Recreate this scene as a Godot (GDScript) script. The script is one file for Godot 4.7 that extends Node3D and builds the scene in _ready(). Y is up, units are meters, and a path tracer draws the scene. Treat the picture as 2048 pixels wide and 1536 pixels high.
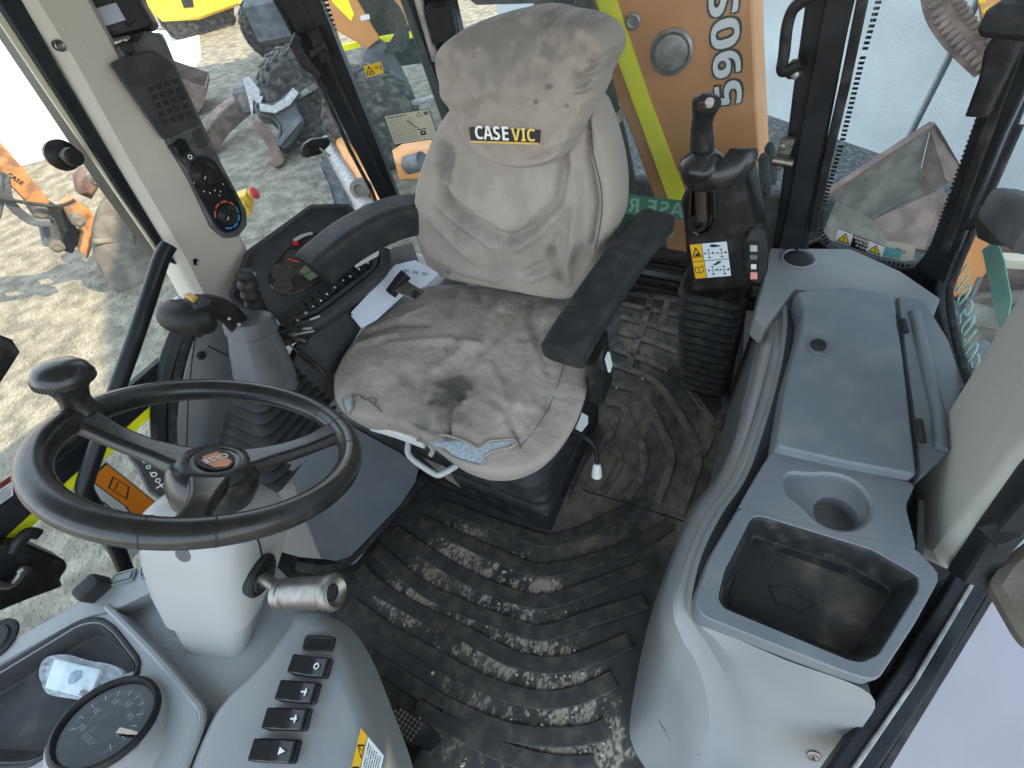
extends Node3D

# ---- the photographer's eye: where the camera stands and how it looks ----
const EYE := Vector3(0, 1.4, 0)
const FOCAL := 950.0
var look_f: Vector3
var look_r: Vector3
var look_u: Vector3
var org := {}
var used := {}
var mats := {}
var rng := RandomNumberGenerator.new()

func set_eye():
	var p := deg_to_rad(50.0)
	var r := deg_to_rad(-11.0)
	var f := Vector3(0, -sin(p), -cos(p))
	var x := Vector3(1, 0, 0)
	var u := x.cross(f)
	var turn := Basis(Vector3.UP, deg_to_rad(34.0))
	look_f = turn * f
	look_r = turn * (x * cos(r) + u * sin(r))
	look_u = turn * (u * cos(r) - x * sin(r))

func aim(x: float, y: float) -> Vector3:
	return look_f + look_r * ((x - 1024.0) / FOCAL) - look_u * ((y - 768.0) / FOCAL)

# a point of the place that a survey line of the photograph meets: at a height, on a wall across x or z, on any plane, at a depth
func on_y(x: float, y: float, h: float) -> Vector3:
	var d := aim(x, y)
	return EYE + d * ((h - EYE.y) / d.y)

func on_x(x: float, y: float, h: float) -> Vector3:
	var d := aim(x, y)
	return EYE + d * ((h - EYE.x) / d.x)

func on_z(x: float, y: float, h: float) -> Vector3:
	var d := aim(x, y)
	return EYE + d * ((h - EYE.z) / d.z)

func dep(x: float, y: float, d: float) -> Vector3:
	return EYE + aim(x, y) * d

class Pl:
	var o: Vector3
	var n: Vector3
	var x: Vector3
	var z: Vector3
	func at(u: float, w: float, h := 0.0) -> Vector3:
		return o + x * u + z * w + n * h
	func loc(p: Vector3) -> Vector2:
		return Vector2((p - o).dot(x), (p - o).dot(z))

func plane(o: Vector3, n: Vector3, xd := Vector3.RIGHT) -> Pl:
	var p := Pl.new()
	p.o = o
	p.n = n.normalized()
	if absf(p.n.dot(xd.normalized())) > 0.95:
		xd = Vector3.BACK
	p.x = (xd - p.n * xd.dot(p.n)).normalized()
	p.z = p.x.cross(p.n)
	return p

func hp(y: float) -> Pl:
	return plane(Vector3(0, y, 0), Vector3.UP)

func vp(ax: float, ay: float, bx: float, by: float, h: float) -> Pl:   # upright plane through two sighted points at one height
	var a := on_y(ax, ay, h)
	var b := on_y(bx, by, h)
	var n := (b - a).cross(Vector3.UP)
	if n.dot(EYE - a) < 0: n = -n
	return plane(a, n, b - a)

func pp(pl: Pl, x: float, y: float) -> Vector3:
	var d := aim(x, y)
	return EYE + d * ((pl.o - EYE).dot(pl.n) / d.dot(pl.n))

func trace(pl: Pl, f: Array) -> PackedVector2Array:
	var r := PackedVector2Array()
	for i in range(0, f.size(), 2):
		r.append(pl.loc(pp(pl, f[i], f[i + 1])))
	return r

func px3(pl: Pl, f: Array) -> Array:
	var r := []
	for i in range(0, f.size(), 2):
		r.append(pp(pl, f[i], f[i + 1]))
	return r

# ---- outlines ----
func area(p: PackedVector2Array) -> float:
	var a := 0.0
	for i in p.size():
		a += p[i].cross(p[(i + 1) % p.size()])
	return a * 0.5

func inset(p: PackedVector2Array, d: float) -> PackedVector2Array:
	if is_zero_approx(d): return p.duplicate()
	var r := PackedVector2Array()
	var s := signf(area(p))
	var n := p.size()
	for i in n:
		var a := (p[i] - p[(i + n - 1) % n]).normalized()
		var b := (p[(i + 1) % n] - p[i]).normalized()
		var na := Vector2(-a.y, a.x) * s
		var nb := Vector2(-b.y, b.x) * s
		var m := na + nb
		var k := m.length_squared()
		m = m * (2.0 / k) if k > 0.4 else m.normalized() * 2.2
		r.append(p[i] + m * d)
	return r

func rounded(p: PackedVector2Array, rad: float, seg := 4) -> PackedVector2Array:
	if rad <= 0.0: return p
	var r := PackedVector2Array()
	var n := p.size()
	for i in n:
		var a := p[(i + n - 1) % n]
		var b := p[i]
		var c := p[(i + 1) % n]
		var la := minf(rad, (a - b).length() * 0.45)
		var lc := minf(rad, (c - b).length() * 0.45)
		var s := b + (a - b).normalized() * la
		var e := b + (c - b).normalized() * lc
		for k in seg + 1:
			var t := float(k) / seg
			r.append(s * (1 - t) * (1 - t) + b * 2 * t * (1 - t) + e * t * t)
	return r

func rect(w: float, d: float, cx := 0.0, cz := 0.0) -> PackedVector2Array:
	return PackedVector2Array([Vector2(cx - w / 2, cz - d / 2), Vector2(cx + w / 2, cz - d / 2), Vector2(cx + w / 2, cz + d / 2), Vector2(cx - w / 2, cz + d / 2)])

func ellipse(a: float, b: float, n := 32, cx := 0.0, cz := 0.0) -> PackedVector2Array:
	var r := PackedVector2Array()
	for i in n:
		r.append(Vector2(cx + a * cos(TAU * i / n), cz + b * sin(TAU * i / n)))
	return r

func polar(p: PackedVector2Array, c: Vector2, n: int) -> PackedVector2Array:
	var r := PackedVector2Array()
	for i in n:
		var d := Vector2(cos(TAU * i / n), sin(TAU * i / n))
		var best := -1.0
		for k in p.size():
			var a := p[k] - c
			var e := p[(k + 1) % p.size()] - p[k]
			var den := d.cross(e)
			if absf(den) < 1e-12: continue
			var t := a.cross(e) / den
			var s := a.cross(d) / den
			if s >= -1e-6 and s <= 1.000001 and t > best: best = t
		r.append(c + d * maxf(best, 0.0))
	return r

func smooth2(p: PackedVector2Array, times := 2) -> PackedVector2Array:
	for k in times:
		var r := PackedVector2Array()
		var n := p.size()
		for i in n:
			var a := p[i]
			var b := p[(i + 1) % n]
			r.append(a.lerp(b, 0.25))
			r.append(a.lerp(b, 0.75))
		p = r
	return p

func curve3(p: Array, per := 6) -> Array:
	var r := []
	var n := p.size()
	for i in n - 1:
		var a: Vector3 = p[maxi(i - 1, 0)]
		var b: Vector3 = p[i]
		var c: Vector3 = p[i + 1]
		var d: Vector3 = p[mini(i + 2, n - 1)]
		for k in per:
			r.append(b.cubic_interpolate(c, a, d, float(k) / per))
	r.append(p[n - 1])
	return r

# ---- solids, as lists of triangle corners ----
func cap(ring: Array, flip: bool) -> PackedVector3Array:
	var out := PackedVector3Array()
	var c := Vector3.ZERO
	for q in ring: c += q
	c /= ring.size()
	var n := Vector3.ZERO
	for i in ring.size():
		n += (ring[i] - c).cross(ring[(i + 1) % ring.size()] - c)
	if n.length() < 1e-12: return out
	var pl := plane(c, n)
	var p2 := PackedVector2Array()
	for q in ring: p2.append(pl.loc(q))
	var idx := Geometry2D.triangulate_polygon(p2)
	if idx.is_empty():
		for i in ring.size():
			idx.append_array([i, (i + 1) % ring.size(), -1])
	var want := n if not flip else -n
	for i in range(0, idx.size(), 3):
		var a: Vector3 = ring[idx[i]]
		var b: Vector3 = ring[idx[i + 1]]
		var d: Vector3 = c if idx[i + 2] < 0 else ring[idx[i + 2]]
		if (b - a).cross(d - a).dot(want) >= 0: out.append_array([a, b, d])
		else: out.append_array([a, d, b])
	return out

func loft(rings: Array, caps := 3, closed := true) -> PackedVector3Array:
	var out := PackedVector3Array()
	var n: int = rings[0].size()
	for k in rings.size() - 1:
		var a: Array = rings[k]
		var b: Array = rings[k + 1]
		for i in (n if closed else n - 1):
			var j := (i + 1) % n
			if not a[i].is_equal_approx(a[j]): out.append_array([a[i], a[j], b[j]])
			if not b[i].is_equal_approx(b[j]): out.append_array([a[i], b[j], b[i]])
	if caps & 1: out.append_array(cap(rings[0], true))
	if caps & 2: out.append_array(cap(rings[rings.size() - 1], false))
	return out

func ring_at(pl: Pl, p: PackedVector2Array, h: float) -> Array:
	var r := []
	for q in p: r.append(pl.at(q.x, q.y, h))
	return r

# an outline raised through [inset, height] steps
func pad(pl: Pl, p: PackedVector2Array, prof: Array, rad := 0.0, seg := 4, caps := 3) -> PackedVector3Array:
	var rings := []
	for s in prof:
		rings.append(ring_at(pl, rounded(inset(p, s[0]), maxf(rad - s[0], rad * 0.25) if rad > 0 else 0.0, seg), s[1]))
	return loft(rings, caps)

func slab(pl: Pl, p: PackedVector2Array, h0: float, h1: float, bev := 0.002, rad := 0.0) -> PackedVector3Array:
	return pad(pl, p, [[0, h0], [0, h1 - bev], [bev * 0.3, h1 - bev * 0.3], [bev, h1]], rad)

func box(c: Vector3, s: Vector3, bev := 0.003, b := Basis()) -> PackedVector3Array:
	var pl := plane(c, b.y, b.x)
	var k := minf(bev, minf(s.x, minf(s.y, s.z)) * 0.4)
	return pad(pl, rect(s.x, s.z), [[k, -s.y / 2], [0, -s.y / 2 + k], [0, s.y / 2 - k], [k, s.y / 2]], k * 1.5, 2)

func tube(pts: Array, rad, sides := 10, caps := 3, flat := 1.0, up := Vector3.UP) -> PackedVector3Array:
	var rings := []
	var n := pts.size()
	var last := Vector3.ZERO
	for i in n:
		var t: Vector3 = ((pts[mini(i + 1, n - 1)] - pts[maxi(i - 1, 0)]) as Vector3).normalized()
		var x := last
		if i == 0:
			x = up.cross(t)
			if x.length() < 0.1: x = Vector3.RIGHT.cross(t)
		x = (x - t * x.dot(t)).normalized()
		last = x
		var y := t.cross(x)
		var r: float = rad[i] if rad is Array else rad
		var ring := []
		for k in sides:
			ring.append(pts[i] + (x * cos(TAU * k / sides) + y * sin(TAU * k / sides) * flat) * r)
		rings.append(ring)
	return loft(rings, caps)

func lathe(pl: Pl, prof: Array, n := 24, caps := 3) -> PackedVector3Array:
	var rings := []
	for s in prof:
		rings.append(ring_at(pl, ellipse(s[0], s[0], n), s[1]))
	return loft(rings, caps)

# a bar of rectangular section along a line of points
func beam(pts: Array, w, h, bev := 0.004, up := Vector3.UP) -> PackedVector3Array:
	var rings := []
	var n := pts.size()
	for i in n:
		var t: Vector3 = ((pts[mini(i + 1, n - 1)] - pts[maxi(i - 1, 0)]) as Vector3).normalized()
		var x := up.cross(t).normalized()
		var y := t.cross(x)
		var ww: float = (w[i] if w is Array else w) * 0.5
		var hh: float = (h[i] if h is Array else h) * 0.5
		var ring := []
		for q in rounded(PackedVector2Array([Vector2(-ww, -hh), Vector2(ww, -hh), Vector2(ww, hh), Vector2(-ww, hh)]), bev, 3):
			ring.append(pts[i] + x * q.x + y * q.y)
		rings.append(ring)
	return loft(rings)

func dist_line(p: Vector2, l: PackedVector2Array) -> float:
	var best := 1e9
	for i in l.size() - 1:
		best = minf(best, Geometry2D.get_closest_point_to_segment(p, l[i], l[i + 1]).distance_squared_to(p))
	return sqrt(best)

# a stuffed shape: an outline drawn in towards its centre through [scale, height] steps, pushed by folds
func puff(pl: Pl, p: PackedVector2Array, prof: Array, push: Callable) -> PackedVector3Array:
	var c := Vector2.ZERO
	for q in p: c += q
	c /= p.size()
	var rings := []
	for s in prof:
		var ring := []
		for q in p:
			var e: Vector2 = c + (q - c) * float(s[0])
			ring.append(pl.at(e.x, e.y, s[1] + push.call(e, float(s[0]))))
		rings.append(ring)
	return loft(rings, 3)

func bellows(c0: Vector3, c1: Vector3, s0: Vector2, s1: Vector2, folds: int, amp: float, rad: float) -> PackedVector3Array:
	var rings := []
	for k in folds * 4 + 1:
		var t := float(k) / (folds * 4)
		var c := c0.lerp(c1, t)
		var s := s0.lerp(s1, t)
		var e: float = [0.0, 0.75, 1.0, 0.75][k % 4]
		rings.append(ring_at(plane(c, Vector3.UP), rounded(inset(rect(s.x, s.y), amp * (1 - e)), rad, 5), 0))
	return loft(rings)

# where a survey line meets a surface: [point, normal]
func hit(tris: PackedVector3Array, x: float, y: float) -> Array:
	var d := aim(x, y)
	var best := 1e9
	var nn := Vector3.UP
	for i in range(0, tris.size(), 3):
		var a := tris[i]
		var q = Geometry3D.ray_intersects_triangle(EYE, d, a, tris[i + 1], tris[i + 2])
		if q != null:
			var l: float = (q - EYE).dot(look_f)
			if l < best:
				best = l
				nn = (tris[i + 1] - a).cross(tris[i + 2] - a).normalized()
	if best > 1e8: return []
	if nn.dot(d) > 0: nn = -nn
	return [EYE + d * best, nn]

func drape(tris: PackedVector3Array, f: Array, lift := 0.002) -> Array:
	var r := []
	for i in range(0, f.size(), 2):
		var q := hit(tris, f[i], f[i + 1])
		if q: r.append(q[0] + q[1] * lift)
	return r

func drape_patch(tris: PackedVector3Array, f: Array, lift := 0.003) -> PackedVector3Array:   # a skin that follows a curved surface
	var c := Vector2.ZERO
	for i in range(0, f.size(), 2): c += Vector2(f[i], f[i + 1])
	c /= f.size() / 2
	var rings := []
	for s in [1.0, 0.75, 0.5, 0.25, 0.04]:
		var ring := []
		for i in range(0, f.size(), 2):
			var e: Vector2 = c + (Vector2(f[i], f[i + 1]) - c) * float(s)
			var q := hit(tris, e.x, e.y)
			if not q: return PackedVector3Array()
			ring.append(q[0] + q[1] * (lift if s < 0.99 else lift * 0.4))
		rings.append(ring)
	return loft(rings, 2)

func plane_hit(tris: PackedVector3Array, x: float, y: float) -> Pl:
	var q := hit(tris, x, y)
	return plane(q[0], q[1]) if q else null

func sheet(ring: Array, thick := 0.001) -> PackedVector3Array:   # a thin skin over points that may bend
	if ring.size() < 3: return PackedVector3Array()
	var n := Vector3.ZERO
	var c := Vector3.ZERO
	for q in ring: c += q
	c /= ring.size()
	for i in ring.size(): n += (ring[i] - c).cross(ring[(i + 1) % ring.size()] - c)
	n = n.normalized()
	if n.dot(EYE - c) < 0: n = -n
	var low := []
	for q in ring: low.append(q - n * thick)
	return loft([low, ring])

func join(list: Array) -> PackedVector3Array:
	var r := PackedVector3Array()
	for a in list: r.append_array(a)
	return r

# ---- committing ----
func to_mesh(t: PackedVector3Array, crease := 38.0, uv = null, off := Vector3.ZERO, keep := false) -> ArrayMesh:
	var vol := 0.0
	if not keep:
		var o := t[0]
		for i in range(0, t.size(), 3):
			vol += (t[i] - o).dot((t[i + 1] - o).cross(t[i + 2] - o))
	if vol > 0:
		for i in range(0, t.size(), 3):
			var s := t[i + 1]
			t[i + 1] = t[i + 2]
			t[i + 2] = s
	var nf := t.size() / 3
	var fn := PackedVector3Array()
	fn.resize(nf)
	var near := {}
	for i in nf:
		fn[i] = (t[i * 3 + 2] - t[i * 3]).cross(t[i * 3 + 1] - t[i * 3])
		for k in 3:
			var key := Vector3i((t[i * 3 + k] * 40000.0).round())
			if near.has(key): near[key].append(i)
			else: near[key] = [i]
	var c := cos(deg_to_rad(crease))
	var nn := PackedVector3Array()
	nn.resize(t.size())
	for i in nf:
		var f := fn[i].normalized()
		for k in 3:
			var s := Vector3.ZERO
			for j in near[Vector3i((t[i * 3 + k] * 40000.0).round())]:
				if fn[j].normalized().dot(f) >= c: s += fn[j]
			nn[i * 3 + k] = s.normalized() if s.length() > 1e-14 else f
	var arr := []
	arr.resize(Mesh.ARRAY_MAX)
	if uv != null:
		var uvs := PackedVector2Array()
		uvs.resize(t.size())
		for i in t.size(): uvs[i] = uv.call(t[i])
		arr[Mesh.ARRAY_TEX_UV] = uvs
	var v := PackedVector3Array()
	v.resize(t.size())
	for i in t.size(): v[i] = t[i] - off
	arr[Mesh.ARRAY_VERTEX] = v
	arr[Mesh.ARRAY_NORMAL] = nn
	var m := ArrayMesh.new()
	m.add_surface_from_arrays(Mesh.PRIMITIVE_TRIANGLES, arr)
	return m

func numbered(called: String, parent: Node) -> String:
	var key := str(parent.get_instance_id()) + called
	var n: int = used.get(key, 0)
	used[key] = n + 1
	return called if n == 0 else "%s_%03d" % [called, n]

func part(called: String, t: PackedVector3Array, m: Material, parent: Node3D = null, uv = null, crease := 38.0, keep := false) -> MeshInstance3D:
	if t.is_empty():
		push_warning("nothing in " + called)
		t = PackedVector3Array([Vector3.ZERO, Vector3.RIGHT * 0.001, Vector3.UP * 0.001])
	var host: Node3D = parent if parent else self
	var lo := t[0]
	var hi := t[0]
	for q in t:
		lo = lo.min(q)
		hi = hi.max(q)
	var o := Vector3((lo.x + hi.x) / 2, lo.y, (lo.z + hi.z) / 2)
	var mi := MeshInstance3D.new()
	mi.name = numbered(called, host)
	mi.mesh = to_mesh(t, crease, uv, o, keep)
	mi.material_override = m
	mi.position = o - org.get(parent, Vector3.ZERO)
	org[mi] = o
	host.add_child(mi, true)
	return mi

func thing(called: String, label: String, category: String, at := Vector3.ZERO, group := "") -> Node3D:
	var o := Node3D.new()
	o.name = numbered(called, self)
	o.position = at
	add_child(o, true)
	org[o] = at
	return tag(o, label, category, group)

func tag(o: Node3D, label: String, category: String, group := "") -> Node3D:
	o.set_meta("label", label)
	o.set_meta("category", category)
	if group: o.set_meta("group", group)
	return o

func one(called: String, t: PackedVector3Array, m: Material, label: String, category: String, group := "", uv = null) -> MeshInstance3D:
	return tag(part(called, t, m, null, uv), label, category, group)

func struct(called: String, t: PackedVector3Array, m: Material, uv = null) -> MeshInstance3D:
	var o := part(called, t, m, null, uv)
	o.set_meta("kind", "structure")
	return o

# ---- materials; colours are real-world (linear) values ----
func lin(r: float, g: float, b: float) -> Color:
	return Color(r, g, b).linear_to_srgb()

func plain(r: float, g: float, b: float, rough := 0.6, metal := 0.0, key := "") -> StandardMaterial3D:
	var k := "%s %.4f %.4f %.4f %.2f %.2f" % [key, r, g, b, rough, metal]
	if mats.has(k): return mats[k]
	var m := StandardMaterial3D.new()
	m.albedo_color = lin(r, g, b)
	m.roughness = rough
	m.metallic = metal
	mats[k] = m
	return m

func noise_tex(freq: float, ramp: Array, seed_ := 1, oct := 4, size := 256, normal := false, bump := 4.0) -> NoiseTexture2D:
	var n := FastNoiseLite.new()
	n.noise_type = FastNoiseLite.TYPE_SIMPLEX_SMOOTH
	n.frequency = freq
	n.fractal_octaves = oct
	n.seed = seed_
	var t := NoiseTexture2D.new()
	t.width = size
	t.height = size
	t.seamless = true
	t.noise = n
	if normal:
		t.as_normal_map = true
		t.bump_strength = bump
	else:
		var g := Gradient.new()
		g.offsets = PackedFloat32Array()
		g.colors = PackedColorArray()
		var off := PackedFloat32Array()
		var col := PackedColorArray()
		for r in ramp:
			off.append(r[0])
			col.append(lin(r[1], r[2], r[3]))
		g.offsets = off
		g.colors = col
		t.color_ramp = g
	return t

var grain: NoiseTexture2D
var scuff: NoiseTexture2D
# a surface that varies: colour ramp, metres that one texture covers, gloss, fine relief
func noisy(ramp: Array, cover: float, rough := 0.6, bump := 0.3, freq := 0.02, seed_ := 1, metal := 0.0, oct := 5) -> StandardMaterial3D:
	var m := StandardMaterial3D.new()
	m.albedo_texture = noise_tex(freq, ramp, seed_, oct)
	m.uv1_triplanar = true
	m.uv1_world_triplanar = true
	m.uv1_scale = Vector3.ONE / cover
	m.roughness = rough
	m.metallic = metal
	if bump > 0:
		m.normal_enabled = true
		m.normal_texture = grain
		m.normal_scale = bump
	return m

func glass(r: float, g: float, b: float, a: float) -> StandardMaterial3D:
	var m := StandardMaterial3D.new()
	var c := lin(r, g, b)
	c.a = a
	m.albedo_color = c
	m.transparency = BaseMaterial3D.TRANSPARENCY_ALPHA
	m.roughness = 0.05
	m.metallic_specular = 0.3
	m.cull_mode = BaseMaterial3D.CULL_DISABLED
	return m

func printed(im: Image, rough := 0.5) -> StandardMaterial3D:
	var m := StandardMaterial3D.new()
	m.albedo_texture = ImageTexture.create_from_image(im)
	m.roughness = rough
	m.texture_repeat = false
	m.cull_mode = BaseMaterial3D.CULL_DISABLED
	return m

# flat print: filled boxes, lines, polygons
func paint(w: int, h: int, bg: Color, ops: Array) -> Image:
	var im := Image.create(w, h, false, Image.FORMAT_RGB8)
	im.fill(bg)
	for o in ops:
		match o[0]:
			"r": im.fill_rect(Rect2i(o[1], o[2], o[3], o[4]), o[5])
			"l":
				var a := Vector2(o[1], o[2])
				var b := Vector2(o[3], o[4])
				var n := int(a.distance_to(b)) + 1
				for i in n + 1:
					var q := a.lerp(b, float(i) / n)
					im.fill_rect(Rect2i(int(q.x - o[5] / 2.0), int(q.y - o[5] / 2.0), maxi(1, int(o[5])), maxi(1, int(o[5]))), o[6])
			"p":
				var pg := PackedVector2Array(o[1])
				for y in h:
					for x in w:
						if Geometry2D.is_point_in_polygon(Vector2(x, y), pg): im.set_pixel(x, y, o[2])
			"t":   # lines of small print
				for row in range(o[2], o[2] + o[4], o[5]):
					var x: int = o[1]
					while x < o[1] + o[3] - 3:
						var len := rng.randi_range(2, 7)
						im.fill_rect(Rect2i(x, row, mini(len, o[1] + o[3] - x), maxi(1, o[5] / 2)), o[6])
						x += len + rng.randi_range(1, 3)
	return im

# print on four corners (top left, top right, bottom right, bottom left)
func quad_print(called: String, q: Array, im: Image, parent: Node3D, lift := 0.0015) -> MeshInstance3D:
	var n: Vector3 = ((q[1] - q[0]) as Vector3).cross(q[3] - q[0]).normalized()
	if n.dot(EYE - q[0]) < 0: n = -n
	var v := []
	for k in q: v.append(k + n * lift)
	var o: Vector3 = (v[0] + v[2]) / 2
	var arr := []
	arr.resize(Mesh.ARRAY_MAX)
	var ids := [0, 1, 2, 0, 2, 3]
	if ((v[2] - v[0]) as Vector3).cross(v[1] - v[0]).dot(n) < 0: ids = [0, 2, 1, 0, 3, 2]
	var uv := [Vector2(0, 0), Vector2(1, 0), Vector2(1, 1), Vector2(0, 1)]
	var pv := PackedVector3Array()
	var pu := PackedVector2Array()
	var pn := PackedVector3Array()
	for i in ids:
		pv.append(v[i] - o)
		pu.append(uv[i])
		pn.append(n)
	arr[Mesh.ARRAY_VERTEX] = pv
	arr[Mesh.ARRAY_TEX_UV] = pu
	arr[Mesh.ARRAY_NORMAL] = pn
	var m := ArrayMesh.new()
	m.add_surface_from_arrays(Mesh.PRIMITIVE_TRIANGLES, arr)
	var mi := MeshInstance3D.new()
	var host: Node3D = parent if parent else self
	mi.name = numbered(called, host)
	mi.mesh = m
	mi.material_override = printed(im)
	mi.position = o - org.get(parent, Vector3.ZERO)
	org[mi] = o
	host.add_child(mi, true)
	return mi

# raised lettering between two points of a surface
func words(called: String, text: String, a: Vector3, b: Vector3, n: Vector3, m: Material, parent: Node3D, thick := 0.0015, mirror := false, weight := 700, stretch := 1.0) -> MeshInstance3D:
	var f := SystemFont.new()
	f.font_names = PackedStringArray(["Droid Sans"])
	f.font_weight = weight
	var tm := TextMesh.new()
	tm.text = text
	tm.font = f
	tm.font_size = 32
	tm.pixel_size = 0.01
	tm.depth = 0.02
	tm.curve_step = 2.0
	tm.horizontal_alignment = HORIZONTAL_ALIGNMENT_LEFT
	tm.vertical_alignment = VERTICAL_ALIGNMENT_BOTTOM
	var src := tm.get_mesh_arrays()
	var vs: PackedVector3Array = src[Mesh.ARRAY_VERTEX]
	var ix = src[Mesh.ARRAY_INDEX]
	var lo := Vector3.INF
	var hi := -Vector3.INF
	for v in vs:
		lo = lo.min(v)
		hi = hi.max(v)
	var dir := (b - a).normalized()
	if n.dot(EYE - a) < 0: n = -n
	n = (n - dir * n.dot(dir)).normalized()
	var up := n.cross(dir)
	var s := a.distance_to(b) / (hi.x - lo.x)
	var t := PackedVector3Array()
	var count: int = ix.size() if ix != null and ix.size() else vs.size()
	for i in count:
		var v: Vector3 = vs[ix[i]] if ix != null and ix.size() else vs[i]
		var fx := (v.x - lo.x) * s
		if mirror: fx = a.distance_to(b) - fx
		t.append(a + dir * fx + up * ((v.y - lo.y) * s * stretch) + n * ((v.z - lo.z) / maxf(hi.z - lo.z, 1e-6) * thick))
	return part(called, t, m, parent, null, 20.0)

var M := {}

func make_materials():
	grain = noise_tex(0.33, [], 5, 2, 512, true, 2.2)
	scuff = noise_tex(0.012, [], 9, 5, 256, true, 6.0)
	M.console = noisy([[0.25, 0.215, 0.226, 0.231], [0.5, 0.232, 0.241, 0.243], [0.75, 0.252, 0.257, 0.254]], 0.9, 0.42, 0.07, 0.012, 3)
	M.console_dark = noisy([[0.3, 0.14, 0.158, 0.172], [0.55, 0.15, 0.167, 0.178], [0.8, 0.175, 0.186, 0.188]], 0.7, 0.45, 0.07, 0.015, 12)
	M.shroud = noisy([[0.3, 0.085, 0.09, 0.098], [0.7, 0.12, 0.123, 0.128]], 0.3, 0.5, 0.07, 0.015, 13)
	M.trough = noisy([[0.3, 0.085, 0.095, 0.10], [0.7, 0.12, 0.125, 0.125]], 0.3, 0.55, 0.07, 0.015, 13)
	M.lid = noisy([[0.3, 0.145, 0.17, 0.19], [0.55, 0.155, 0.178, 0.194], [0.8, 0.185, 0.20, 0.205]], 0.45, 0.48, 0.07, 0.015, 21)
	M.beige = noisy([[0.3, 0.51, 0.475, 0.405], [0.7, 0.55, 0.515, 0.44]], 1.2, 0.5, 0.07, 0.012, 4)
	M.post_beige = noisy([[0.3, 0.41, 0.405, 0.36], [0.7, 0.43, 0.425, 0.38]], 1.2, 0.5, 0.07, 0.012, 8)
	M.column = noisy([[0.3, 0.31, 0.31, 0.30], [0.7, 0.345, 0.342, 0.33]], 0.6, 0.42, 0.07, 0.015, 6)
	M.black = noisy([[0.3, 0.014, 0.0145, 0.015], [0.62, 0.022, 0.022, 0.022], [0.85, 0.05, 0.048, 0.043]], 0.4, 0.42, 0.3, 0.02, 7)
	M.black_paint = noisy([[0.3, 0.012, 0.014, 0.016], [0.7, 0.022, 0.024, 0.026]], 0.6, 0.3, 0.12, 0.015, 17)
	M.charcoal = noisy([[0.3, 0.022, 0.024, 0.025], [0.7, 0.036, 0.037, 0.037], [0.9, 0.06, 0.057, 0.05]], 0.35, 0.55, 0.45, 0.02, 8)
	M.panel = noisy([[0.3, 0.044, 0.045, 0.048], [0.7, 0.06, 0.06, 0.063]], 0.35, 0.55, 0.35, 0.02, 19)
	M.rubber = noisy([[0.3, 0.016, 0.017, 0.018], [0.6, 0.027, 0.028, 0.028], [0.85, 0.07, 0.064, 0.052]], 0.3, 0.6, 0.4, 0.025, 14)
	M.boot_grey = noisy([[0.3, 0.075, 0.078, 0.08], [0.7, 0.12, 0.118, 0.115]], 0.25, 0.55, 0.3, 0.02, 15)
	M.wheel = noisy([[0.3, 0.017, 0.018, 0.02], [0.6, 0.025, 0.026, 0.026], [0.85, 0.045, 0.042, 0.037]], 0.22, 0.27, 0.04, 0.02, 16)
	M.steel = noisy([[0.3, 0.20, 0.19, 0.175], [0.7, 0.28, 0.265, 0.24]], 0.1, 0.42, 0.03, 0.02, 18, 1.0)
	M.dull_steel = noisy([[0.3, 0.25, 0.24, 0.23], [0.7, 0.42, 0.41, 0.39]], 0.3, 0.5, 0.3, 0.02, 28, 0.8)
	for k in ["black", "black_paint", "charcoal", "panel", "rubber", "boot_grey"]: M[k].metallic_specular = 0.32
	M.white = plain(0.72, 0.72, 0.70, 0.5)
	M.ink = plain(0.012, 0.012, 0.012, 0.6)
	M.yellow = plain(0.78, 0.50, 0.03, 0.5)
	M.lime = plain(1.0, 1.0, 0.01, 0.6)
	M.orange = noisy([[0.25, 0.56, 0.235, 0.06], [0.55, 0.62, 0.27, 0.085], [0.8, 0.62, 0.30, 0.12]], 1.6, 0.5, 0.1, 0.012, 30)
	M.dirty_orange = noisy([[0.3, 0.16, 0.09, 0.05], [0.45, 0.36, 0.16, 0.06], [0.62, 0.50, 0.21, 0.065], [0.85, 0.46, 0.25, 0.13]], 0.7, 0.65, 0.3, 0.02, 29)
	M.rust = noisy([[0.25, 0.085, 0.052, 0.042], [0.5, 0.14, 0.088, 0.07], [0.75, 0.19, 0.13, 0.10]], 0.9, 0.75, 0.5, 0.02, 31)
	M.dig = noisy([[0.25, 0.075, 0.066, 0.052], [0.5, 0.125, 0.11, 0.086], [0.75, 0.19, 0.17, 0.13]], 0.9, 0.8, 0.5, 0.02, 33)
	M.machine_grey = noisy([[0.3, 0.05, 0.055, 0.06], [0.7, 0.12, 0.125, 0.13]], 1.1, 0.6, 0.3, 0.02, 34)
	M.machine_yellow = noisy([[0.3, 0.62, 0.40, 0.03], [0.7, 0.72, 0.48, 0.05]], 1.5, 0.5, 0.1, 0.02, 35)
	M.tyre = noisy([[0.3, 0.02, 0.02, 0.02], [0.6, 0.05, 0.048, 0.043], [0.8, 0.13, 0.12, 0.1]], 0.5, 0.85, 0.5, 0.02, 36)
	M.glass = glass(0.62, 0.85, 0.82, 0.035)
	M.glass_clear = glass(0.8, 0.95, 0.93, 0.012)
	M.red = plain(0.55, 0.02, 0.02, 0.4)
	M.foam = noisy([[0.3, 0.26, 0.31, 0.34], [0.7, 0.40, 0.45, 0.47]], 0.08, 0.9, 0.6, 0.03, 38)

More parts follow.
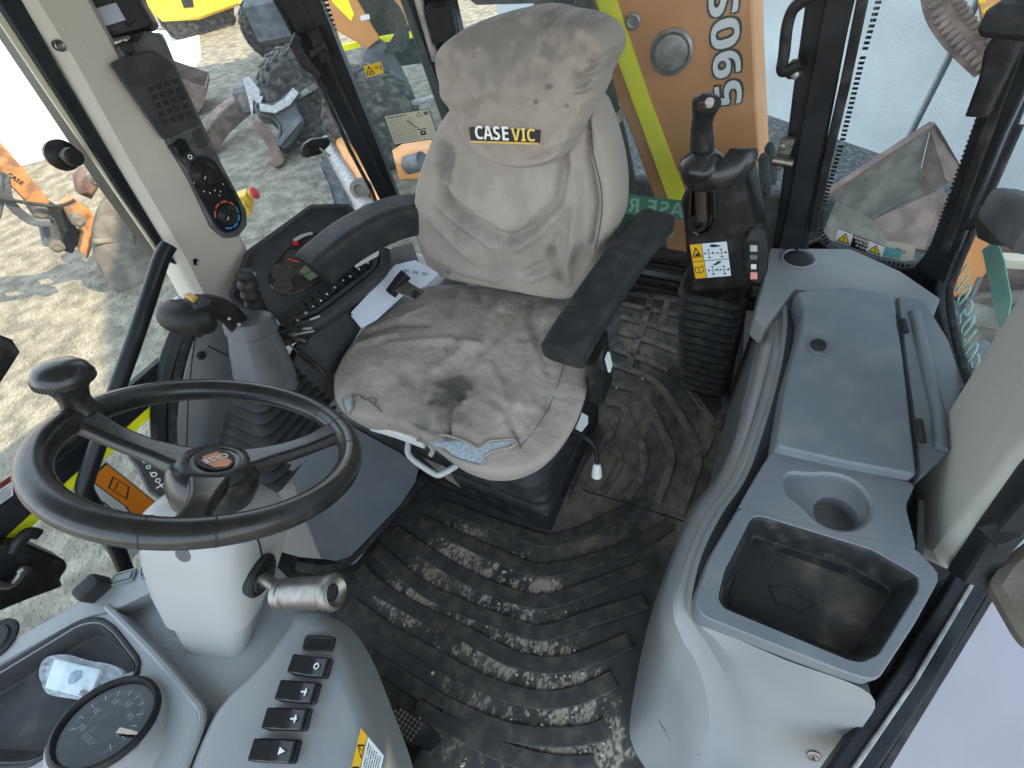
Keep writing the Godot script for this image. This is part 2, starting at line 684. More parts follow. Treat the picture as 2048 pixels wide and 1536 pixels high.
func _ready():
	rng.seed = 4
	set_eye()
	# camera
	var cam := Camera3D.new()
	cam.name = "camera"
	cam.fov = rad_to_deg(2.0 * atan(768.0 / FOCAL))
	cam.near = 0.02
	cam.far = 400.0
	add_child(cam)
	cam.transform = Transform3D(Basis(look_r, look_u, -look_f), EYE)
	cam.current = true
	# sky and exposure
	var sm := ProceduralSkyMaterial.new()
	sm.sky_top_color = lin(0.50, 0.65, 0.82)
	sm.sky_horizon_color = lin(0.90, 0.93, 0.95)
	sm.sky_curve = 0.2
	sm.ground_horizon_color = lin(0.5, 0.48, 0.42)
	sm.ground_bottom_color = lin(0.3, 0.28, 0.24)
	sm.sun_angle_max = 6.0
	var sky := Sky.new()
	sky.sky_material = sm
	var env := Environment.new()
	env.background_mode = Environment.BG_SKY
	env.sky = sky
	env.background_energy_multiplier = 1.3
	env.ambient_light_source = Environment.AMBIENT_SOURCE_SKY
	env.tonemap_mode = Environment.TONE_MAPPER_LINEAR
	env.tonemap_exposure = 2.85
	env.sdfgi_enabled = true
	env.ssao_enabled = true
	env.ssil_enabled = true
	var we := WorldEnvironment.new()
	we.name = "world_environment"
	we.environment = env
	add_child(we)
	# sun: behind the concrete wall, which shades the cab
	var sun := DirectionalLight3D.new()
	sun.name = "sun"
	sun.light_energy = 1.2
	sun.light_color = Color(1.0, 0.93, 0.80)
	sun.light_angular_distance = 0.5
	sun.shadow_enabled = true
	add_child(sun)
	var from := Vector3(0.9 * 0.74, 0.67, -0.43 * 0.74)
	sun.look_at_from_position(from * 20.0, Vector3.ZERO)
	make_materials()
	build_yard()
	build_shell()
	build_machines()
	build_floor()
	build_right_console()
	build_side_console()
	build_tower()
	build_front_console()
	build_seat()
	build_wheel()
	build_details()

# ---------------- the yard ----------------
func build_yard():
	var gm := noisy([[0.2, 0.125, 0.112, 0.082], [0.42, 0.172, 0.154, 0.112], [0.58, 0.21, 0.188, 0.138], [0.8, 0.265, 0.24, 0.18]], 2.2, 0.95, 0.0, 0.035, 41, 0.0, 8)
	gm.normal_enabled = true
	gm.normal_texture = noise_tex(0.10, [], 9, 4, 512, true, 8.0)
	gm.normal_scale = 0.8
	struct("ground", box(Vector3(0, -1.15, 0), Vector3(300, 0.1, 300), 0.01), gm)
	# loose stones scattered over the gravel that the side window looks down on
	var st := SphereMesh.new()
	st.radius = 0.5
	st.height = 0.8
	st.radial_segments = 6
	st.rings = 3
	var mm := MultiMesh.new()
	mm.transform_format = MultiMesh.TRANSFORM_3D
	mm.use_colors = true
	mm.mesh = st
	mm.instance_count = 16000
	for i in 16000:
		var p := Vector3(rng.randf_range(-9.0, -1.3), -1.1, rng.randf_range(-6.0, 1.8))
		var s := 0.005 + 0.02 * pow(rng.randf(), 4.0)
		mm.set_instance_transform(i, Transform3D(Basis.from_euler(Vector3(rng.randf() * 6, rng.randf() * 6, 0)).scaled(Vector3(s, s, s) * rng.randf_range(0.7, 1.3)), p))
		var v := rng.randf_range(0.10, 0.30)
		mm.set_instance_color(i, Color(v, v * 0.92, v * 0.74))
	var mi := MultiMeshInstance3D.new()
	mi.name = "gravel"
	mi.multimesh = mm
	var sm := StandardMaterial3D.new()
	sm.vertex_color_use_as_albedo = true
	sm.roughness = 0.9
	mi.material_override = sm
	mi.set_meta("kind", "stuff")
	tag(mi, "loose pale stones scattered over the gravel yard", "gravel")
	add_child(mi)
	# concrete panel wall behind the machine, each panel leaning its own hair's breadth
	var cm := noisy([[0.2, 0.37, 0.42, 0.42], [0.5, 0.45, 0.51, 0.51], [0.8, 0.52, 0.58, 0.575]], 3.0, 0.85, 0.3, 0.012, 43, 0.0, 6)
	var a := on_y(1770, 315, -1.1)
	var b := on_y(1540, 235, -1.1)
	var d := (b - a).normalized()
	var n := d.cross(Vector3.UP).normalized()
	if n.dot(EYE - a) < 0: n = -n
	var wall := thing("concrete_wall", "tall pale grey precast concrete panel wall behind the digger", "wall", a)
	var joint := on_y(1793, 322, -1.1)
	var s0 := (joint - a).dot(d)
	for k in range(-3, 3):
		var c := a + d * (s0 + 1.25 + k * 2.5) - n * 0.09
		var bs := Basis(d, Vector3.UP, n)
		part("panel", box(c + Vector3(0, 3.65, 0) + n * (0.004 * (k % 2)), Vector3(2.455, 7.3, 0.16), 0.012, bs), cm, wall)
	part("backing", box(a + d * (s0 + 0.0) - n * 0.22 + Vector3(0, 3.6, 0), Vector3(14.9, 7.2, 0.06), 0.01, Basis(d, Vector3.UP, n)), plain(0.16, 0.17, 0.165, 0.9), wall)
	var asp := noisy([[0.3, 0.035, 0.037, 0.04], [0.6, 0.07, 0.072, 0.075], [0.8, 0.14, 0.14, 0.135]], 0.8, 0.95, 0.5, 0.05, 45)
	var pth := plane(Vector3(0, -1.1, 0), Vector3.UP)
	var q := PackedVector2Array()
	for e in [a - d * 5 + n * 0.0, a + d * 4.6, a + d * 4.6 + n * 2.3, a - d * 5 + n * 2.6]: q.append(pth.loc(e))
	struct("asphalt_strip", slab(pth, q, 0.001, 0.006), asp)
	# sunlit white shed wall far across the yard
	var wm := plain(0.80, 0.80, 0.77, 0.7)
	var w1 := on_y(-420, 470, -1.1)
	var w2 := on_y(170, 300, -1.1)
	var wd := (w2 - w1).normalized()
	var wn := wd.cross(Vector3.UP)
	if wn.dot(EYE - w1) < 0: wn = -wn
	var shed := thing("shed_wall", "glaring white sheet wall far across the gravel beyond the orange arm", "wall", w2)
	for k in 26:
		var c := w2 + wd * (0.55 - 1.0 * k) - wn * 0.1
		part("panel", box(c + Vector3(0, 2.4, 0), Vector3(0.985, 4.8, 0.08), 0.01, Basis(wd, Vector3.UP, wn)), wm, shed)
	struct("concrete_apron", slab(hp(-1.1), trace(hp(-1.1), [300, 60, 398, 66, 402, 120, 392, 132, 340, 138, 310, 100]), 0.001, 0.01), wm)

# ---------------- the cab: pillars, panes, roof ----------------
func pane(called: String, pl: Pl, p: PackedVector2Array, label: String, m: Material) -> MeshInstance3D:
	return one(called, pad(pl, p, [[0, -0.0025], [0, 0.0025]]), m, label, "window")

func frit(pl: Pl, line: Array, side: float, pitch: float, size: float) -> PackedVector3Array:   # printed dots beside the seal
	var out := PackedVector3Array()
	for i in line.size() - 1:
		var a: Vector3 = line[i]
		var b: Vector3 = line[i + 1]
		var d := (b - a).normalized()
		var s := d.cross(pl.n) * side
		var n := int(a.distance_to(b) / pitch)
		for k in n:
			var c := a + d * (pitch * (k + 0.5))
			out.append_array(box(c + s * size * 0.7, Vector3(size, 0.001, pitch * 0.55), 0.0001, Basis(s, pl.n, s.cross(pl.n))))
	return out

func build_shell():
	# roof: a thick lined slab that shades the cab
	struct("cab_roof", box(Vector3(-0.27, 1.83, -0.45), Vector3(2.4, 0.16, 2.3), 0.03), M.beige)
	# --- pillar with the heater controls (on the side away from the door)
	var wl := plane(Vector3(-1.2, 0, 0), Vector3.RIGHT, Vector3.BACK)
	var bp := thing("cab_post", "broad beige post carrying the heater controls and vent", "cab post", Vector3(-1.2, 0.6, -0.55))
	var bo := trace(wl, [-90, -260, 30, 0, 110, 125, 230, 335, 345, 525, 405, 640, 470, 660, 520, 600, 492, 500, 400, 330, 250, 130, 180, 0, 90, -260])
	part("cover", pad(wl, bo, [[0, -0.05], [0, 0.0], [0.006, 0.016], [0.02, 0.028]], 0.02), M.beige, bp)
	for s in [[103, 91], [376, 520]]:
		part("screw", lathe(plane(pp(wl, s[0], s[1]) + Vector3(0.026, 0, 0), Vector3.RIGHT), [[0.009, -0.006], [0.009, 0.002], [0.007, 0.004], [0.004, 0.002]], 16), M.steel, bp)
	# black frame and bright seal along that post
	var fr := thing("door_frame", "black frame strip with pale seal along the beige post", "frame", Vector3(-1.2, 0.64, -0.5))
	part("strip", pad(wl, trace(wl, [-160, -260, -16, 0, 116, 202, 236, 388, 330, 520, 352, 530, 110, 130, 42, 0, -70, -260]), [[0, -0.06], [0, 0.006], [0.004, 0.01]]), M.black_paint, fr)
	var sl := px3(wl, [-170, -270, -18, 0, 118, 205, 325, 508])
	part("seal", beam(sl, 0.02, 0.0055, 0.002, Vector3.RIGHT), plain(0.55, 0.52, 0.36, 0.4), fr)
	# mid rail with the lime edge
	var rail := thing("window_rail", "black mid rail with lime reflective edge below the side window", "rail", Vector3(-1.2, 0.6, 0))
	part("bar", box(Vector3(-1.21, 0.615, 0.12), Vector3(0.05, 0.055, 0.95), 0.006), M.black_paint, rail)
	part("bar", box(Vector3(-1.2, 0.652, 0.12), Vector3(0.022, 0.014, 0.93), 0.003), M.black, rail)
	part("edge_strip", box(Vector3(-1.215, 0.571, 0.1), Vector3(0.03, 0.03, 0.93), 0.004), M.lime, rail)
	# curved lower door seal
	var ds := thing("door_post", "black lower post and curved seal beside the lever console", "frame", Vector3(-1.2, 0, -0.33))
	part("post", tube(curve3(px3(plane(Vector3(-1.19, 0, 0), Vector3.RIGHT), [368, 640, 338, 720, 322, 800, 322, 880, 340, 960, 420, 1120])), 0.022, 8), M.black_paint, ds)
	part("seal", tube(curve3(px3(plane(Vector3(-1.17, 0, 0), Vector3.RIGHT), [385, 650, 360, 730, 348, 810, 348, 890, 366, 970, 440, 1120])), 0.012, 8), M.rubber, ds)
	var gp := plane(Vector3(-1.228, 0, 0), Vector3.RIGHT, Vector3.BACK)
	var up := func(z: float, y: float) -> Vector2: return gp.loc(Vector3(-1.228, y, z))
	pane("side_window", gp, PackedVector2Array([up.call(-0.31, 0.65), up.call(0.55, 0.65), up.call(0.55, 1.72), up.call(-0.6, 1.72)]), "clear side window above the lime edged rail", M.glass_clear)
	pane("lower_door_window", gp, PackedVector2Array([up.call(-0.28, 0.02), up.call(0.55, 0.02), up.call(0.55, 0.58), up.call(-0.31, 0.58)]), "low side window under the lime edged rail", M.glass_clear)
	# rear corner
	var ca := on_y(735, 400, 0.47)
	var rc := thing("rear_corner_post", "black rear post with folded window latch", "cab post", Vector3(-1.15, 0.4, -1.1))
	var vr := vp(700, 395, 785, 378, 0.44)
	vr.o = Vector3(-1.17, 0.44, -1.06)
	vr = plane(vr.o, Vector3(0.55, 0, 0.83), Vector3(0.83, 0, -0.55))
	part("post", pad(vr, trace(vr, [470, -260, 556, 0, 640, 160, 765, 410, 800, 470, 820, 460, 788, 375, 700, 150, 640, 0, 570, -260]), [[0, -0.05], [0, 0], [0.004, 0.004]]), M.black_paint, rc)
	part("seal", tube(px3(vr, [465, -260, 550, 0, 636, 160, 700, 300, 745, 385, 752, 405]), 0.006, 8), M.rubber, rc)
	part("rib", beam(px3(vr, [520, -260, 600, 0, 670, 150, 770, 365]), 0.012, 0.014, 0.003, vr.n), M.black, rc)
	# handle on that post
	part("latch", join([beam(px3(plane(vr.o + vr.n * 0.07, vr.n), [598, 68, 592, 90, 612, 125, 640, 150]), [0.02, 0.034, 0.034, 0.02], 0.025, 0.009, vr.n),
		beam(px3(plane(vr.o + vr.n * 0.06, vr.n), [650, 92, 622, 110, 618, 128, 652, 180]), 0.014, 0.02, 0.005, vr.n),
		beam(px3(plane(vr.o + vr.n * 0.02, vr.n), [628, 58, 640, 85, 655, 118]), 0.03, 0.04, 0.004, vr.n)]), M.black, rc)
	# second rear post
	var v2 := plane(Vector3(-0.95, 0.86, -1.3), Vector3(0.3, 0, 0.95), Vector3(0.95, 0, -0.3))
	var r2 := thing("rear_post", "narrow black rear post half hidden by the headrest", "cab post", Vector3(-0.95, 0.5, -1.3))
	part("post", pad(v2, trace(v2, [700, -260, 800, 0, 855, 160, 890, 260, 990, 560, 1010, 560, 960, 250, 925, 90, 905, 0, 850, -260]), [[0, -0.05], [0, 0], [0.004, 0.004]]), M.black_paint, r2)
	part("strut", tube(px3(plane(v2.o + v2.n * 0.03, v2.n), [760, -200, 838, 0, 872, 120]), 0.012, 10), M.dull_steel, r2)
	part("catch", box(pp(v2, 890, 38) + v2.n * 0.03, Vector3(0.07, 0.09, 0.05), 0.008, Basis(v2.x, Vector3.UP, v2.n)), M.black, r2)
	var cp := plane(Vector3(-1.05, 0.6, -1.2), Vector3(0.5, 0, 0.86), Vector3(0.86, 0, -0.5))
	pane("rear_corner_window", cp, trace(cp, [560, -260, 640, 0, 790, 385, 812, 460, 1000, 560, 960, 400, 815, 0, 760, -260]), "dusty rear corner window with yellow warning and load chart stickers", M.glass)
	var rq := plane(Vector3(-1.235, 0.6, -0.8), Vector3.RIGHT, Vector3.BACK)
	pane("rear_quarter_window", rq, trace(rq, [150, -260, 180, 0, 480, 480, 700, 430, 755, 400, 640, 160, 550, 0, 440, -260]), "quarter window between the beige post and the black rear post", M.glass_clear)
	# frit of the corner window
	var fl := []
	fl.append_array(px3(plane(cp.o + cp.n * 0.004, cp.n, cp.x), [640, -60, 702, 150, 788, 374]))
	part("frit", frit(cp, fl, 1.0, 0.0105, 0.012), M.ink, rc).set_meta("kind", "stuff")
	# main rear pane and its lower rail
	var zb := plane(Vector3(0, 0, -1.37), Vector3.BACK)
	pane("rear_window", zb, PackedVector2Array([Vector2(-0.93, -1.72), Vector2(0.1, -1.72), Vector2(0.13, -0.42), Vector2(-0.80, -0.42)]), "wide rear window behind the seat with a dusty green sun strip", M.glass)
	var rr := thing("rear_rail", "black ribbed rail under the rear window", "rail", Vector3(-0.3, 0.3, -1.36))
	part("rail", box(Vector3(-0.35, 0.415, -1.345), Vector3(1.02, 0.03, 0.05), 0.006), M.black, rr)
	for k in 4:
		part("rib", box(Vector3(-0.35, 0.385 - k * 0.03, -1.335 + 0.004 * k), Vector3(1.0, 0.02, 0.03), 0.005), M.machine_grey if k == 1 else M.black, rr)
	part("back_panel", box(Vector3(-0.35, 0.17, -1.84), Vector3(1.2, 0.46, 0.05), 0.008), M.charcoal, rr)
	# green banner printed on the rear pane, seen from behind
	var gz := plane(Vector3(0, 0, -1.364), Vector3.BACK)
	var banner := thing("window_banner", "green stick-on banner with mirrored lettering across the rear window", "sticker", Vector3(-0.3, 0.5, -1.364))
	part("film", pad(gz, trace(gz, [1232, 385, 1372, 402, 1362, 440, 1228, 425]), [[0, 0], [0, 0.0008]]), plain(0.075, 0.225, 0.165, 0.5), banner)
	words("lettering", "CASE RE", pp(gz, 1236, 420), pp(gz, 1392, 438), Vector3.BACK, plain(0.26, 0.50, 0.40, 0.5), banner, 0.001, true, 700, 1.0).position.z += 0.001
	words("lettering", "8", pp(gz, 1326, 472), pp(gz, 1346, 474), Vector3.BACK, plain(0.22, 0.45, 0.38, 0.5), banner, 0.001, true, 700, 1.0).position.z += 0.001
	# --- rear post on the door side with grab handle and hinge
	var rp := thing("hinge_post", "black rear post with grab handle and steel hinge", "cab post", Vector3(0.12, 0.45, -1.36))
	var zp := plane(Vector3(0, 0, -1.33), Vector3.BACK)
	part("post", pad(zp, trace(zp, [1640, -260, 1612, 0, 1585, 190, 1560, 400, 1545, 500, 1612, 520, 1650, 300, 1692, 80, 1708, 0, 1760, -260]), [[0, -0.06], [0, 0], [0.004, 0.004]]), M.black_paint, rp)
	part("rib", beam(px3(plane(Vector3(0, 0, -1.322), Vector3.BACK), [1725, -260, 1680, 0, 1640, 190, 1600, 400, 1572, 520]), 0.05, 0.02, 0.004, Vector3.BACK), M.black_paint, rp)
	part("rib", beam(px3(plane(Vector3(0, 0, -1.318), Vector3.BACK), [1765, -260, 1725, 0, 1690, 170, 1652, 330, 1626, 460]), 0.02, 0.02, 0.004, Vector3.BACK), M.black, rp)
	part("grab_handle", beam(curve3(px3(plane(Vector3(0, 0, -1.27), Vector3.BACK), [1625, -8, 1590, 14, 1575, 50, 1568, 110, 1564, 138, 1576, 140, 1602, 126]), 5), 0.022, 0.024, 0.009, Vector3.BACK), M.black, rp)
	part("handle_foot", box(pp(zp, 1596, 128) + Vector3(0, 0, 0.03), Vector3(0.035, 0.022, 0.06), 0.005), M.black, rp)
	part("handle_bolt", lathe(plane(pp(zp, 1596, 128) + Vector3(0, 0, 0.06), Vector3.BACK), [[0.008, 0], [0.008, 0.006], [0.005, 0.008]], 12), M.dull_steel, rp)
	var hg := part("hinge", box(pp(zp, 1571, 294) + Vector3(0, 0, 0.025), Vector3(0.03, 0.07, 0.02), 0.003), M.steel, rp)
	part("hinge_knuckle", tube([pp(zp, 1550, 303) + Vector3(0, 0, 0.045), pp(zp, 1590, 308) + Vector3(0, 0, 0.045)], 0.012, 14), M.steel, rp)
	for s in [[1568, 280], [1561, 320]]:
		part("hinge_bolt", lathe(plane(pp(zp, s[0], s[1]) + Vector3(0, 0, 0.034), Vector3.BACK), [[0.008, 0], [0.008, 0.006], [0.005, 0.007]], 6), M.steel, rp)
	# --- corner pane on the door side
	var q := vp(1640, 470, 1835, 535, 0.50)
	var qp := thing("door_corner_frame", "black frame round the pane that shows the rusty bucket", "frame", on_y(1740, 500, 0.5))
	part("sill", pad(q, trace(q, [1600, 495, 1640, 478, 1655, 492, 1800, 535, 1830, 533, 1880, 560, 1875, 600, 1750, 560, 1560, 505]), [[0, -0.03], [0, 0.002], [0.003, 0.006]]), M.black_paint, qp)
	var fo := trace(q, [1830, 533, 1858, 500, 1900, 390, 1960, 215, 2040, 0, 2110, -200, 2250, -200, 2120, 40, 2010, 270, 1925, 480, 1880, 600, 1850, 590])
	part("post", pad(q, fo, [[0, -0.035], [0, 0.002], [0.004, 0.006]]), M.black_paint, qp)
	part("post_rib", beam(px3(plane(q.o + q.n * 0.012, q.n), [2150, -120, 2048, 70, 1965, 290, 1890, 500]), 0.02, 0.02, 0.004, q.n), M.black, qp)
	pane("door_corner_window", plane(q.o - q.n * 0.012, q.n, q.x), trace(plane(q.o - q.n * 0.012, q.n, q.x), [1770, -260, 1700, 0, 1615, 480, 1870, 570, 2048, 80, 2200, -260]), "pale green corner pane with danger stickers at its foot", M.glass)
	var qf := plane(q.o - q.n * 0.006, q.n, q.x)
	part("frit", join([frit(qf, px3(qf, [1778, -40, 1735, 110, 1690, 290, 1650, 420, 1645, 455]), 1.0, 0.0105, 0.012), frit(qf, px3(qf, [1836, 526, 1858, 490, 1896, 380, 1952, 225, 1985, 140]), 1.0, 0.0105, 0.012), frit(qf, px3(qf, [1645, 455, 1665, 490, 1740, 515, 1836, 530]), 1.0, 0.0105, 0.012)]), M.ink, qp).set_meta("kind", "stuff")
	# latch block at the pane's top
	part("latch_arm", beam(px3(plane(q.o + q.n * 0.05, q.n), [1958, 225, 1990, 150, 2008, 95, 2030, 60]), [0.035, 0.04, 0.05, 0.05], 0.05, 0.01, q.n), M.black, qp)
	part("latch_block", box(pp(plane(q.o + q.n * 0.06, q.n), 2035, 40), Vector3(0.1, 0.05, 0.06), 0.012, Basis(q.x, Vector3.UP, q.n)), M.charcoal, qp)
	# --- door opening: seal and lower frame on the door side
	var xl := plane(Vector3(0.49, 0, 0), Vector3.LEFT, Vector3.BACK)
	var df := thing("door_seal", "black rubber seal curving down from the corner frame to the grey console", "frame", Vector3(0.49, 0.2, -1.2))
	part("outer", beam(curve3(px3(xl, [2048, 170, 1960, 400, 1885, 560, 1880, 610, 1900, 700, 1945, 830]), 5), 0.028, 0.03, 0.006, Vector3.LEFT), M.black_paint, df)
	part("seal", tube(curve3(px3(plane(Vector3(0.485, 0, 0), Vector3.LEFT), [2040, 250, 1965, 420, 1906, 560, 1900, 610, 1918, 700, 1960, 820]), 5), 0.008, 8), M.rubber, df)
	pane("door_window", plane(Vector3(0.505, 0, 0), Vector3.LEFT, Vector3.BACK), trace(plane(Vector3(0.505, 0, 0), Vector3.LEFT, Vector3.BACK), [2060, 100, 1882, 570, 1885, 640, 1950, 840, 2060, 660, 2200, 300]), "green tinted door glass with mirrored pale lettering", M.glass)
	# stay with a grey clamp
	var sx := plane(Vector3(0.45, 0, 0), Vector3.LEFT)
	var stay := thing("window_stay", "black window stay with grey clamp head reaching over the door glass", "window stay", pp(sx, 1960, 440))
	part("arm", beam(px3(sx, [1925, 452, 1985, 438]), 0.022, 0.012, 0.003, Vector3.LEFT), M.black, stay)
	part("clamp", beam(px3(plane(Vector3(0.43, 0, 0), Vector3.LEFT), [1978, 425, 1990, 455, 2012, 470]), [0.03, 0.05, 0.04], 0.04, 0.01, Vector3.LEFT), M.black, stay)
	part("head", beam(px3(plane(Vector3(0.42, 0, 0), Vector3.LEFT), [2000, 410, 2045, 440, 2090, 460]), [0.06, 0.075, 0.08], 0.05, 0.014, Vector3.LEFT), M.machine_grey, stay)
	# pale front post in the foreground
	var ap := thing("door_post_cover", "broad pale green-grey front post close to the camera", "cab post", Vector3(0.47, 0.3, -0.6))
	var xa := plane(Vector3(0.47, 0, 0), Vector3.LEFT, Vector3.BACK)
	part("cover", pad(xa, trace(xa, [1806, 1040, 1818, 990, 1900, 845, 2060, 590, 2300, 300, 2500, 480, 2200, 780, 2048, 935, 1960, 1050, 1893, 1138, 1825, 1105]), [[0, -0.04], [0, 0.0], [0.008, 0.012], [0.022, 0.02]], 0.01), M.post_beige, ap)
	part("edge_strip", pad(plane(Vector3(0.468, 0, 0), Vector3.LEFT, Vector3.BACK), trace(plane(Vector3(0.468, 0, 0), Vector3.LEFT, Vector3.BACK), [1896, 1140, 1955, 1050, 2050, 915, 2200, 760, 2260, 820, 2060, 990, 1975, 1090, 1930, 1165]), [[0, -0.03], [0, 0.0], [0.004, 0.004]]), M.black_paint, ap)
	# sill rail of the door opening
	var srl := thing("door_sill", "long black painted steel sill rail worn to bare metal", "sill", on_y(1800, 1360, 0.3))
	var s1 := on_y(1945, 1150, 0.36)
	var s2 := on_y(1640, 1620, 0.36)
	part("rail", beam([s1, s1.lerp(s2, 0.5) + Vector3(0.006, 0, 0), s2], 0.05, 0.035, 0.006), M.black_paint, srl)
	part("lip", beam([s1 + Vector3(0, 0.02, 0), s1.lerp(s2, 0.5) + Vector3(0.006, 0.02, 0), s2 + Vector3(0, 0.02, 0)], 0.007, 0.008, 0.002), M.dull_steel, srl)
	var sd := (s2 - s1).normalized().cross(Vector3.UP).normalized()
	if sd.x < 0: sd = -sd
	part("edge_seal", tube([s1 + sd * 0.035 - Vector3(0, 0.02, 0), s2 + sd * 0.035 - Vector3(0, 0.02, 0)], 0.012, 8), M.rubber, srl)
	# lilac grey tank flank below the sill
	var lp := plane(on_y(1850, 1400, 0.0) + sd * 0.05, sd + Vector3(0, 0.9, 0), s2 - s1)
	var lm := noisy([[0.3, 0.25, 0.24, 0.275], [0.7, 0.285, 0.27, 0.31]], 1.2, 0.38, 0.06, 0.012, 51)
	var tank := thing("step_panel", "smooth lilac grey panel below the door sill", "panel", lp.o)
	part("panel", pad(lp, trace(lp, [1890, 1120, 2200, 900, 2300, 1650, 1480, 1700, 1600, 1560]), [[0, -0.05], [0, -0.01], [0.01, 0]], 0.03), lm, tank)
	# black strap and lamp hanging outside the opening
	var bl := thing("work_lamp", "dusty black lamp hanging outside the door opening", "lamp", dep(2030, 1180, 0.75))
	var lo := plane(dep(2030, 1200, 0.72), (EYE - dep(2030, 1200, 0.72)).normalized() + Vector3(0.0, 0.5, 0.0))
	part("housing", pad(lo, trace(lo, [1980, 1165, 2010, 1120, 2060, 1075, 2120, 1100, 2120, 1300, 2065, 1300, 2040, 1270]), [[0.004, -0.06], [0, -0.05], [0, -0.01], [0.012, 0]], 0.012), M.dig, bl)
	part("strap", beam([dep(1975, 1075, 0.74), dep(2015, 1060, 0.73), dep(2060, 990, 0.72)], 0.035, 0.012, 0.004), M.black, bl)

# ---------------- machines parked outside ----------------
func plate(pl: Pl, f: Array, thick: float, bev := 0.01, rad := 0.0) -> PackedVector3Array:
	return pad(pl, trace(pl, f), [[bev, -thick], [0, -thick + bev], [0, -bev], [bev, 0]], rad)

func facing(c: Vector3, lean := 0.0) -> Pl:   # an upright plane turned to the cab
	var n := EYE - c
	n.y = n.length() * lean
	return plane(c, n, n.cross(Vector3.UP) * -1.0)

func wheel_at(called: String, c: Vector3, axis: Vector3, r: float, w: float, parent: Node3D, rim: Material):
	var pl := plane(c, axis)
	var t := part(called, lathe(pl, [[r * 0.55, -w / 2], [r * 0.9, -w / 2], [r, -w * 0.36], [r, w * 0.36], [r * 0.9, w / 2], [r * 0.55, w / 2]], 40), M.tyre, parent)
	var lug := PackedVector3Array()
	for k in 22:
		var a := TAU * k / 22
		var d := pl.x * cos(a) + pl.z * sin(a)
		var s := pl.n.cross(d)
		for e in [-1.0, 1.0]:
			var b := Basis((pl.n * e + s * 0.6).normalized(), d, (pl.n * e + s * 0.6).normalized().cross(d))
			lug.append_array(box(c + d * r + pl.n * (e * w * 0.22) + s * (0.05 * e), Vector3(w * 0.55, r * 0.08, r * 0.1), 0.01, b))
	part("tread", lug, M.tyre, t)
	part("rim", lathe(pl, [[r * 0.5, -w * 0.42], [r * 0.56, -w * 0.3], [r * 0.56, w * 0.3], [r * 0.5, w * 0.42], [r * 0.2, w * 0.3]], 32), rim, t)

func bucket(called: String, label: String, c: Vector3, across: Vector3, open: Vector3, width: float, size: float, m: Material, teeth: int, group := ""):
	# a digging bucket: curved back, two cheeks, lip with teeth
	across = across.normalized()
	open = (open - across * open.dot(across)).normalized()
	var down := across.cross(open).normalized()
	var t := thing(called, label, "bucket", c - Vector3(0, size * 0.5, 0), group)
	var prof := []
	for k in 13:
		var a := lerpf(-0.35, PI * 0.98, k / 12.0)
		prof.append(Vector2(cos(a) * -0.5, sin(a) * 0.62) * size)
	prof.append(Vector2(0.75, -0.05) * size)
	var rings := []
	for s in [-0.5, 0.5]:
		var ring := []
		for q in prof: ring.append(c + across * (width * s) + down * q.x - open * q.y)
		for i in range(prof.size() - 1, -1, -1): ring.append(c + across * (width * s) + (down * prof[i].x - open * prof[i].y) * 0.955 + open * 0.004)
		rings.append(ring)
	part("shell", loft(rings), m, t)
	for s in [-0.5, 0.5]:
		var pl := plane(c + across * (width * s), across)
		var p2 := PackedVector2Array()
		for q in prof: p2.append(pl.loc(c + across * (width * s) + down * q.x - open * q.y))
		part("cheek", pad(pl, p2, [[0, -0.012], [0, 0.012]]), m, t)
	part("lip", box(c + down * (0.72 * size) + open * (0.06 * size), Vector3(width, 0.05 * size, 0.2 * size), 0.006, Basis(across, down, open)), M.dull_steel, t)
	for k in teeth:
		var s := lerpf(-0.44, 0.44, k / maxf(teeth - 1, 1))
		var b := c + across * (width * s) + down * (0.74 * size) + open * (0.12 * size)
		part("tooth", beam([b, b + down * (0.16 * size) + open * (0.03 * size), b + down * (0.3 * size) + open * (0.05 * size)], [width * 0.075, width * 0.07, width * 0.04], [0.05 * size, 0.045 * size, 0.012 * size], 0.004, open), m, t)
	return t

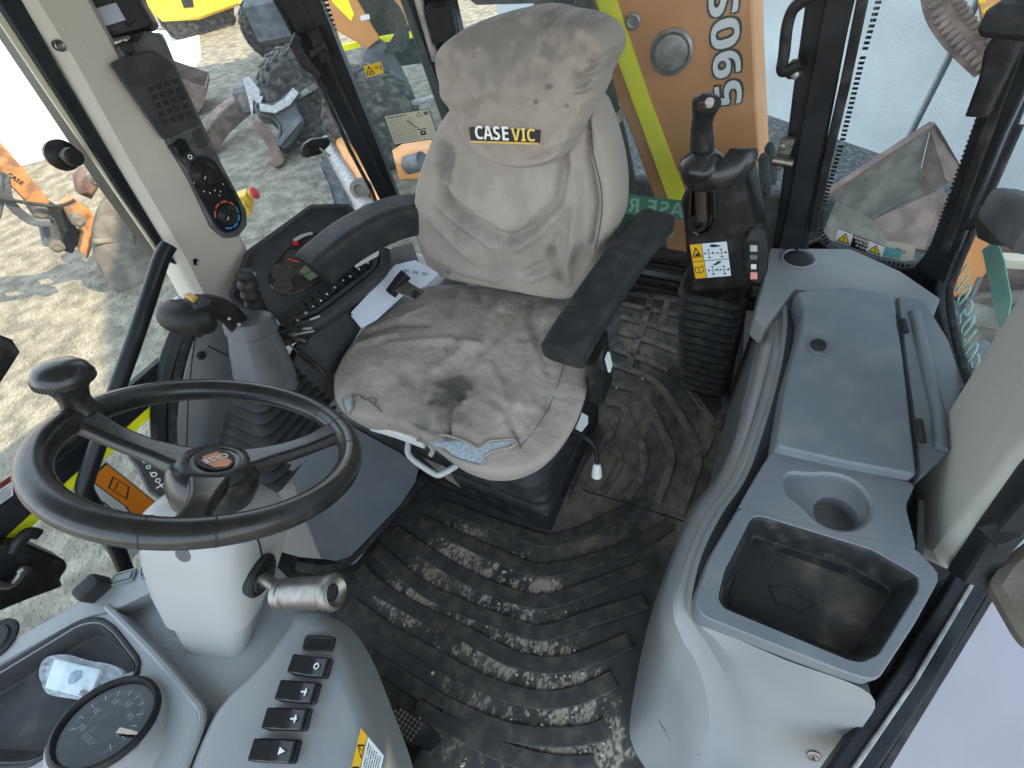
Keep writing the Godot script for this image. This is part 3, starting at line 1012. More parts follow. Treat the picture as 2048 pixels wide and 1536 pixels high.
func build_machines():
	# the digger's own orange boom right behind the cab
	var zb := plane(Vector3(0, 0, -1.72), Vector3(0.05, 0, 1))
	var boom := thing("digger_boom", "orange boom with white model number and lime stripe standing behind the seat", "digger boom", Vector3(-0.3, -1.1, -1.8))
	part("side_plate", pad(zb, trace(zb, [1080, -260, 1165, 0, 1195, 90, 1255, 250, 1310, 400, 1345, 540, 1370, 700, 1480, 720, 1505, 560, 1524, 380, 1512, 180, 1505, 0, 1500, -260]), [[0.006, -0.3], [0, -0.29], [0, -0.006], [0.006, 0]]), M.orange, boom)
	part("stripe", pad(zb, trace(zb, [1110, -260, 1192, 0, 1265, 200, 1345, 420, 1372, 388, 1305, 210, 1234, 0, 1150, -260]), [[0, 0.001], [0, 0.004]]), M.lime, boom)
	var pin := part("pin", lathe(plane(pp(zb, 1344, 103), zb.n), [[0.062, 0], [0.062, 0.012], [0.055, 0.018], [0.05, 0.012], [0.048, 0.02], [0.04, 0.024], [0.004, 0.024]], 32), M.dull_steel, boom)
	part("pin", lathe(plane(pp(zb, 1267, 41), zb.n), [[0.022, 0], [0.022, 0.01], [0.016, 0.014], [0.012, 0.012]], 24), M.dull_steel, boom)
	var ta := pp(plane(zb.o + zb.n * 0.004, zb.n), 1484, 204)
	var tb := pp(plane(zb.o + zb.n * 0.004, zb.n), 1476, -35)
	words("lettering", "590S", ta, tb, zb.n, plain(0.76, 0.80, 0.80, 0.4), boom, 0.002, false, 900, 0.72)
	var ol := pp(plane(zb.o + zb.n * 0.002, zb.n), 1488, 209)
	var oh := pp(plane(zb.o + zb.n * 0.002, zb.n), 1480, -40)
	for s in [Vector2(-0.005, -0.005), Vector2(0.005, 0.005), Vector2(-0.005, 0.005), Vector2(0.005, -0.005)]:
		words("lettering_outline", "590S", ta + Vector3(s.x, s.y, -0.003 - 0.0003 * s.x / 0.005 - 0.0006 * s.y / 0.005), tb + Vector3(s.x, s.y, -0.003 - 0.0003 * s.x / 0.005 - 0.0006 * s.y / 0.005), zb.n, M.ink, boom, 0.001, false, 900, 0.72)
	part("pull_handle", tube(curve3(px3(plane(zb.o + zb.n * 0.03, zb.n), [1488, 322, 1505, 322, 1512, 345, 1514, 420, 1508, 450]), 4), 0.008, 8), M.orange, boom)
	quad_print("boom_label", px3(zb, [1486, 330, 1497, 330, 1497, 362, 1488, 362]), paint(24, 64, Color(0.1, 0.1, 0.1), [["t", 3, 6, 18, 50, 6, Color(0.8, 0.8, 0.8)]]), boom)
	# dark rams and hoses beside the boom
	var zr := plane(Vector3(0, 0, -1.62), Vector3.BACK)
	var ram := thing("boom_ram", "thick black boom ram with hoses between seat and boom", "hydraulic ram", Vector3(-0.4, -0.6, -1.66))
	part("barrel", tube(px3(zr, [1082, -200, 1140, 60, 1208, 300, 1270, 560]), 0.085, 24), M.black, ram)
	part("clamp", tube(px3(zr, [1190, 235, 1196, 255]), 0.09, 24), M.dull_steel, ram)
	for k in 3:
		part("hose", tube(curve3(px3(plane(Vector3(0, 0, -1.5 - 0.02 * k), Vector3.BACK), [1090 + k * 14, -150, 1150 + k * 9, 60, 1195 + k * 9, 220, 1225 + k * 8, 400, 1240 + k * 7, 520])), 0.011, 8), M.rubber, ram)
	part("fitting", tube(px3(plane(Vector3(0, 0, -1.5), Vector3.BACK), [1231, 318, 1240, 350]), 0.018, 10), M.rust, ram)
	one("boom_bracket", box(Vector3(-0.78, 1.25, -1.75), Vector3(0.5, 0.5, 0.12), 0.02), M.machine_grey, "dark steel bracket at the boom head above the headrest", "bracket")
	# trencher wheel top right
	var tc := on_y(1960, 60, 0.1)
	var tp := facing(tc)
	var tr_ := thing("rock_saw", "orange plate with a rim of rusty rock teeth hanging before the concrete wall", "rock saw", tc)
	part("plate", plate(tp, [1935, -120, 1960, 40, 1985, 110, 2005, 125, 2040, 60, 2080, -40, 2060, -120], 0.06), M.orange, tr_)
	var edge := curve3(px3(tp, [1868, -100, 1880, 0, 1905, 50, 1940, 90, 1980, 128]), 4)
	part("rim", beam(edge, 0.17, 0.1, 0.01, tp.n), M.rust, tr_)
	for i in range(1, edge.size(), 1):
		var d: Vector3 = (edge[i] - edge[i - 1]).normalized()
		for e in [-1.0, 0.15]:
			var b: Vector3 = edge[i] + d.cross(tp.n) * (0.085 * e) + tp.n * 0.05
			part("tooth", lathe(plane(b, d.cross(tp.n) * (1.0 if e > 0 else -1.0) + tp.n * 0.8), [[0.024, -0.02], [0.026, 0.01], [0.014, 0.035], [0.003, 0.045]], 8), M.rust, tr_)
	var tl := px3(plane(tp.o + tp.n * 0.004, tp.n), [1963, 20, 2012, -3, 1978, 46])
	part("warning_triangle", sheet(tl, 0.002), M.yellow, tr_)
	var tm2 := px3(plane(tp.o + tp.n * 0.007, tp.n), [1979, 20, 1996, 10, 1990, 24, 1984, 30])
	part("warning_mark", sheet(tm2, 0.001), M.ink, tr_)
	part("sticker", plate(plane(tp.o + tp.n * 0.006, tp.n), [1950, -20, 1975, -20, 1972, 6, 1958, 8], 0.003, 0.0005), M.yellow, tr_)
	part("bolt", lathe(plane(pp(tp, 1957, 66), tp.n), [[0.03, 0], [0.03, 0.015], [0.02, 0.02]], 12), M.dull_steel, tr_)
	# big rusty bucket lying by the wall
	var bg := hp(-1.1)
	var bc := on_y(1750, 430, -0.85)
	var bk := thing("trenching_bucket", "large rusty bucket lying open on the ground by the concrete wall", "bucket", on_y(1760, 470, -1.1))
	var A := on_y(1650, 392, -0.72)
	var B := on_y(1862, 252, -0.45)
	var C2 := on_y(1895, 362, -0.72)
	var D := on_y(1745, 445, -0.98)
	var shell := []
	var back := (A + B) / 2 - (C2 + D) / 2
	for k in 11:
		var t := k / 10.0
		var sag := sin(t * PI) * 0.26
		shell.append([A.lerp(D, t) + Vector3(0, -sag, 0), B.lerp(C2, t) + Vector3(0, -sag, 0), B.lerp(C2, t) + Vector3(0, -sag - 0.025, 0), A.lerp(D, t) + Vector3(0, -sag - 0.025, 0)])
	part("shell", loft(shell), M.dig, bk)
	part("lip", beam([A + Vector3(0, 0.01, 0), A.lerp(B, 0.5) + Vector3(0, 0.015, 0), B + Vector3(0, 0.01, 0)], 0.05, 0.035, 0.006), M.rust, bk)
	var cheek := [B + Vector3(0, 0.03, 0), on_y(1878, 258, -0.44), on_y(1925, 340, -0.72), on_y(1905, 372, -0.76)]
	for k in 11: cheek.append((shell[10 - k][1] as Vector3) + Vector3(0.01, -0.01, 0.0))
	var web := []
	for k in 11: web.append((shell[k][1] as Vector3) + Vector3(0.004, 0.004, 0.0))
	part("web", sheet(web, 0.012), M.rust, bk)
	part("cheek", sheet(cheek, 0.03), M.rust, bk)
	var ck2 := [A, D + Vector3(0, 0.02, 0), on_y(1800, 520, -1.05), on_y(1660, 500, -1.08), on_y(1640, 440, -0.95)]
	part("cheek", sheet(ck2, 0.03), M.dig, bk)
	part("plate", sheet([D + Vector3(0, 0.03, 0), C2 + Vector3(0, -0.05, 0), on_y(1905, 430, -1.0), on_y(1850, 500, -1.06), on_y(1730, 480, -1.05)], 0.03), M.rust, bk)
	part("edge", tube([C2, C2.lerp(B, 0.5), B], 0.014, 8), M.rust, bk)
	for s in [[1868, 330, 1886, 316, 1884, 345], [1660, 425, 1690, 440, 1672, 460], [1740, 360, 1752, 356, 1748, 364]]:
		pass
	# machinery seen through the door glass
	var mc := on_y(1960, 560, -0.5)
	var mt2 := thing("crusher_frame", "rust orange machine frame with a pale beam seen through the door glass", "machine frame", mc)
	var mp := facing(mc, 0.2)
	part("body", plate(mp, [1830, 560, 1905, 440, 2000, 420, 2140, 430, 2140, 560, 2060, 640, 1980, 700, 1890, 640], 0.3), M.rust, mt2)
	part("panel", plate(plane(mp.o + mp.n * 0.04, mp.n, mp.x), [1885, 600, 1930, 440, 2010, 430, 1990, 520, 1940, 590], 0.04), M.orange, mt2)
	part("cross_beam", beam(px3(plane(mp.o + mp.n * 0.08, mp.n), [2000, 520, 2120, 528]), 0.07, 0.05, 0.006), plain(0.5, 0.48, 0.36, 0.7), mt2)
	part("cross_beam", beam(px3(plane(mp.o + mp.n * 0.08, mp.n), [1935, 600, 2100, 590]), 0.05, 0.06, 0.006), M.dig, mt2)
	part("strut", beam(px3(plane(mp.o + mp.n * 0.1, mp.n), [1960, 555, 1932, 620]), 0.02, 0.02, 0.004), M.machine_grey, mt2)
	part("block", box(pp(mp, 1985, 640) + mp.n * 0.1, Vector3(0.25, 0.18, 0.2), 0.02), M.dig, mt2)
	part("slab", plate(plane(mp.o + mp.n * 0.2, mp.n), [1885, 640, 1900, 610, 1990, 700, 2010, 760, 1960, 900, 1930, 860], 0.1), M.machine_grey, mt2)
	part("bracket", plate(plane(mp.o + mp.n * 0.12, mp.n), [1920, 430, 1960, 400, 1985, 430, 1940, 470], 0.05), M.orange, mt2)
	# orange stick and bucket outside the side window
	var ac := on_y(120, 440, -0.5)
	var apl := facing(ac)
	var ex := thing("orange_excavator", "orange excavator arm with black linkage reaching down beside the white wall", "excavator arm", on_y(150, 500, -1.1))
	part("stick", pad(apl, trace(apl, [-160, 100, 0, 285, 40, 330, 92, 395, 85, 410, 50, 402, 10, 360, -170, 200]), [[0.01, -0.14], [0, -0.13], [0, 0.13], [0.01, 0.14]]), M.dirty_orange, ex)
	words("lettering", "CASE", pp(plane(apl.o + apl.n * 0.141, apl.n), 14, 350), pp(plane(apl.o + apl.n * 0.141, apl.n), 42, 370), apl.n, M.ink, ex, 0.003)
	part("link", beam(curve3(px3(plane(apl.o + apl.n * 0.2, apl.n), [-40, 480, -10, 430, 6, 345, 16, 400, 60, 440, 100, 445]), 4), 0.07, 0.06, 0.015, apl.n), M.machine_grey, ex)
	part("link", beam(px3(plane(apl.o + apl.n * 0.1, apl.n), [68, 405, 92, 445, 105, 490]), [0.13, 0.11, 0.13], 0.1, 0.03, apl.n), M.machine_grey, ex)
	part("link", beam(px3(plane(apl.o - apl.n * 0.1, apl.n), [88, 408, 120, 430, 140, 470, 130, 500]), [0.1, 0.12, 0.16, 0.1], 0.12, 0.03, apl.n), M.black, ex)
	part("hose", tube(curve3(px3(plane(apl.o + apl.n * 0.25, apl.n), [-20, 395, 20, 400, 70, 408, 120, 412, 150, 400]), 4), 0.015, 8), M.rubber, ex)
	for s in [[72, 415], [103, 480], [145, 430], [178, 350]]:
		part("pin", lathe(plane(pp(apl, s[0], s[1]) + apl.n * 0.2, apl.n), [[0.055, -0.1], [0.055, 0], [0.03, 0.015], [0.025, 0.012]], 16), M.dig, ex)
	part("hitch", plate(plane(apl.o + apl.n * 0.05, apl.n), [128, 415, 150, 398, 180, 420, 196, 445, 190, 480, 175, 520, 160, 500, 168, 465, 140, 440], 0.2), M.dirty_orange, ex)
	part("hitch_cap", plate(plane(apl.o - apl.n * 0.05, apl.n), [155, 360, 170, 340, 196, 345, 200, 375, 185, 400, 160, 390], 0.2, 0.03), M.rust, ex)
	var cb := on_y(250, 470, -0.72)
	var cpl := facing(cb, 0.35)
	var cup := thing("excavator_bucket", "dull grey round bucket on the orange arm's hitch", "bucket", on_y(260, 590, -1.1))
	var op := smooth2(trace(cpl, [178, 470, 196, 405, 235, 365, 285, 372, 330, 420, 352, 500, 345, 570, 305, 600, 255, 598, 215, 572, 190, 525]), 2)
	part("body", pad(cpl, op, [[0.05, -0.55], [0, -0.4], [0, -0.02], [0.03, 0.02], [0.10, 0.045], [0.25, 0.06]]), M.dig, cup)
	part("wear_strap", tube(px3(plane(cpl.o + cpl.n * 0.03, cpl.n), [188, 485, 240, 480, 320, 488, 350, 510]), 0.03, 8), M.dig, cup)
	# row of attachments on the gravel behind the quarter window
	bucket("toothed_bucket", "brown rock bucket with long teeth standing on the gravel", on_y(395, 218, -1.1) + Vector3(0, 0.45, 0), Vector3(0.7, 0, 0.7), Vector3(0.5, 0.75, -0.4), 0.8, 0.75, M.rust, 5)
	var dz := thing("attachment_arm", "long brown steel arm lying between the rock bucket and the wide bucket", "arm", on_y(440, 260, -1.1))
	part("beam", beam([on_y(395, 300, -0.95), on_y(440, 245, -0.85), on_y(500, 195, -0.75)], [0.25, 0.22, 0.2], 0.25, 0.03), M.rust, dz)
	part("head", box(on_y(500, 195, -0.72), Vector3(0.34, 0.34, 0.34), 0.05, Basis(Vector3.UP, 0.6)), M.machine_grey, dz)
	part("pin", lathe(plane(on_y(494, 200, -0.5), Vector3(0.5, 0.2, 0.8)), [[0.09, 0], [0.09, 0.03], [0.05, 0.04]], 20), M.dig, dz)
	var gc := on_y(548, 338, -1.1)
	var gpl := facing(gc, 0.5)
	var gb := thing("grader_blade", "dark grey curved blade with pale steel side plates on the gravel beside the tyre", "blade", gc)
	part("side_plate", pad(gpl, trace(gpl, [486, 156, 498, 152, 528, 190, 520, 212, 507, 200, 505, 240, 498, 205]), [[0.004, -0.06], [0, -0.05], [0, 0], [0.004, 0.005]]), M.dull_steel, gb)
	part("curved_frame", pad(plane(gpl.o + gpl.n * 0.02, gpl.n, gpl.x), smooth2(trace(gpl, [505, 205, 525, 205, 545, 208, 570, 192, 590, 168, 602, 180, 592, 215, 612, 240, 596, 268, 570, 300, 552, 290, 560, 255, 545, 235, 515, 232]), 2), [[0.03, -0.5], [0, -0.42], [0, -0.02], [0.02, 0.0], [0.04, -0.02]]), M.machine_grey, gb)
	part("blade", pad(plane(gpl.o + gpl.n * 0.06, gpl.n, gpl.x), smooth2(trace(gpl, [503, 246, 518, 243, 545, 262, 560, 300, 574, 326, 546, 340, 538, 300, 522, 270]), 1), [[0.004, -0.3], [0, -0.28], [0, 0.0], [0.01, 0.01]]), M.rust, gb)
	part("rib", beam(px3(plane(gpl.o + gpl.n * 0.05, gpl.n), [520, 216, 548, 220, 575, 205, 592, 182]), 0.09, 0.06, 0.01, gpl.n), M.dull_steel, gb)
	part("rib", beam(px3(plane(gpl.o + gpl.n * 0.05, gpl.n), [556, 290, 580, 262, 598, 240]), 0.06, 0.05, 0.01, gpl.n), M.machine_grey, gb)
	var wl := thing("wheel_loader", "orange and grey loader parked behind the row of buckets", "loader", on_y(600, 180, -1.1))
	wheel_at("wheel", on_y(640, 272, -1.1) + Vector3(0, 0.5, 0), Vector3(0.8, 0, 0.55), 0.5, 0.4, wl, M.machine_grey)
	wheel_at("wheel", on_y(565, 114, -1.1) + Vector3(0, 0.48, 0), Vector3(0.8, 0, 0.55), 0.48, 0.4, wl, M.orange)
	part("body", box(on_y(590, 150, -1.1) + Vector3(0.1, 0.85, -0.2), Vector3(0.9, 0.6, 1.1), 0.08, Basis(Vector3.UP, 0.6)), M.machine_grey, wl)
	part("cab_plate", box(on_y(590, 150, -1.1) + Vector3(0.2, 1.3, -0.1), Vector3(0.5, 0.3, 0.5), 0.05, Basis(Vector3.UP, 0.6)), M.orange, wl)
	part("fender", beam(curve3([on_y(540, 22, -0.5), on_y(560, 15, -0.4), on_y(585, 50, -0.5)], 5), 0.3, 0.08, 0.02), M.orange, wl)
	for k in 4:
		part("hose", tube(curve3([on_y(505 + k * 14, 20, -0.4), on_y(535 + k * 10, 60, -0.6), on_y(570 + k * 12, 40, -0.3)], 6), 0.03, 8), M.rubber, wl)
	part("step_blade", beam([on_y(575, 175, -0.6), on_y(618, 140, -0.45)], 0.2, 0.06, 0.01), M.dull_steel, wl)
	part("step_blade", beam([on_y(588, 200, -0.6), on_y(625, 175, -0.45)], 0.16, 0.06, 0.01), M.dull_steel, wl)
	# loader arm seen through the corner window
	var lc := on_y(740, 90, -0.1)
	var lpl := facing(lc)
	var ld := thing("orange_loader", "orange loader arm with lime stripe behind the corner window stickers", "loader arm", on_y(760, 200, -1.1))
	part("arm", pad(lpl, trace(lpl, [640, -60, 690, -40, 752, 66, 760, 78, 735, 98, 672, 60, 655, 10]), [[0.01, -0.2], [0, -0.19], [0, -0.01], [0.01, 0]]), M.orange, ld)
	part("stripe", pad(lpl, trace(lpl, [660, -40, 680, -40, 708, 28, 702, 42, 665, 4]), [[0, 0.001], [0, 0.006]]), M.lime, ld)
	part("data_label", plate(plane(lpl.o + lpl.n * 0.01, lpl.n), [720, 32, 738, 28, 740, 38, 722, 42], 0.004, 0.0005), M.white, ld)
	part("knuckle", pad(lpl, smooth2(trace(lpl, [738, 92, 770, 88, 800, 130, 830, 190, 850, 250, 840, 330, 790, 340, 740, 270, 722, 190, 720, 130])), [[0.03, -0.35], [0, -0.3], [0, -0.06], [0.05, -0.03]]), M.machine_grey, ld)
	part("grille", plate(plane(lpl.o - lpl.n * 0.4, lpl.n), [690, -60, 860, -60, 900, 120, 740, 140], 0.3), M.black, ld)
	part("stripe", beam(px3(plane(lpl.o - lpl.n * 0.35, lpl.n), [682, 96, 720, 88]), 0.06, 0.06, 0.004), M.lime, ld)
	part("stripe", beam(px3(plane(lpl.o - lpl.n * 0.35, lpl.n), [758, 80, 828, 68]), 0.06, 0.06, 0.004), M.lime, ld)
	part("cowl", plate(plane(lpl.o - lpl.n * 0.3, lpl.n), [790, 0, 805, -40, 830, -40, 822, 50, 800, 52], 0.2), M.orange, ld)
	for k in 5:
		part("hose", tube(curve3(px3(plane(lpl.o + lpl.n * (0.02 * k), lpl.n), [720 + 8 * k, -30, 775 + 6 * k, 20, 795 + 5 * k, 60 + 4 * k, 770 + 8 * k, 105]), 5), 0.022, 8), M.rubber, ld)
	wheel_at("wheel", on_y(775, 330, -1.1) + Vector3(0, 0.5, 0), Vector3(0.6, 0.0, 0.8), 0.5, 0.4, ld, M.machine_grey)
	part("rail", beam([on_y(800, 212, -0.5), on_y(870, 195, -0.42)], 0.06, 0.05, 0.01), M.dull_steel, ld)
	# two long rams on a skid
	var sk := thing("ram_skid", "two long worn rams lying on a steel skid close behind the cab", "hydraulic rams", on_y(690, 370, -1.1))
	part("ram", tube([on_y(655, 285, -0.75), on_y(690, 345, -0.75), on_y(722, 400, -0.75), on_y(740, 430, -0.75)], [0.08, 0.09, 0.09, 0.11], 18), M.dull_steel, sk)
	part("ram", tube([on_y(678, 275, -0.7), on_y(702, 315, -0.7), on_y(738, 365, -0.7), on_y(770, 410, -0.7)], [0.07, 0.08, 0.08, 0.06], 18), M.orange, sk)
	part("rail", beam([on_y(628, 320, -1.0), on_y(655, 385, -1.0), on_y(668, 430, -1.0)], 0.1, 0.12, 0.01), M.dig, sk)
	part("plate", sheet([on_y(640, 310, -1.0), on_y(680, 320, -1.0), on_y(760, 430, -1.0), on_y(680, 450, -1.0)], 0.04), M.machine_grey, sk)
	part("eye", lathe(plane(on_y(722, 378, -0.62), Vector3(0.4, 0.3, 0.8)), [[0.09, -0.06], [0.09, 0.04], [0.05, 0.05], [0.045, 0.03]], 18), M.dig, sk)
	var bh := thing("orange_breaker", "small orange housing with hoses low behind the corner window", "breaker", on_y(820, 340, -1.1))
	part("housing", plate(facing(on_y(820, 330, -0.6)), [790, 325, 825, 302, 870, 300, 880, 360, 800, 365], 0.3, 0.03), M.orange, bh)
	part("hose_pack", tube([on_y(815, 330, -0.5), on_y(845, 322, -0.45)], 0.08, 12), M.machine_grey, bh)
	# yellow machine far back
	var yc := on_y(385, 78, -1.1)
	var yp := facing(yc)
	var ym := thing("yellow_roller", "bright yellow machine parked at the far end of the yard", "road roller", on_y(380, 75, -1.1))
	part("body", pad(yp, trace(yp, [272, -120, 285, 10, 325, 44, 400, 40, 482, 10, 470, -120]), [[0.04, -1.5], [0, -1.4], [0, -0.05], [0.05, 0]]), M.machine_yellow, ym)
	part("badge", plate(plane(yp.o + yp.n * 0.01, yp.n), [362, 0, 385, -4, 388, 14, 368, 16], 0.01, 0.001), M.ink, ym)
	wheel_at("drum", pp(yp, 392, 22) - yp.n * 0.5, yp.n, 0.8, 0.6, ym, M.machine_grey)

# ---------------- inside the cab ----------------
func mud_texture() -> Image:
	# dust and dried mud trodden into the mat, over 1.4 m
	var n := 768
	var im := Image.create(n, n, false, Image.FORMAT_RGB8)
	var a := FastNoiseLite.new()
	a.frequency = 0.006
	a.fractal_octaves = 5
	a.seed = 3
	var b := FastNoiseLite.new()
	b.frequency = 0.05
	b.fractal_octaves = 4
	b.seed = 8
	var c := FastNoiseLite.new()
	c.frequency = 0.16
	c.fractal_octaves = 2
	c.seed = 5
	var worn := []
	for s in [[900, 1090, 0.16, 0.8], [1010, 1190, 0.20, 1.0], [820, 1190, 0.16, 0.9], [930, 1270, 0.2, 0.7], [1050, 1290, 0.16, 0.95], [1130, 1400, 0.2, 1.0], [1180, 1490, 0.16, 1.1], [1080, 1500, 0.2, 0.9], [960, 1420, 0.2, 0.45], [1080, 1170, 0.1, 1.0]]:
		var q := on_y(s[0], s[1], 0.006)
		worn.append([Vector2(q.x, q.z), s[2], s[3]])
	var brown := []
	for s in [[1280, 820, 0.22], [1230, 950, 0.2], [1340, 1000, 0.25], [1180, 1030, 0.2], [1290, 680, 0.3], [1400, 880, 0.2]]:
		var q := on_y(s[0], s[1], 0.006)
		brown.append([Vector2(q.x, q.z), s[2]])
	for y in n:
		for x in n:
			var p := Vector2(-1.05 + 1.4 * x / n, -1.85 + 2.3 * y / n)
			var w := 0.0
			for s in worn: w = maxf(w, s[2] * (1.0 - smoothstep(0.2, 1.0, p.distance_to(s[0]) / s[1])))
			var br := 0.0
			for s in brown: br = maxf(br, 1.0 - smoothstep(0.1, 1.0, p.distance_to(s[0]) / s[1]))
			var na := a.get_noise_2d(x, y)
			var nb := b.get_noise_2d(x, y)
			var nc := c.get_noise_2d(x, y)
			var dust := clampf(0.42 + na * 0.9 + nb * 0.5, 0.0, 1.0) * (0.24 + 0.38 * w + 1.0 * br)
			var col := Color(0.024, 0.026, 0.027).lerp(Color(0.185, 0.155, 0.113), clampf(dust * 0.95, 0, 1))
			var flake := smoothstep(0.30, 0.50, w * 0.38 + nb * 0.55 + nc * 0.38 + na * 0.45)
			col = col.lerp(Color(0.44, 0.385, 0.29) * (0.75 + 0.5 * nc), flake * minf(0.8, w))
			im.set_pixel(x, y, Color(col.r, col.g, col.b).linear_to_srgb())
	return im

func build_floor():
	struct("cab_floor", slab(hp(-0.06), PackedVector2Array([Vector2(-1.22, -1.4), Vector2(-0.9, -1.85), Vector2(0.2, -1.85), Vector2(0.2, 0.5), Vector2(-0.88, 0.5), Vector2(-0.9, -0.02), Vector2(-1.22, -0.1)]), -0.05, 0.05), M.black)
	var mm := printed(mud_texture(), 0.62)
	mm.normal_enabled = true
	mm.normal_texture = scuff
	mm.normal_scale = 0.4
	var uv := func(p: Vector3) -> Vector2: return Vector2((p.x + 1.05) / 1.4, (p.z + 1.85) / 2.3)
	var mat := thing("floor_mat", "black ribbed rubber floor mat crusted with pale dried mud", "floor mat", Vector3(-0.35, 0, -0.5))
	var fl := plane(Vector3(0, 0, 0), Vector3.UP)
	part("sheet", slab(fl, PackedVector2Array([Vector2(-0.84, -1.8), Vector2(0.12, -1.8), Vector2(0.12, 0.42), Vector2(-0.84, 0.42)]), -0.012, 0.004, 0.002), mm, mat, uv)
	# seam between the two halves of the mat
	part("seam", beam(px3(hp(0.0045), [1120, 962, 1180, 985, 1260, 1008, 1376, 1046]), 0.004, 0.003, 0.0005), M.ink, mat)
	# raised pads between the grooves, and ribs
	var rm := noisy([[0.3, 0.022, 0.022, 0.021], [0.55, 0.036, 0.034, 0.030], [0.8, 0.065, 0.056, 0.044]], 0.3, 0.65, 0.4, 0.02, 71)
	var rm2 := noisy([[0.3, 0.085, 0.078, 0.064], [0.55, 0.125, 0.112, 0.09], [0.8, 0.165, 0.148, 0.118]], 0.3, 0.75, 0.4, 0.02, 72)
	var ribs := [
		[840, 1041, 912, 1074, 1024, 1124, 1090, 1142, 1200, 1118, 1290, 1080, 1340, 1048],
		[789, 1061, 865, 1114, 939, 1157, 1024, 1192, 1090, 1204, 1184, 1176, 1312, 1126],
		[752, 1097, 812, 1150, 879, 1194, 1024, 1252, 1090, 1266, 1184, 1236, 1290, 1203],
		[719, 1137, 759, 1177, 845, 1227, 929, 1267, 1024, 1317, 1107, 1331, 1174, 1317, 1258, 1282],
		[699, 1205, 779, 1264, 862, 1311, 945, 1357, 1024, 1388, 1090, 1400, 1157, 1390, 1228, 1358],
		[735, 1312, 829, 1374, 912, 1421, 1010, 1462, 1107, 1474, 1184, 1467, 1216, 1452],
		[835, 1408, 890, 1440, 960, 1482, 1030, 1512, 1110, 1530, 1190, 1530],
		[880, 1010, 960, 1040, 1040, 1068, 1098, 1082, 1170, 1062, 1255, 1022]]
	for r in ribs:
		part("rib", beam(curve3(px3(hp(0.006), r), 5), 0.040, 0.013, 0.003), rm, mat)
	for r in [[1221, 729, 1264, 742, 1311, 765, 1344, 805, 1384, 872, 1396, 905, 1391, 945, 1374, 990, 1361, 1030],
		[1221, 767, 1271, 782, 1297, 805, 1317, 849, 1341, 899, 1337, 945, 1314, 1005],
		[1214, 805, 1244, 812, 1264, 852, 1287, 905, 1281, 955, 1254, 995],
		[1210, 885, 1240, 912, 1231, 945, 1205, 985], [1180, 925, 1218, 872, 1232, 835], [1145, 1000, 1180, 925],
		[1377, 775, 1404, 812, 1431, 852], [1424, 862, 1416, 885, 1402, 912], [1448, 790, 1452, 815, 1432, 858],
		[1301, 592, 1290, 640, 1272, 690, 1255, 742], [1334, 604, 1321, 655],
		[1244, 609, 1294, 619, 1357, 631], [1241, 635, 1300, 651, 1357, 669], [1237, 665, 1300, 684, 1354, 705], [1227, 699, 1280, 718, 1337, 741], [1250, 585, 1300, 594, 1362, 604]]:
		part("rib", beam(curve3(px3(hp(0.006), r), 4), 0.026, 0.012, 0.003), rm2, mat)
	# turned-up edge along the lever console
	part("edge", tube(curve3(px3(hp(0.02), [862, 930, 830, 972, 770, 1040, 700, 1112, 660, 1135, 600, 1128]), 5), 0.022, 8), M.rubber, mat)
	# crumbs and grit lying on the mat
	var spots := [[1010, 1195], [1075, 1172], [940, 1100], [1050, 1300], [1120, 1400], [1165, 1460], [1190, 1500], [1090, 1345], [1010, 1260], [850, 1200], [960, 1230], [1000, 1500], [1150, 1330], [1230, 1480]]
	var q := PackedVector3Array()
	for i in 520:
		var s = spots[rng.randi() % spots.size()]
		var c := on_y(s[0] + rng.randfn(0, 42), s[1] + rng.randfn(0, 36), 0.0075)
		if c.x < -0.78 or c.x > 0.02: continue
		var r := 0.0012 + 0.0045 * pow(rng.randf(), 3.0)
		var o := PackedVector2Array()
		for k in 6: o.append(Vector2(cos(TAU * k / 6), sin(TAU * k / 6)) * r * rng.randf_range(0.5, 1.5))
		q.append_array(pad(plane(c, Vector3(rng.randfn(0, 0.2), 1, rng.randfn(0, 0.2))), o, [[0, -0.003], [r * 0.25, r * 0.5]]))
	var cr := one("dried_mud", q, noisy([[0.3, 0.30, 0.28, 0.22], [0.7, 0.46, 0.43, 0.36]], 0.05, 0.95, 0.0, 0.03, 77), "pale crumbs of dried mud scattered over the ribbed mat", "dried mud")
	cr.set_meta("kind", "stuff")
	for s in [[1285, 758], [1302, 725], [1222, 770], [1233, 776]]:
		var c := on_y(s[0], s[1], 0.008)
		one("glass_crumb", lathe(plane(c, Vector3(0.2, 1, 0.1)), [[0.002, -0.004], [0.0045, -0.001], [0.003, 0.003]], 7), plain(0.5, 0.68, 0.62, 0.15), "tiny glassy crumb on the mat below the bellows tower", "glass crumb", "glassy crumbs on the mat")

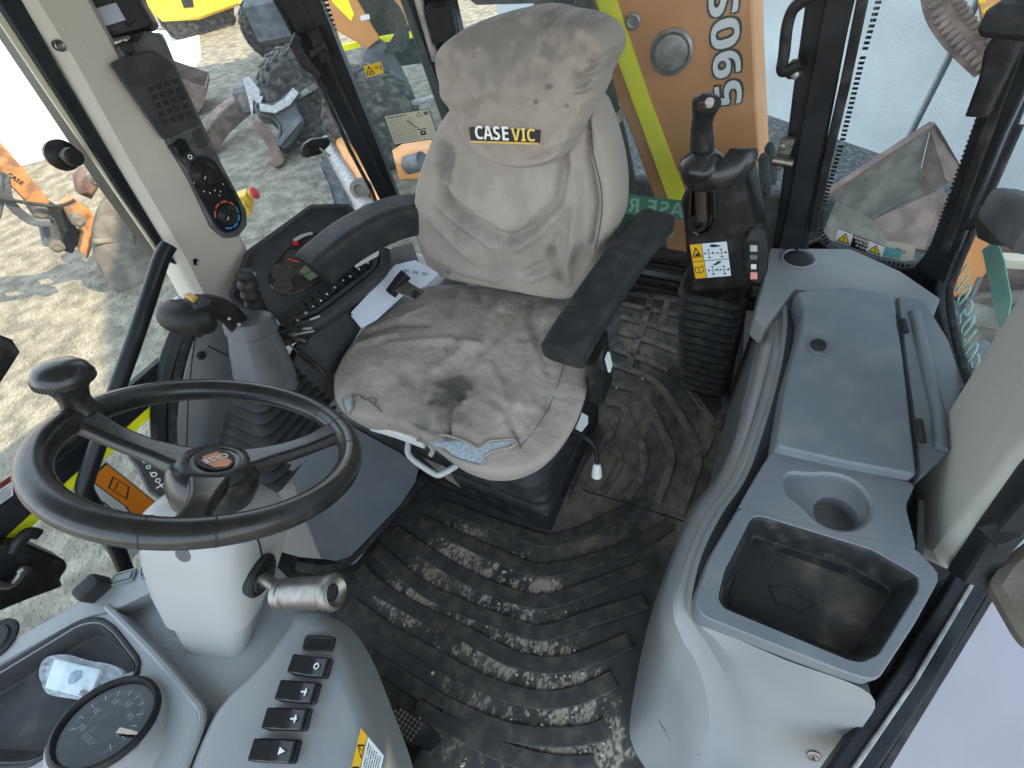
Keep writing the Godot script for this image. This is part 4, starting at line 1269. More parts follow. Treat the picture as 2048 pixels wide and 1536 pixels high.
# console with the loader lever, dash and keys
func build_right_console():
	var rc := thing("lever_console", "light grey side console that carries the loader lever", "console", Vector3(-1.0, 0, -0.4))
	var foot := [Vector3(-0.80, 0.0, -0.14), Vector3(-0.785, 0.0, -0.5), Vector3(-0.78, 0.0, -1.1), Vector3(-1.18, 0.0, -1.1), Vector3(-1.2, 0.0, -0.3), Vector3(-1.0, 0.0, -0.19)]
	var top := [Vector3(-0.90, 0.40, -0.21), Vector3(-0.87, 0.42, -0.5), Vector3(-0.84, 0.46, -1.1), Vector3(-1.19, 0.46, -1.1), Vector3(-1.195, 0.42, -0.32), Vector3(-1.07, 0.40, -0.24)]
	var fp := PackedVector2Array()
	var tp2 := PackedVector2Array()
	for i in 6:
		fp.append(Vector2(foot[i].x, foot[i].z))
		tp2.append(Vector2(top[i].x, top[i].z))
	fp = rounded(fp, 0.05, 5)
	tp2 = rounded(tp2, 0.05, 5)
	var rings := []
	for s in [[0.0, 0.0, 0.0], [0.3, 0.05, 0.0], [0.7, 0.3, 0.0], [0.9, 0.42, 0.0], [0.97, 0.445, 0.01], [1.0, 0.45, 0.025]]:
		var ring := []
		var w := inset(tp2, s[2])
		for i in fp.size():
			var e: Vector2 = fp[i].lerp(w[i], s[0])
			ring.append(Vector3(e.x, s[1], e.y))
		rings.append(ring)
	part("body", loft(rings), M.console, rc)
	var side := loft(rings, 0)
	# grooves and the plug in the panel
	part("groove", tube(curve3(drape(side, [402, 560, 385, 640, 372, 720, 372, 830, 380, 930]), 4), 0.0022, 6), M.ink, rc) if drape(side, [402, 700, 385, 760]).size() > 1 else null
	# tall lining panel behind the lever
	var lpn := plane(Vector3(-1.165, 0, 0), Vector3.RIGHT, Vector3.BACK)
	part("lining", pad(lpn, trace(lpn, [400, 636, 380, 690, 358, 770, 344, 860, 342, 950, 372, 1060, 450, 1130, 640, 1120, 660, 900, 600, 760, 540, 640, 470, 596]), [[0, -0.03], [0, 0], [0.005, 0.006]]), M.console, rc)
	var lp2 := plane(Vector3(-1.1585, 0, 0), Vector3.RIGHT, Vector3.BACK)
	part("groove", tube(px3(lp2, [394, 650, 384, 720, 376, 800, 373, 900]), 0.0014, 6), M.ink, rc)
	part("groove", tube(px3(lp2, [416, 692, 455, 712]), 0.0014, 6), M.ink, rc)
	for s in [[402, 711, 0.011], [398, 670, 0.006]]:
		part("plug", lathe(plane(pp(lp2, s[0], s[1]), Vector3.RIGHT), [[s[2], -0.004], [s[2], 0.003], [s[2] * 0.8, 0.006]], 18), M.charcoal, rc)
	# dark inner flank toward the seat
	var fk := plane(Vector3(-0.82, 0.25, -0.5), Vector3(1, 0.35, 0.05), Vector3.FORWARD)
	part("flank", pad(fk, trace(fk, [585, 725, 600, 690, 655, 640, 745, 565, 775, 560, 720, 660, 668, 750, 672, 815, 690, 850, 640, 800]), [[0, -0.03], [0, 0.0], [0.004, 0.004]]), M.panel, rc)
	var fb := plane(Vector3(-0.80, 0.2, -0.4), Vector3(1, 0.22, 0.12), Vector3.FORWARD)
	part("flank", pad(fb, trace(fb, [579, 925, 607, 903, 663, 855, 700, 850, 800, 905, 838, 935, 830, 965, 800, 1010, 702, 1112, 672, 1122, 644, 1118, 607, 1031]), [[0, -0.05], [0, 0.0], [0.002, 0.002]]), M.console_dark, rc)
	var ra := pp(fb, 579, 925)
	var rb := pp(fb, 644, 1118)
	var rd := (rb - ra).normalized()
	var fn0 := Vector3(0.25, 0.35, 0.9)
	var fl2 := plane(ra, fn0 - rd * fn0.dot(rd), Vector3.RIGHT)
	part("front_facet", pad(fl2, trace(fl2, [579, 925, 607, 1031, 644, 1118, 600, 1114, 550, 1100, 480, 1050, 470, 950, 500, 905, 545, 900]), [[0, -0.03], [0, 0.0], [0.002, 0.002]]), M.console, rc)
	for s in [[402, 711, 0.011], [398, 670, 0.007]]:
		var h := hit(loft(rings), s[0], s[1])
		if h: part("plug", lathe(plane(h[0], h[1]), [[s[2], -0.004], [s[2], 0.003], [s[2] * 0.8, 0.006]], 18), M.charcoal, rc)
	# ---- loader lever: bellows, shroud, grip
	var lv := thing("loader_lever", "black loader lever on a big ribbed bellows with yellow rocker on top", "control lever", Vector3(-0.99, 0.43, -0.32))
	part("bellows", bellows(on_y(560, 880, 0.40) , dep(525, 745, 1.17), Vector2(0.25, 0.30), Vector2(0.115, 0.125), 9, 0.016, 0.04), M.charcoal, lv)
	var s0 := dep(538, 775, 1.19)
	var s1 := dep(498, 640, 1.08)
	var ax := (s1 - s0).normalized()
	var sp := plane(s0, ax)
	var L := s0.distance_to(s1)
	var sr := []
	for s in [[0.062, 0.0], [0.064, 0.01], [0.060, 0.3], [0.053, 0.6], [0.047, 0.8], [0.046, 0.84], [0.050, 0.86], [0.049, 0.97], [0.043, 1.04], [0.030, 1.07]]:
		sr.append(ring_at(sp, rounded(rect(s[0] * 2, s[0] * 2.0), s[0] * 0.8, 6), s[1] * L))
	part("shroud", loft(sr), M.shroud, lv)
	var neck := curve3([dep(478, 650, 1.06), dep(455, 625, 1.03), dep(425, 612, 1.0), dep(400, 612, 0.98)], 5)
	part("stem", tube(neck, 0.024, 16, 3, 0.8), M.black, lv)
	var grip := curve3([dep(340, 628, 0.975), dep(348, 631, 0.97), dep(372, 635, 0.965), dep(398, 635, 0.97), dep(416, 632, 0.98), dep(424, 630, 0.985)], 5)
	var gr := []
	for i in grip.size():
		var t := float(i) / (grip.size() - 1)
		gr.append(0.031 * pow(maxf(0.0, 1.0 - pow(absf(t * 2 - 1), 3.5)), 0.5) + 0.005)
	var gt := tube(grip, gr, 24)
	part("grip", gt, M.black, lv)
	var gp := plane(dep(398, 600, 0.955), Vector3(0.15, 1, 0.1), Vector3(1, 0, -0.3))
	part("switch_plate", pad(gp, trace(gp, [368, 600, 398, 590, 428, 604, 424, 612, 392, 622]), [[0, -0.02], [0, 0.004], [0.002, 0.006]], 0.004), M.black, lv)
	part("rocker", pad(gp, trace(gp, [372, 598, 386, 592, 402, 600, 392, 610]), [[0, 0], [0, 0.010], [0.003, 0.014]], 0.003), noisy([[0.3, 0.42, 0.23, 0.03], [0.7, 0.52, 0.33, 0.08]], 0.05, 0.5, 0, 0.03, 88), lv)
	part("rocker", pad(gp, trace(gp, [396, 606, 410, 598, 420, 604, 404, 614]), [[0, 0], [0, 0.006], [0.003, 0.009]], 0.003), M.charcoal, lv)
	for s in [[356, 600], [374, 594]]:
		part("button", lathe(plane(dep(s[0], s[1], 0.96), Vector3(0, 1, 0.1)), [[0.008, -0.012], [0.008, 0.003], [0.005, 0.006]], 14), plain(0.5, 0.52, 0.52, 0.3), lv)
	for s in [[458, 638], [478, 650]]:
		part("screw", lathe(plane(dep(s[0], s[1] - 1, 1.015), EYE - dep(s[0], s[1], 1.03)), [[0.004, -0.01], [0.004, 0.006], [0.002, 0.007]], 10), M.dull_steel, lv)
	# ---- ribbed hand throttle
	var th := thing("throttle_lever", "black ribbed hand lever rising before the dash panel", "lever", dep(560, 660, 1.25))
	var tp := [dep(491, 548, 1.05), dep(500, 585, 1.08), dep(515, 620, 1.12), dep(540, 665, 1.17)]
	var cc := curve3(tp, 10)
	var rr := []
	for i in cc.size():
		var t := float(i) / (cc.size() - 1)
		rr.append((0.0195 + 0.0022 * sin(t * 38.0)) if i > 0 and t < 0.6 else (0.014 if i == 0 else 0.021))
	part("grip", tube(cc, rr, 16), M.black, th)
	part("end_cap", lathe(plane(dep(490, 546, 1.045), dep(490, 546, 1.05) - dep(500, 585, 1.08)), [[0.016, -0.006], [0.014, 0.004], [0.008, 0.007]], 16), M.charcoal, th)
	# ---- instrument panel
	var dp := plane(Vector3(-0.98, 0.66, -0.66), Vector3(0.52, 0.84, 0.15), Vector3(0, 0, -1))
	var dash := thing("instrument_panel", "dark six sided instrument panel with gauge cluster and a row of switches", "instrument panel", Vector3(-0.98, 0.45, -0.66))
	var do_ := trace(dp, [492, 505, 620, 412, 700, 410, 720, 440, 760, 520, 752, 545, 640, 630, 560, 660, 468, 615, 455, 595])
	part("shell", pad(dp, do_, [[0.02, -0.14], [0, -0.05], [0, 0.006], [0.004, 0.012], [0.014, 0.012], [0.018, 0.0]], 0.012), M.panel, dash)
	var cl := trace(dp, [545, 535, 580, 490, 625, 466, 650, 470, 690, 500, 680, 530, 620, 580, 570, 594, 545, 580, 534, 560])
	part("cluster", pad(dp, smooth2(cl), [[0, 0], [0, 0.003], [0.003, 0.006], [0.006, 0.003]]), plain(0.035, 0.03, 0.026, 0.15), dash)
	var lc := plane(dp.o + dp.n * 0.005, dp.n, dp.x)
	part("display", pad(lc, trace(lc, [598, 543, 612, 530, 645, 546, 620, 562]), [[0, 0], [0, 0.001]]), plain(0.16, 0.21, 0.12, 0.25), dash)
	for s in [[566, 545, 0.028], [566, 572, 0.024], [598, 525, 0.04]]:
		var dl := part("dial", lathe(plane(pp(lc, s[0], s[1]), dp.n), [[s[2], 0], [s[2], 0.0012], [s[2] * 0.9, 0.0012], [s[2] * 0.88, 0.0006]], 24), plain(0.05, 0.043, 0.037, 0.35), dash)
		for k in 7:
			var a := TAU * (0.1 + k * 0.11)
			var c: Vector3 = pp(lc, s[0], s[1]) + (dp.x * cos(a) + dp.z * sin(a)) * s[2] * 0.7 + dp.n * 0.002
			part("mark", box(c, Vector3(0.0035, 0.0006, 0.0012), 0.0002, Basis(dp.x * cos(a) + dp.z * sin(a), dp.n, (dp.x * cos(a) + dp.z * sin(a)).cross(dp.n))), plain(0.32, 0.26, 0.22, 0.5), dl)
	part("needle", beam(px3(plane(lc.o + lc.n * 0.003, lc.n), [576, 518, 598, 524]), 0.004, 0.002, 0.0008, lc.n), plain(0.6, 0.06, 0.05, 0.4), dash)
	part("warning_lens", lathe(plane(pp(lc, 591, 487), dp.n), [[0.007, 0], [0.007, 0.003], [0.003, 0.004]], 14), plain(0.75, 0.02, 0.03, 0.2), dash)
	part("glare_trim", beam(curve3(px3(plane(dp.o + dp.n * 0.004, dp.n), [588, 482, 605, 472, 625, 467])), 0.010, 0.003, 0.001, dp.n), plain(0.45, 0.47, 0.47, 0.2), dash)
	var sw := [[732, 525], [715, 538], [697, 552], [684, 560], [667, 574], [652, 588], [639, 600], [624, 612], [610, 625], [594, 640]]
	for i in sw.size():
		var a: Vector3 = pp(dp, sw[i][0] - 14, sw[i][1] - 15)
		var b: Vector3 = pp(dp, sw[i][0] + 9, sw[i][1] + 12)
		rocker(dash, a, b, 0.021, dp.n, i % 4, 0.9)
	part("lower_lip", beam(curve3(px3(plane(dp.o + dp.n * 0.0, dp.n), [560, 680, 640, 645, 700, 600, 765, 545, 768, 505])), 0.03, 0.05, 0.012, dp.n), M.panel, dash)
	one("grey_dash_skirt", sheet([pp(plane(Vector3(-0.84, 0.5, -0.8), Vector3(0.8, 0.6, 0)), 745, 560), pp(plane(Vector3(-0.84, 0.5, -0.8), Vector3(0.8, 0.6, 0)), 770, 500), pp(plane(Vector3(-0.84, 0.5, -0.8), Vector3(0.8, 0.6, 0)), 825, 485), pp(plane(Vector3(-0.84, 0.5, -0.8), Vector3(0.8, 0.6, 0)), 850, 560), pp(plane(Vector3(-0.84, 0.5, -0.8), Vector3(0.8, 0.6, 0)), 740, 650)], 0.02), M.console, "pale grey skirt between the dash panel and the seat", "trim panel")

# one rocker switch: frame, tilted cap, white mark
func rocker(parent: Node3D, a: Vector3, b: Vector3, width: float, n: Vector3, mark: int, tall := 1.0):
	var c := (a + b) / 2
	var x := (b - a).normalized()
	n = (n - x * n.dot(x)).normalized()
	var pl := plane(c, n, x)
	var l := a.distance_to(b)
	var f := part("rocker_switch", pad(pl, rect(l * 1.02, width), [[0, -0.004], [0, 0.004 * tall], [0.0015, 0.0055 * tall]], 0.004), M.black, parent)
	# the cap dips on one half and rises on the other
	var rings := []
	for k in 9:
		var t := lerpf(-0.46, 0.46, k / 8.0)
		var h := (0.0085 + 0.007 * absf(t - 0.06) * 2.0 * (1.0 if t < 0.06 else 0.55)) * tall
		var ring := []
		for s in [[-0.46, 0.0], [-0.46, 1.0], [-0.40, 1.12], [0.40, 1.12], [0.46, 1.0], [0.46, 0.0]]:
			ring.append(pl.at(t * l, s[0] * width, h * s[1] if s[1] > 0 else 0.003 * tall))
		rings.append(ring)
	part("cap", loft(rings), plain(0.016, 0.018, 0.02, 0.28), f)
	var w := plain(0.72, 0.74, 0.70, 0.5)
	var s := width * 0.16
	var ip := plane(pl.at(l * 0.24, 0, 0.0135 * tall), n, x)
	match mark:
		0: part("mark", lathe(ip, [[s, 0], [s, 0.0006], [s * 0.68, 0.0006], [s * 0.6, 0]], 14, 0), w, f)
		1: part("mark", join([pad(ip, PackedVector2Array([Vector2(-s, -s), Vector2(s * 1.2, 0), Vector2(-s, s)]), [[0, 0], [0, 0.0006]])]), w, f)
		2: part("mark", join([pad(ip, rect(s * 2.2, s * 0.5), [[0, 0], [0, 0.0006]]), pad(ip, rect(s * 0.5, s * 2.0, s * 0.5), [[0, 0.0001], [0, 0.0007]])]), w, f)
		3: part("mark", join([pad(ip, rect(s * 1.2, s * 1.2), [[0, 0], [0, 0.0006]])]), w, f)

# console beside the door: storage lid, cup hole, tray
func build_side_console():
	var sc := thing("side_console", "long grey side console with storage lid, cup hole and dirty tray", "console", Vector3(0.25, 0, -0.7))
	# swept body: five contour lines [sighted x, y, height] from the rear corner to the door sill
	var lines := [
		[1492, 600, 0.0, 1486, 700, 0.0, 1488, 790, 0.0, 1459, 882, 0.0, 1429, 955, 0.0, 1376, 1025, 0.0, 1345, 1105, 0.0, 1308, 1208, 0.0, 1279, 1322, 0.0, 1259, 1440, 0.0, 1263, 1490, 0.0, 1290, 1540, 0.0, 1340, 1620, 0.0, 1400, 1700, 0.0],
		[1522, 590, 0.47, 1530, 655, 0.47, 1509, 746, 0.46, 1476, 862, 0.45, 1441, 952, 0.43, 1391, 1022, 0.42, 1354, 1105, 0.40, 1322, 1208, 0.36, 1325, 1300, 0.30, 1342, 1373, 0.24, 1349, 1440, 0.185, 1355, 1520, 0.12, 1372, 1610, 0.07, 1410, 1700, 0.02],
		[1545, 590, 0.49, 1548, 655, 0.49, 1530, 746, 0.485, 1497, 859, 0.48, 1458, 955, 0.47, 1411, 1025, 0.46, 1376, 1100, 0.45, 1346, 1208, 0.43, 1363, 1275, 0.395, 1391, 1322, 0.365, 1413, 1390, 0.31, 1419, 1460, 0.245, 1420, 1540, 0.17, 1424, 1640, 0.10],
		[1560, 592, 0.492, 1562, 655, 0.492, 1549, 746, 0.487, 1515, 859, 0.482, 1479, 955, 0.475, 1429, 1025, 0.466, 1392, 1100, 0.456, 1367, 1200, 0.44, 1392, 1255, 0.42, 1418, 1292, 0.40, 1452, 1356, 0.355, 1470, 1430, 0.29, 1477, 1530, 0.20, 1480, 1640, 0.12],
		[1563, 592, 0.503, 1566, 655, 0.503, 1553, 746, 0.50, 1520, 859, 0.495, 1484, 955, 0.49, 1435, 1025, 0.482, 1396, 1104, 0.476, 1373, 1202, 0.474, 1395, 1248, 0.474, 1428, 1276, 0.470, 1480, 1345, 0.40, 1510, 1420, 0.335, 1520, 1520, 0.24, 1510, 1640, 0.14],
		[1572, 594, 0.503, 1574, 655, 0.503, 1560, 746, 0.50, 1528, 859, 0.496, 1493, 955, 0.491, 1446, 1025, 0.485, 1404, 1110, 0.482, 1383, 1205, 0.484, 1400, 1238, 0.486, 1440, 1262, 0.487, 1566, 1318, 0.488, 1742, 1390, 0.486, 1716, 1470, 0.355, 1650, 1600, 0.22]]
	var curves := []
	for l in lines:
		var c := []
		for k in range(0, l.size(), 3): c.append(on_y(l[k], l[k + 1], l[k + 2]))
		curves.append(curve3(c, 6))
	var fine := []
	for k in curves.size() - 1:
		var steps: int = [6, 4, 3, 2, 6][k]
		for j in steps:
			var row := []
			var t := float(j) / steps
			for i in curves[0].size():
				var q: Vector3 = (curves[k][i] as Vector3).lerp(curves[k + 1][i], t)
				if k == 2: q.y -= sin(t * PI) * 0.004
				if k == 1: q += Vector3(-0.3, 0.7, 0.2) * sin(t * PI) * 0.006
				row.append(q)
			fine.append(row)
	fine.append(curves[curves.size() - 1])
	var body := loft(fine, 0, false)
	part("body", body, M.console, sc, null, 24.0)
	var tl := [1590, 596, 0.472, 1594, 655, 0.472, 1584, 746, 0.472, 1556, 859, 0.467, 1524, 955, 0.457, 1478, 1025, 0.45, 1434, 1110, 0.46, 1412, 1195, 0.462, 1422, 1222, 0.464, 1452, 1244, 0.466, 1570, 1300, 0.468, 1736, 1368, 0.466]
	var tc5 := []
	for k in range(0, tl.size(), 3): tc5.append(on_y(tl[k], tl[k + 1], tl[k + 2]))
	tc5 = curve3(tc5, 6)
	part("trough", loft([(curves[5] as Array).slice(0, tc5.size()), tc5], 0, false), M.trough, sc)
	part("inner_box", box(Vector3(0.265, 0.215, -0.88), Vector3(0.33, 0.43, 0.90), 0.01), M.trough, sc)
	part("inner_box", box(Vector3(0.385, 0.215, -0.94), Vector3(0.12, 0.428, 0.7), 0.01), M.trough, sc)
	part("gap_floor", slab(hp(0.31), PackedVector2Array([Vector2(0.36, -0.74), Vector2(0.585, -0.70), Vector2(0.51, -0.46), Vector2(0.415, -0.275), Vector2(0.37, -0.30), Vector2(0.40, -0.5)]), -0.05, 0.0), M.black, sc)
	part("side_wall", beam([Vector3(0.435, 0.38, -0.66), Vector3(0.428, 0.38, -0.51), Vector3(0.345, 0.38, -0.305)], 0.012, 0.17, 0.003), M.trough, sc)
	# screw near the sill
	var sh := hit(body, 1627, 1510)
	if sh: part("screw", lathe(plane(sh[0], sh[1]), [[0.011, -0.002], [0.011, 0.003], [0.007, 0.004], [0.004, 0.001]], 18), M.steel, sc)
	for s in [[1318, 1440, 1340, 1480], [1323, 1452, 1400, 1510]]:
		var d := drape(body, s, 0.0004)
		if d.size() > 1: part("scratch", tube(d, 0.0009, 5), M.boot_grey, sc)
	# rear deck with the round speaker
	var hd := hp(0.52)
	part("rear_deck", slab(hd, trace(hd, [1540, 498, 1700, 500, 1800, 545, 1880, 600, 1860, 650, 1590, 580, 1530, 660, 1508, 640]), -0.05, 0.005, 0.005, 0.01), M.console, sc)
	var spk := part("speaker", lathe(plane(pp(hd, 1595, 521) + Vector3(0, 0.004, 0), Vector3.UP), [[0.045, 0], [0.045, 0.004], [0.04, 0.006], [0.037, 0.003]], 32), M.console, sc)
	part("grille", lathe(plane(pp(hd, 1595, 521) + Vector3(0, 0.0065, 0), Vector3.UP), [[0.037, -0.003], [0.037, 0.0], [0.03, 0.004], [0.02, 0.0055], [0.002, 0.006]], 32), M.charcoal, spk)
	# long storage lid
	var lp := hp(0.55)
	var lo := trace(lp, [1592, 582, 1690, 572, 1788, 588, 1806, 700, 1826, 860, 1836, 952, 1690, 925, 1550, 893, 1572, 760, 1600, 660, 1605, 620])
	part("lid", pad(lp, lo, [[0, -0.055], [0, -0.008], [0.002, -0.003], [0.006, 0]], 0.012), M.lid, sc, null, 30.0)
	# latch well
	var kl := pp(lp, 1640, 693)
	var lw := part("latch", lathe(plane(kl + Vector3(0, 0.0005, 0), Vector3.UP), [[0.028, 0], [0.028, 0.002], [0.024, 0.003], [0.02, 0.0012]], 24), M.lid, sc)
	part("latch_knob", lathe(plane(kl + Vector3(-0.004, 0.0015, 0), Vector3.UP), [[0.016, 0], [0.016, 0.004], [0.012, 0.009], [0.010, 0.007], [0.006, 0.006]], 20), M.charcoal, lw)
	# outer shelf with hinges
	var ep := hp(0.535)
	part("hinge_shelf", pad(ep, trace(ep, [1794, 590, 1850, 600, 1900, 680, 1935, 780, 1960, 850, 1840, 960, 1828, 850, 1808, 700]), [[0, -0.05], [0, -0.006], [0.004, 0]], 0.012), M.console_dark, sc)
	part("swage", tube(px3(hp(0.535), [1828, 625, 1850, 720, 1876, 830, 1880, 900]), 0.012, 10), M.console_dark, sc)
	for s in [[1806, 640, 1812, 664], [1838, 840, 1846, 884]]:
		part("hinge", tube(px3(hp(0.552), s), 0.006, 10), M.charcoal, sc)
	# front module: cup deck and tray
	var dk := hp(0.53)
	var cup_out := trace(dk, [1545, 899, 1690, 932, 1834, 966, 1812, 1010, 1836, 1102, 1700, 1078, 1474, 1018, 1512, 952])
	var cc := dk.loc(pp(dk, 1680, 1012))
	var hole := trace(dk, [1562, 958, 1575, 940, 1618, 944, 1650, 942, 1690, 948, 1725, 968, 1748, 1000, 1750, 1030, 1732, 1055, 1700, 1066, 1660, 1060, 1625, 1040, 1600, 1010, 1568, 990])
	var N := 96
	var po := polar(rounded(cup_out, 0.012), cc, N)
	var ph := polar(smooth2(hole, 1), cc, N)
	var ph2 := polar(inset(smooth2(hole, 1), 0.005), cc, N)
	var lowc := polar(ellipse(0.037, 0.037, 40, cc.x + 0.004, cc.y + 0.004), cc, N)
	part("cup_holder", loft([ring_at(dk, po, -0.06), ring_at(dk, po, -0.003), ring_at(dk, inset(po, 0.002), -0.0006), ring_at(dk, ph, -0.0006), ring_at(dk, ph2, -0.006), ring_at(dk, ph2, -0.02), ring_at(dk, lowc, -0.03), ring_at(dk, lowc, -0.075)]), M.console_dark, sc, null, 30.0)
	part("cup_mat", lathe(plane(dk.at(cc.x + 0.004, cc.y + 0.006, -0.074), Vector3.UP), [[0.0355, 0], [0.0355, 0.002]], 32), M.rubber, sc)
	var tray_out := trace(dk, [1478, 1012, 1560, 1033, 1700, 1068, 1828, 1090, 1885, 1150, 1830, 1250, 1755, 1365, 1700, 1350, 1400, 1232, 1388, 1200, 1420, 1110])
	var tc := dk.loc(pp(dk, 1640, 1180))
	var th := trace(dk, [1502, 1034, 1520, 1030, 1660, 1072, 1745, 1098, 1780, 1118, 1838, 1150, 1840, 1180, 1760, 1310, 1725, 1326, 1700, 1322, 1445, 1216, 1434, 1195, 1448, 1140])
	N = 128
	var to := polar(rounded(tray_out, 0.015), tc, N)
	var t1 := polar(rounded(th, 0.006), tc, N)
	var t2 := polar(rounded(inset(th, 0.004), 0.006), tc, N)
	var t3 := polar(rounded(inset(th, 0.014), 0.006), tc, N)
	part("tray", loft([ring_at(dk, to, -0.0585), ring_at(dk, to, -0.0045), ring_at(dk, inset(to, 0.001), -0.002), ring_at(dk, inset(to, 0.003), 0.0), ring_at(dk, t1, 0.0), ring_at(dk, t2, -0.005), ring_at(dk, t3, -0.055)], 1), M.console_dark, sc, null, 30.0)
	part("tray_lining", loft([ring_at(dk, polar(rounded(inset(th, 0.003), 0.006), tc, N), -0.001), ring_at(dk, polar(rounded(inset(th, 0.0075), 0.006), tc, N), -0.006), ring_at(dk, polar(rounded(inset(th, 0.018), 0.006), tc, N), -0.050), ring_at(dk, polar(rounded(inset(th, 0.021), 0.006), tc, N), -0.0525)], 2), M.rubber, sc, null, 30.0)
	var dirt := noisy([[0.3, 0.020, 0.020, 0.019], [0.5, 0.034, 0.032, 0.028], [0.7, 0.075, 0.066, 0.05], [0.85, 0.13, 0.115, 0.085]], 0.5, 0.9, 0.8, 0.012, 95, 0.0, 7)
	part("tray_floor", pad(plane(dk.o - Vector3(0, 0.0535, 0), Vector3.UP), trace(plane(dk.o - Vector3(0, 0.0535, 0), Vector3.UP), [1490, 1085, 1560, 1105, 1700, 1155, 1772, 1195, 1775, 1215, 1715, 1310, 1690, 1308, 1470, 1218, 1455, 1200]), [[0, 0], [0, 0.002]]), dirt, sc)
	var fpl := plane(Vector3(0, 0.53 - 0.0505, 0), Vector3.UP)
	part("washer_emblem", join([tube(curve3(px3(fpl, [1540, 1174, 1575, 1178, 1610, 1195, 1632, 1208]), 4), 0.0018, 6), tube(px3(fpl, [1632, 1208, 1600, 1228]), 0.0018, 6), tube(curve3(px3(fpl, [1600, 1228, 1580, 1212, 1555, 1210]), 4), 0.0018, 6), tube(px3(fpl, [1555, 1210, 1540, 1174]), 0.0018, 6)]), M.rubber, sc)

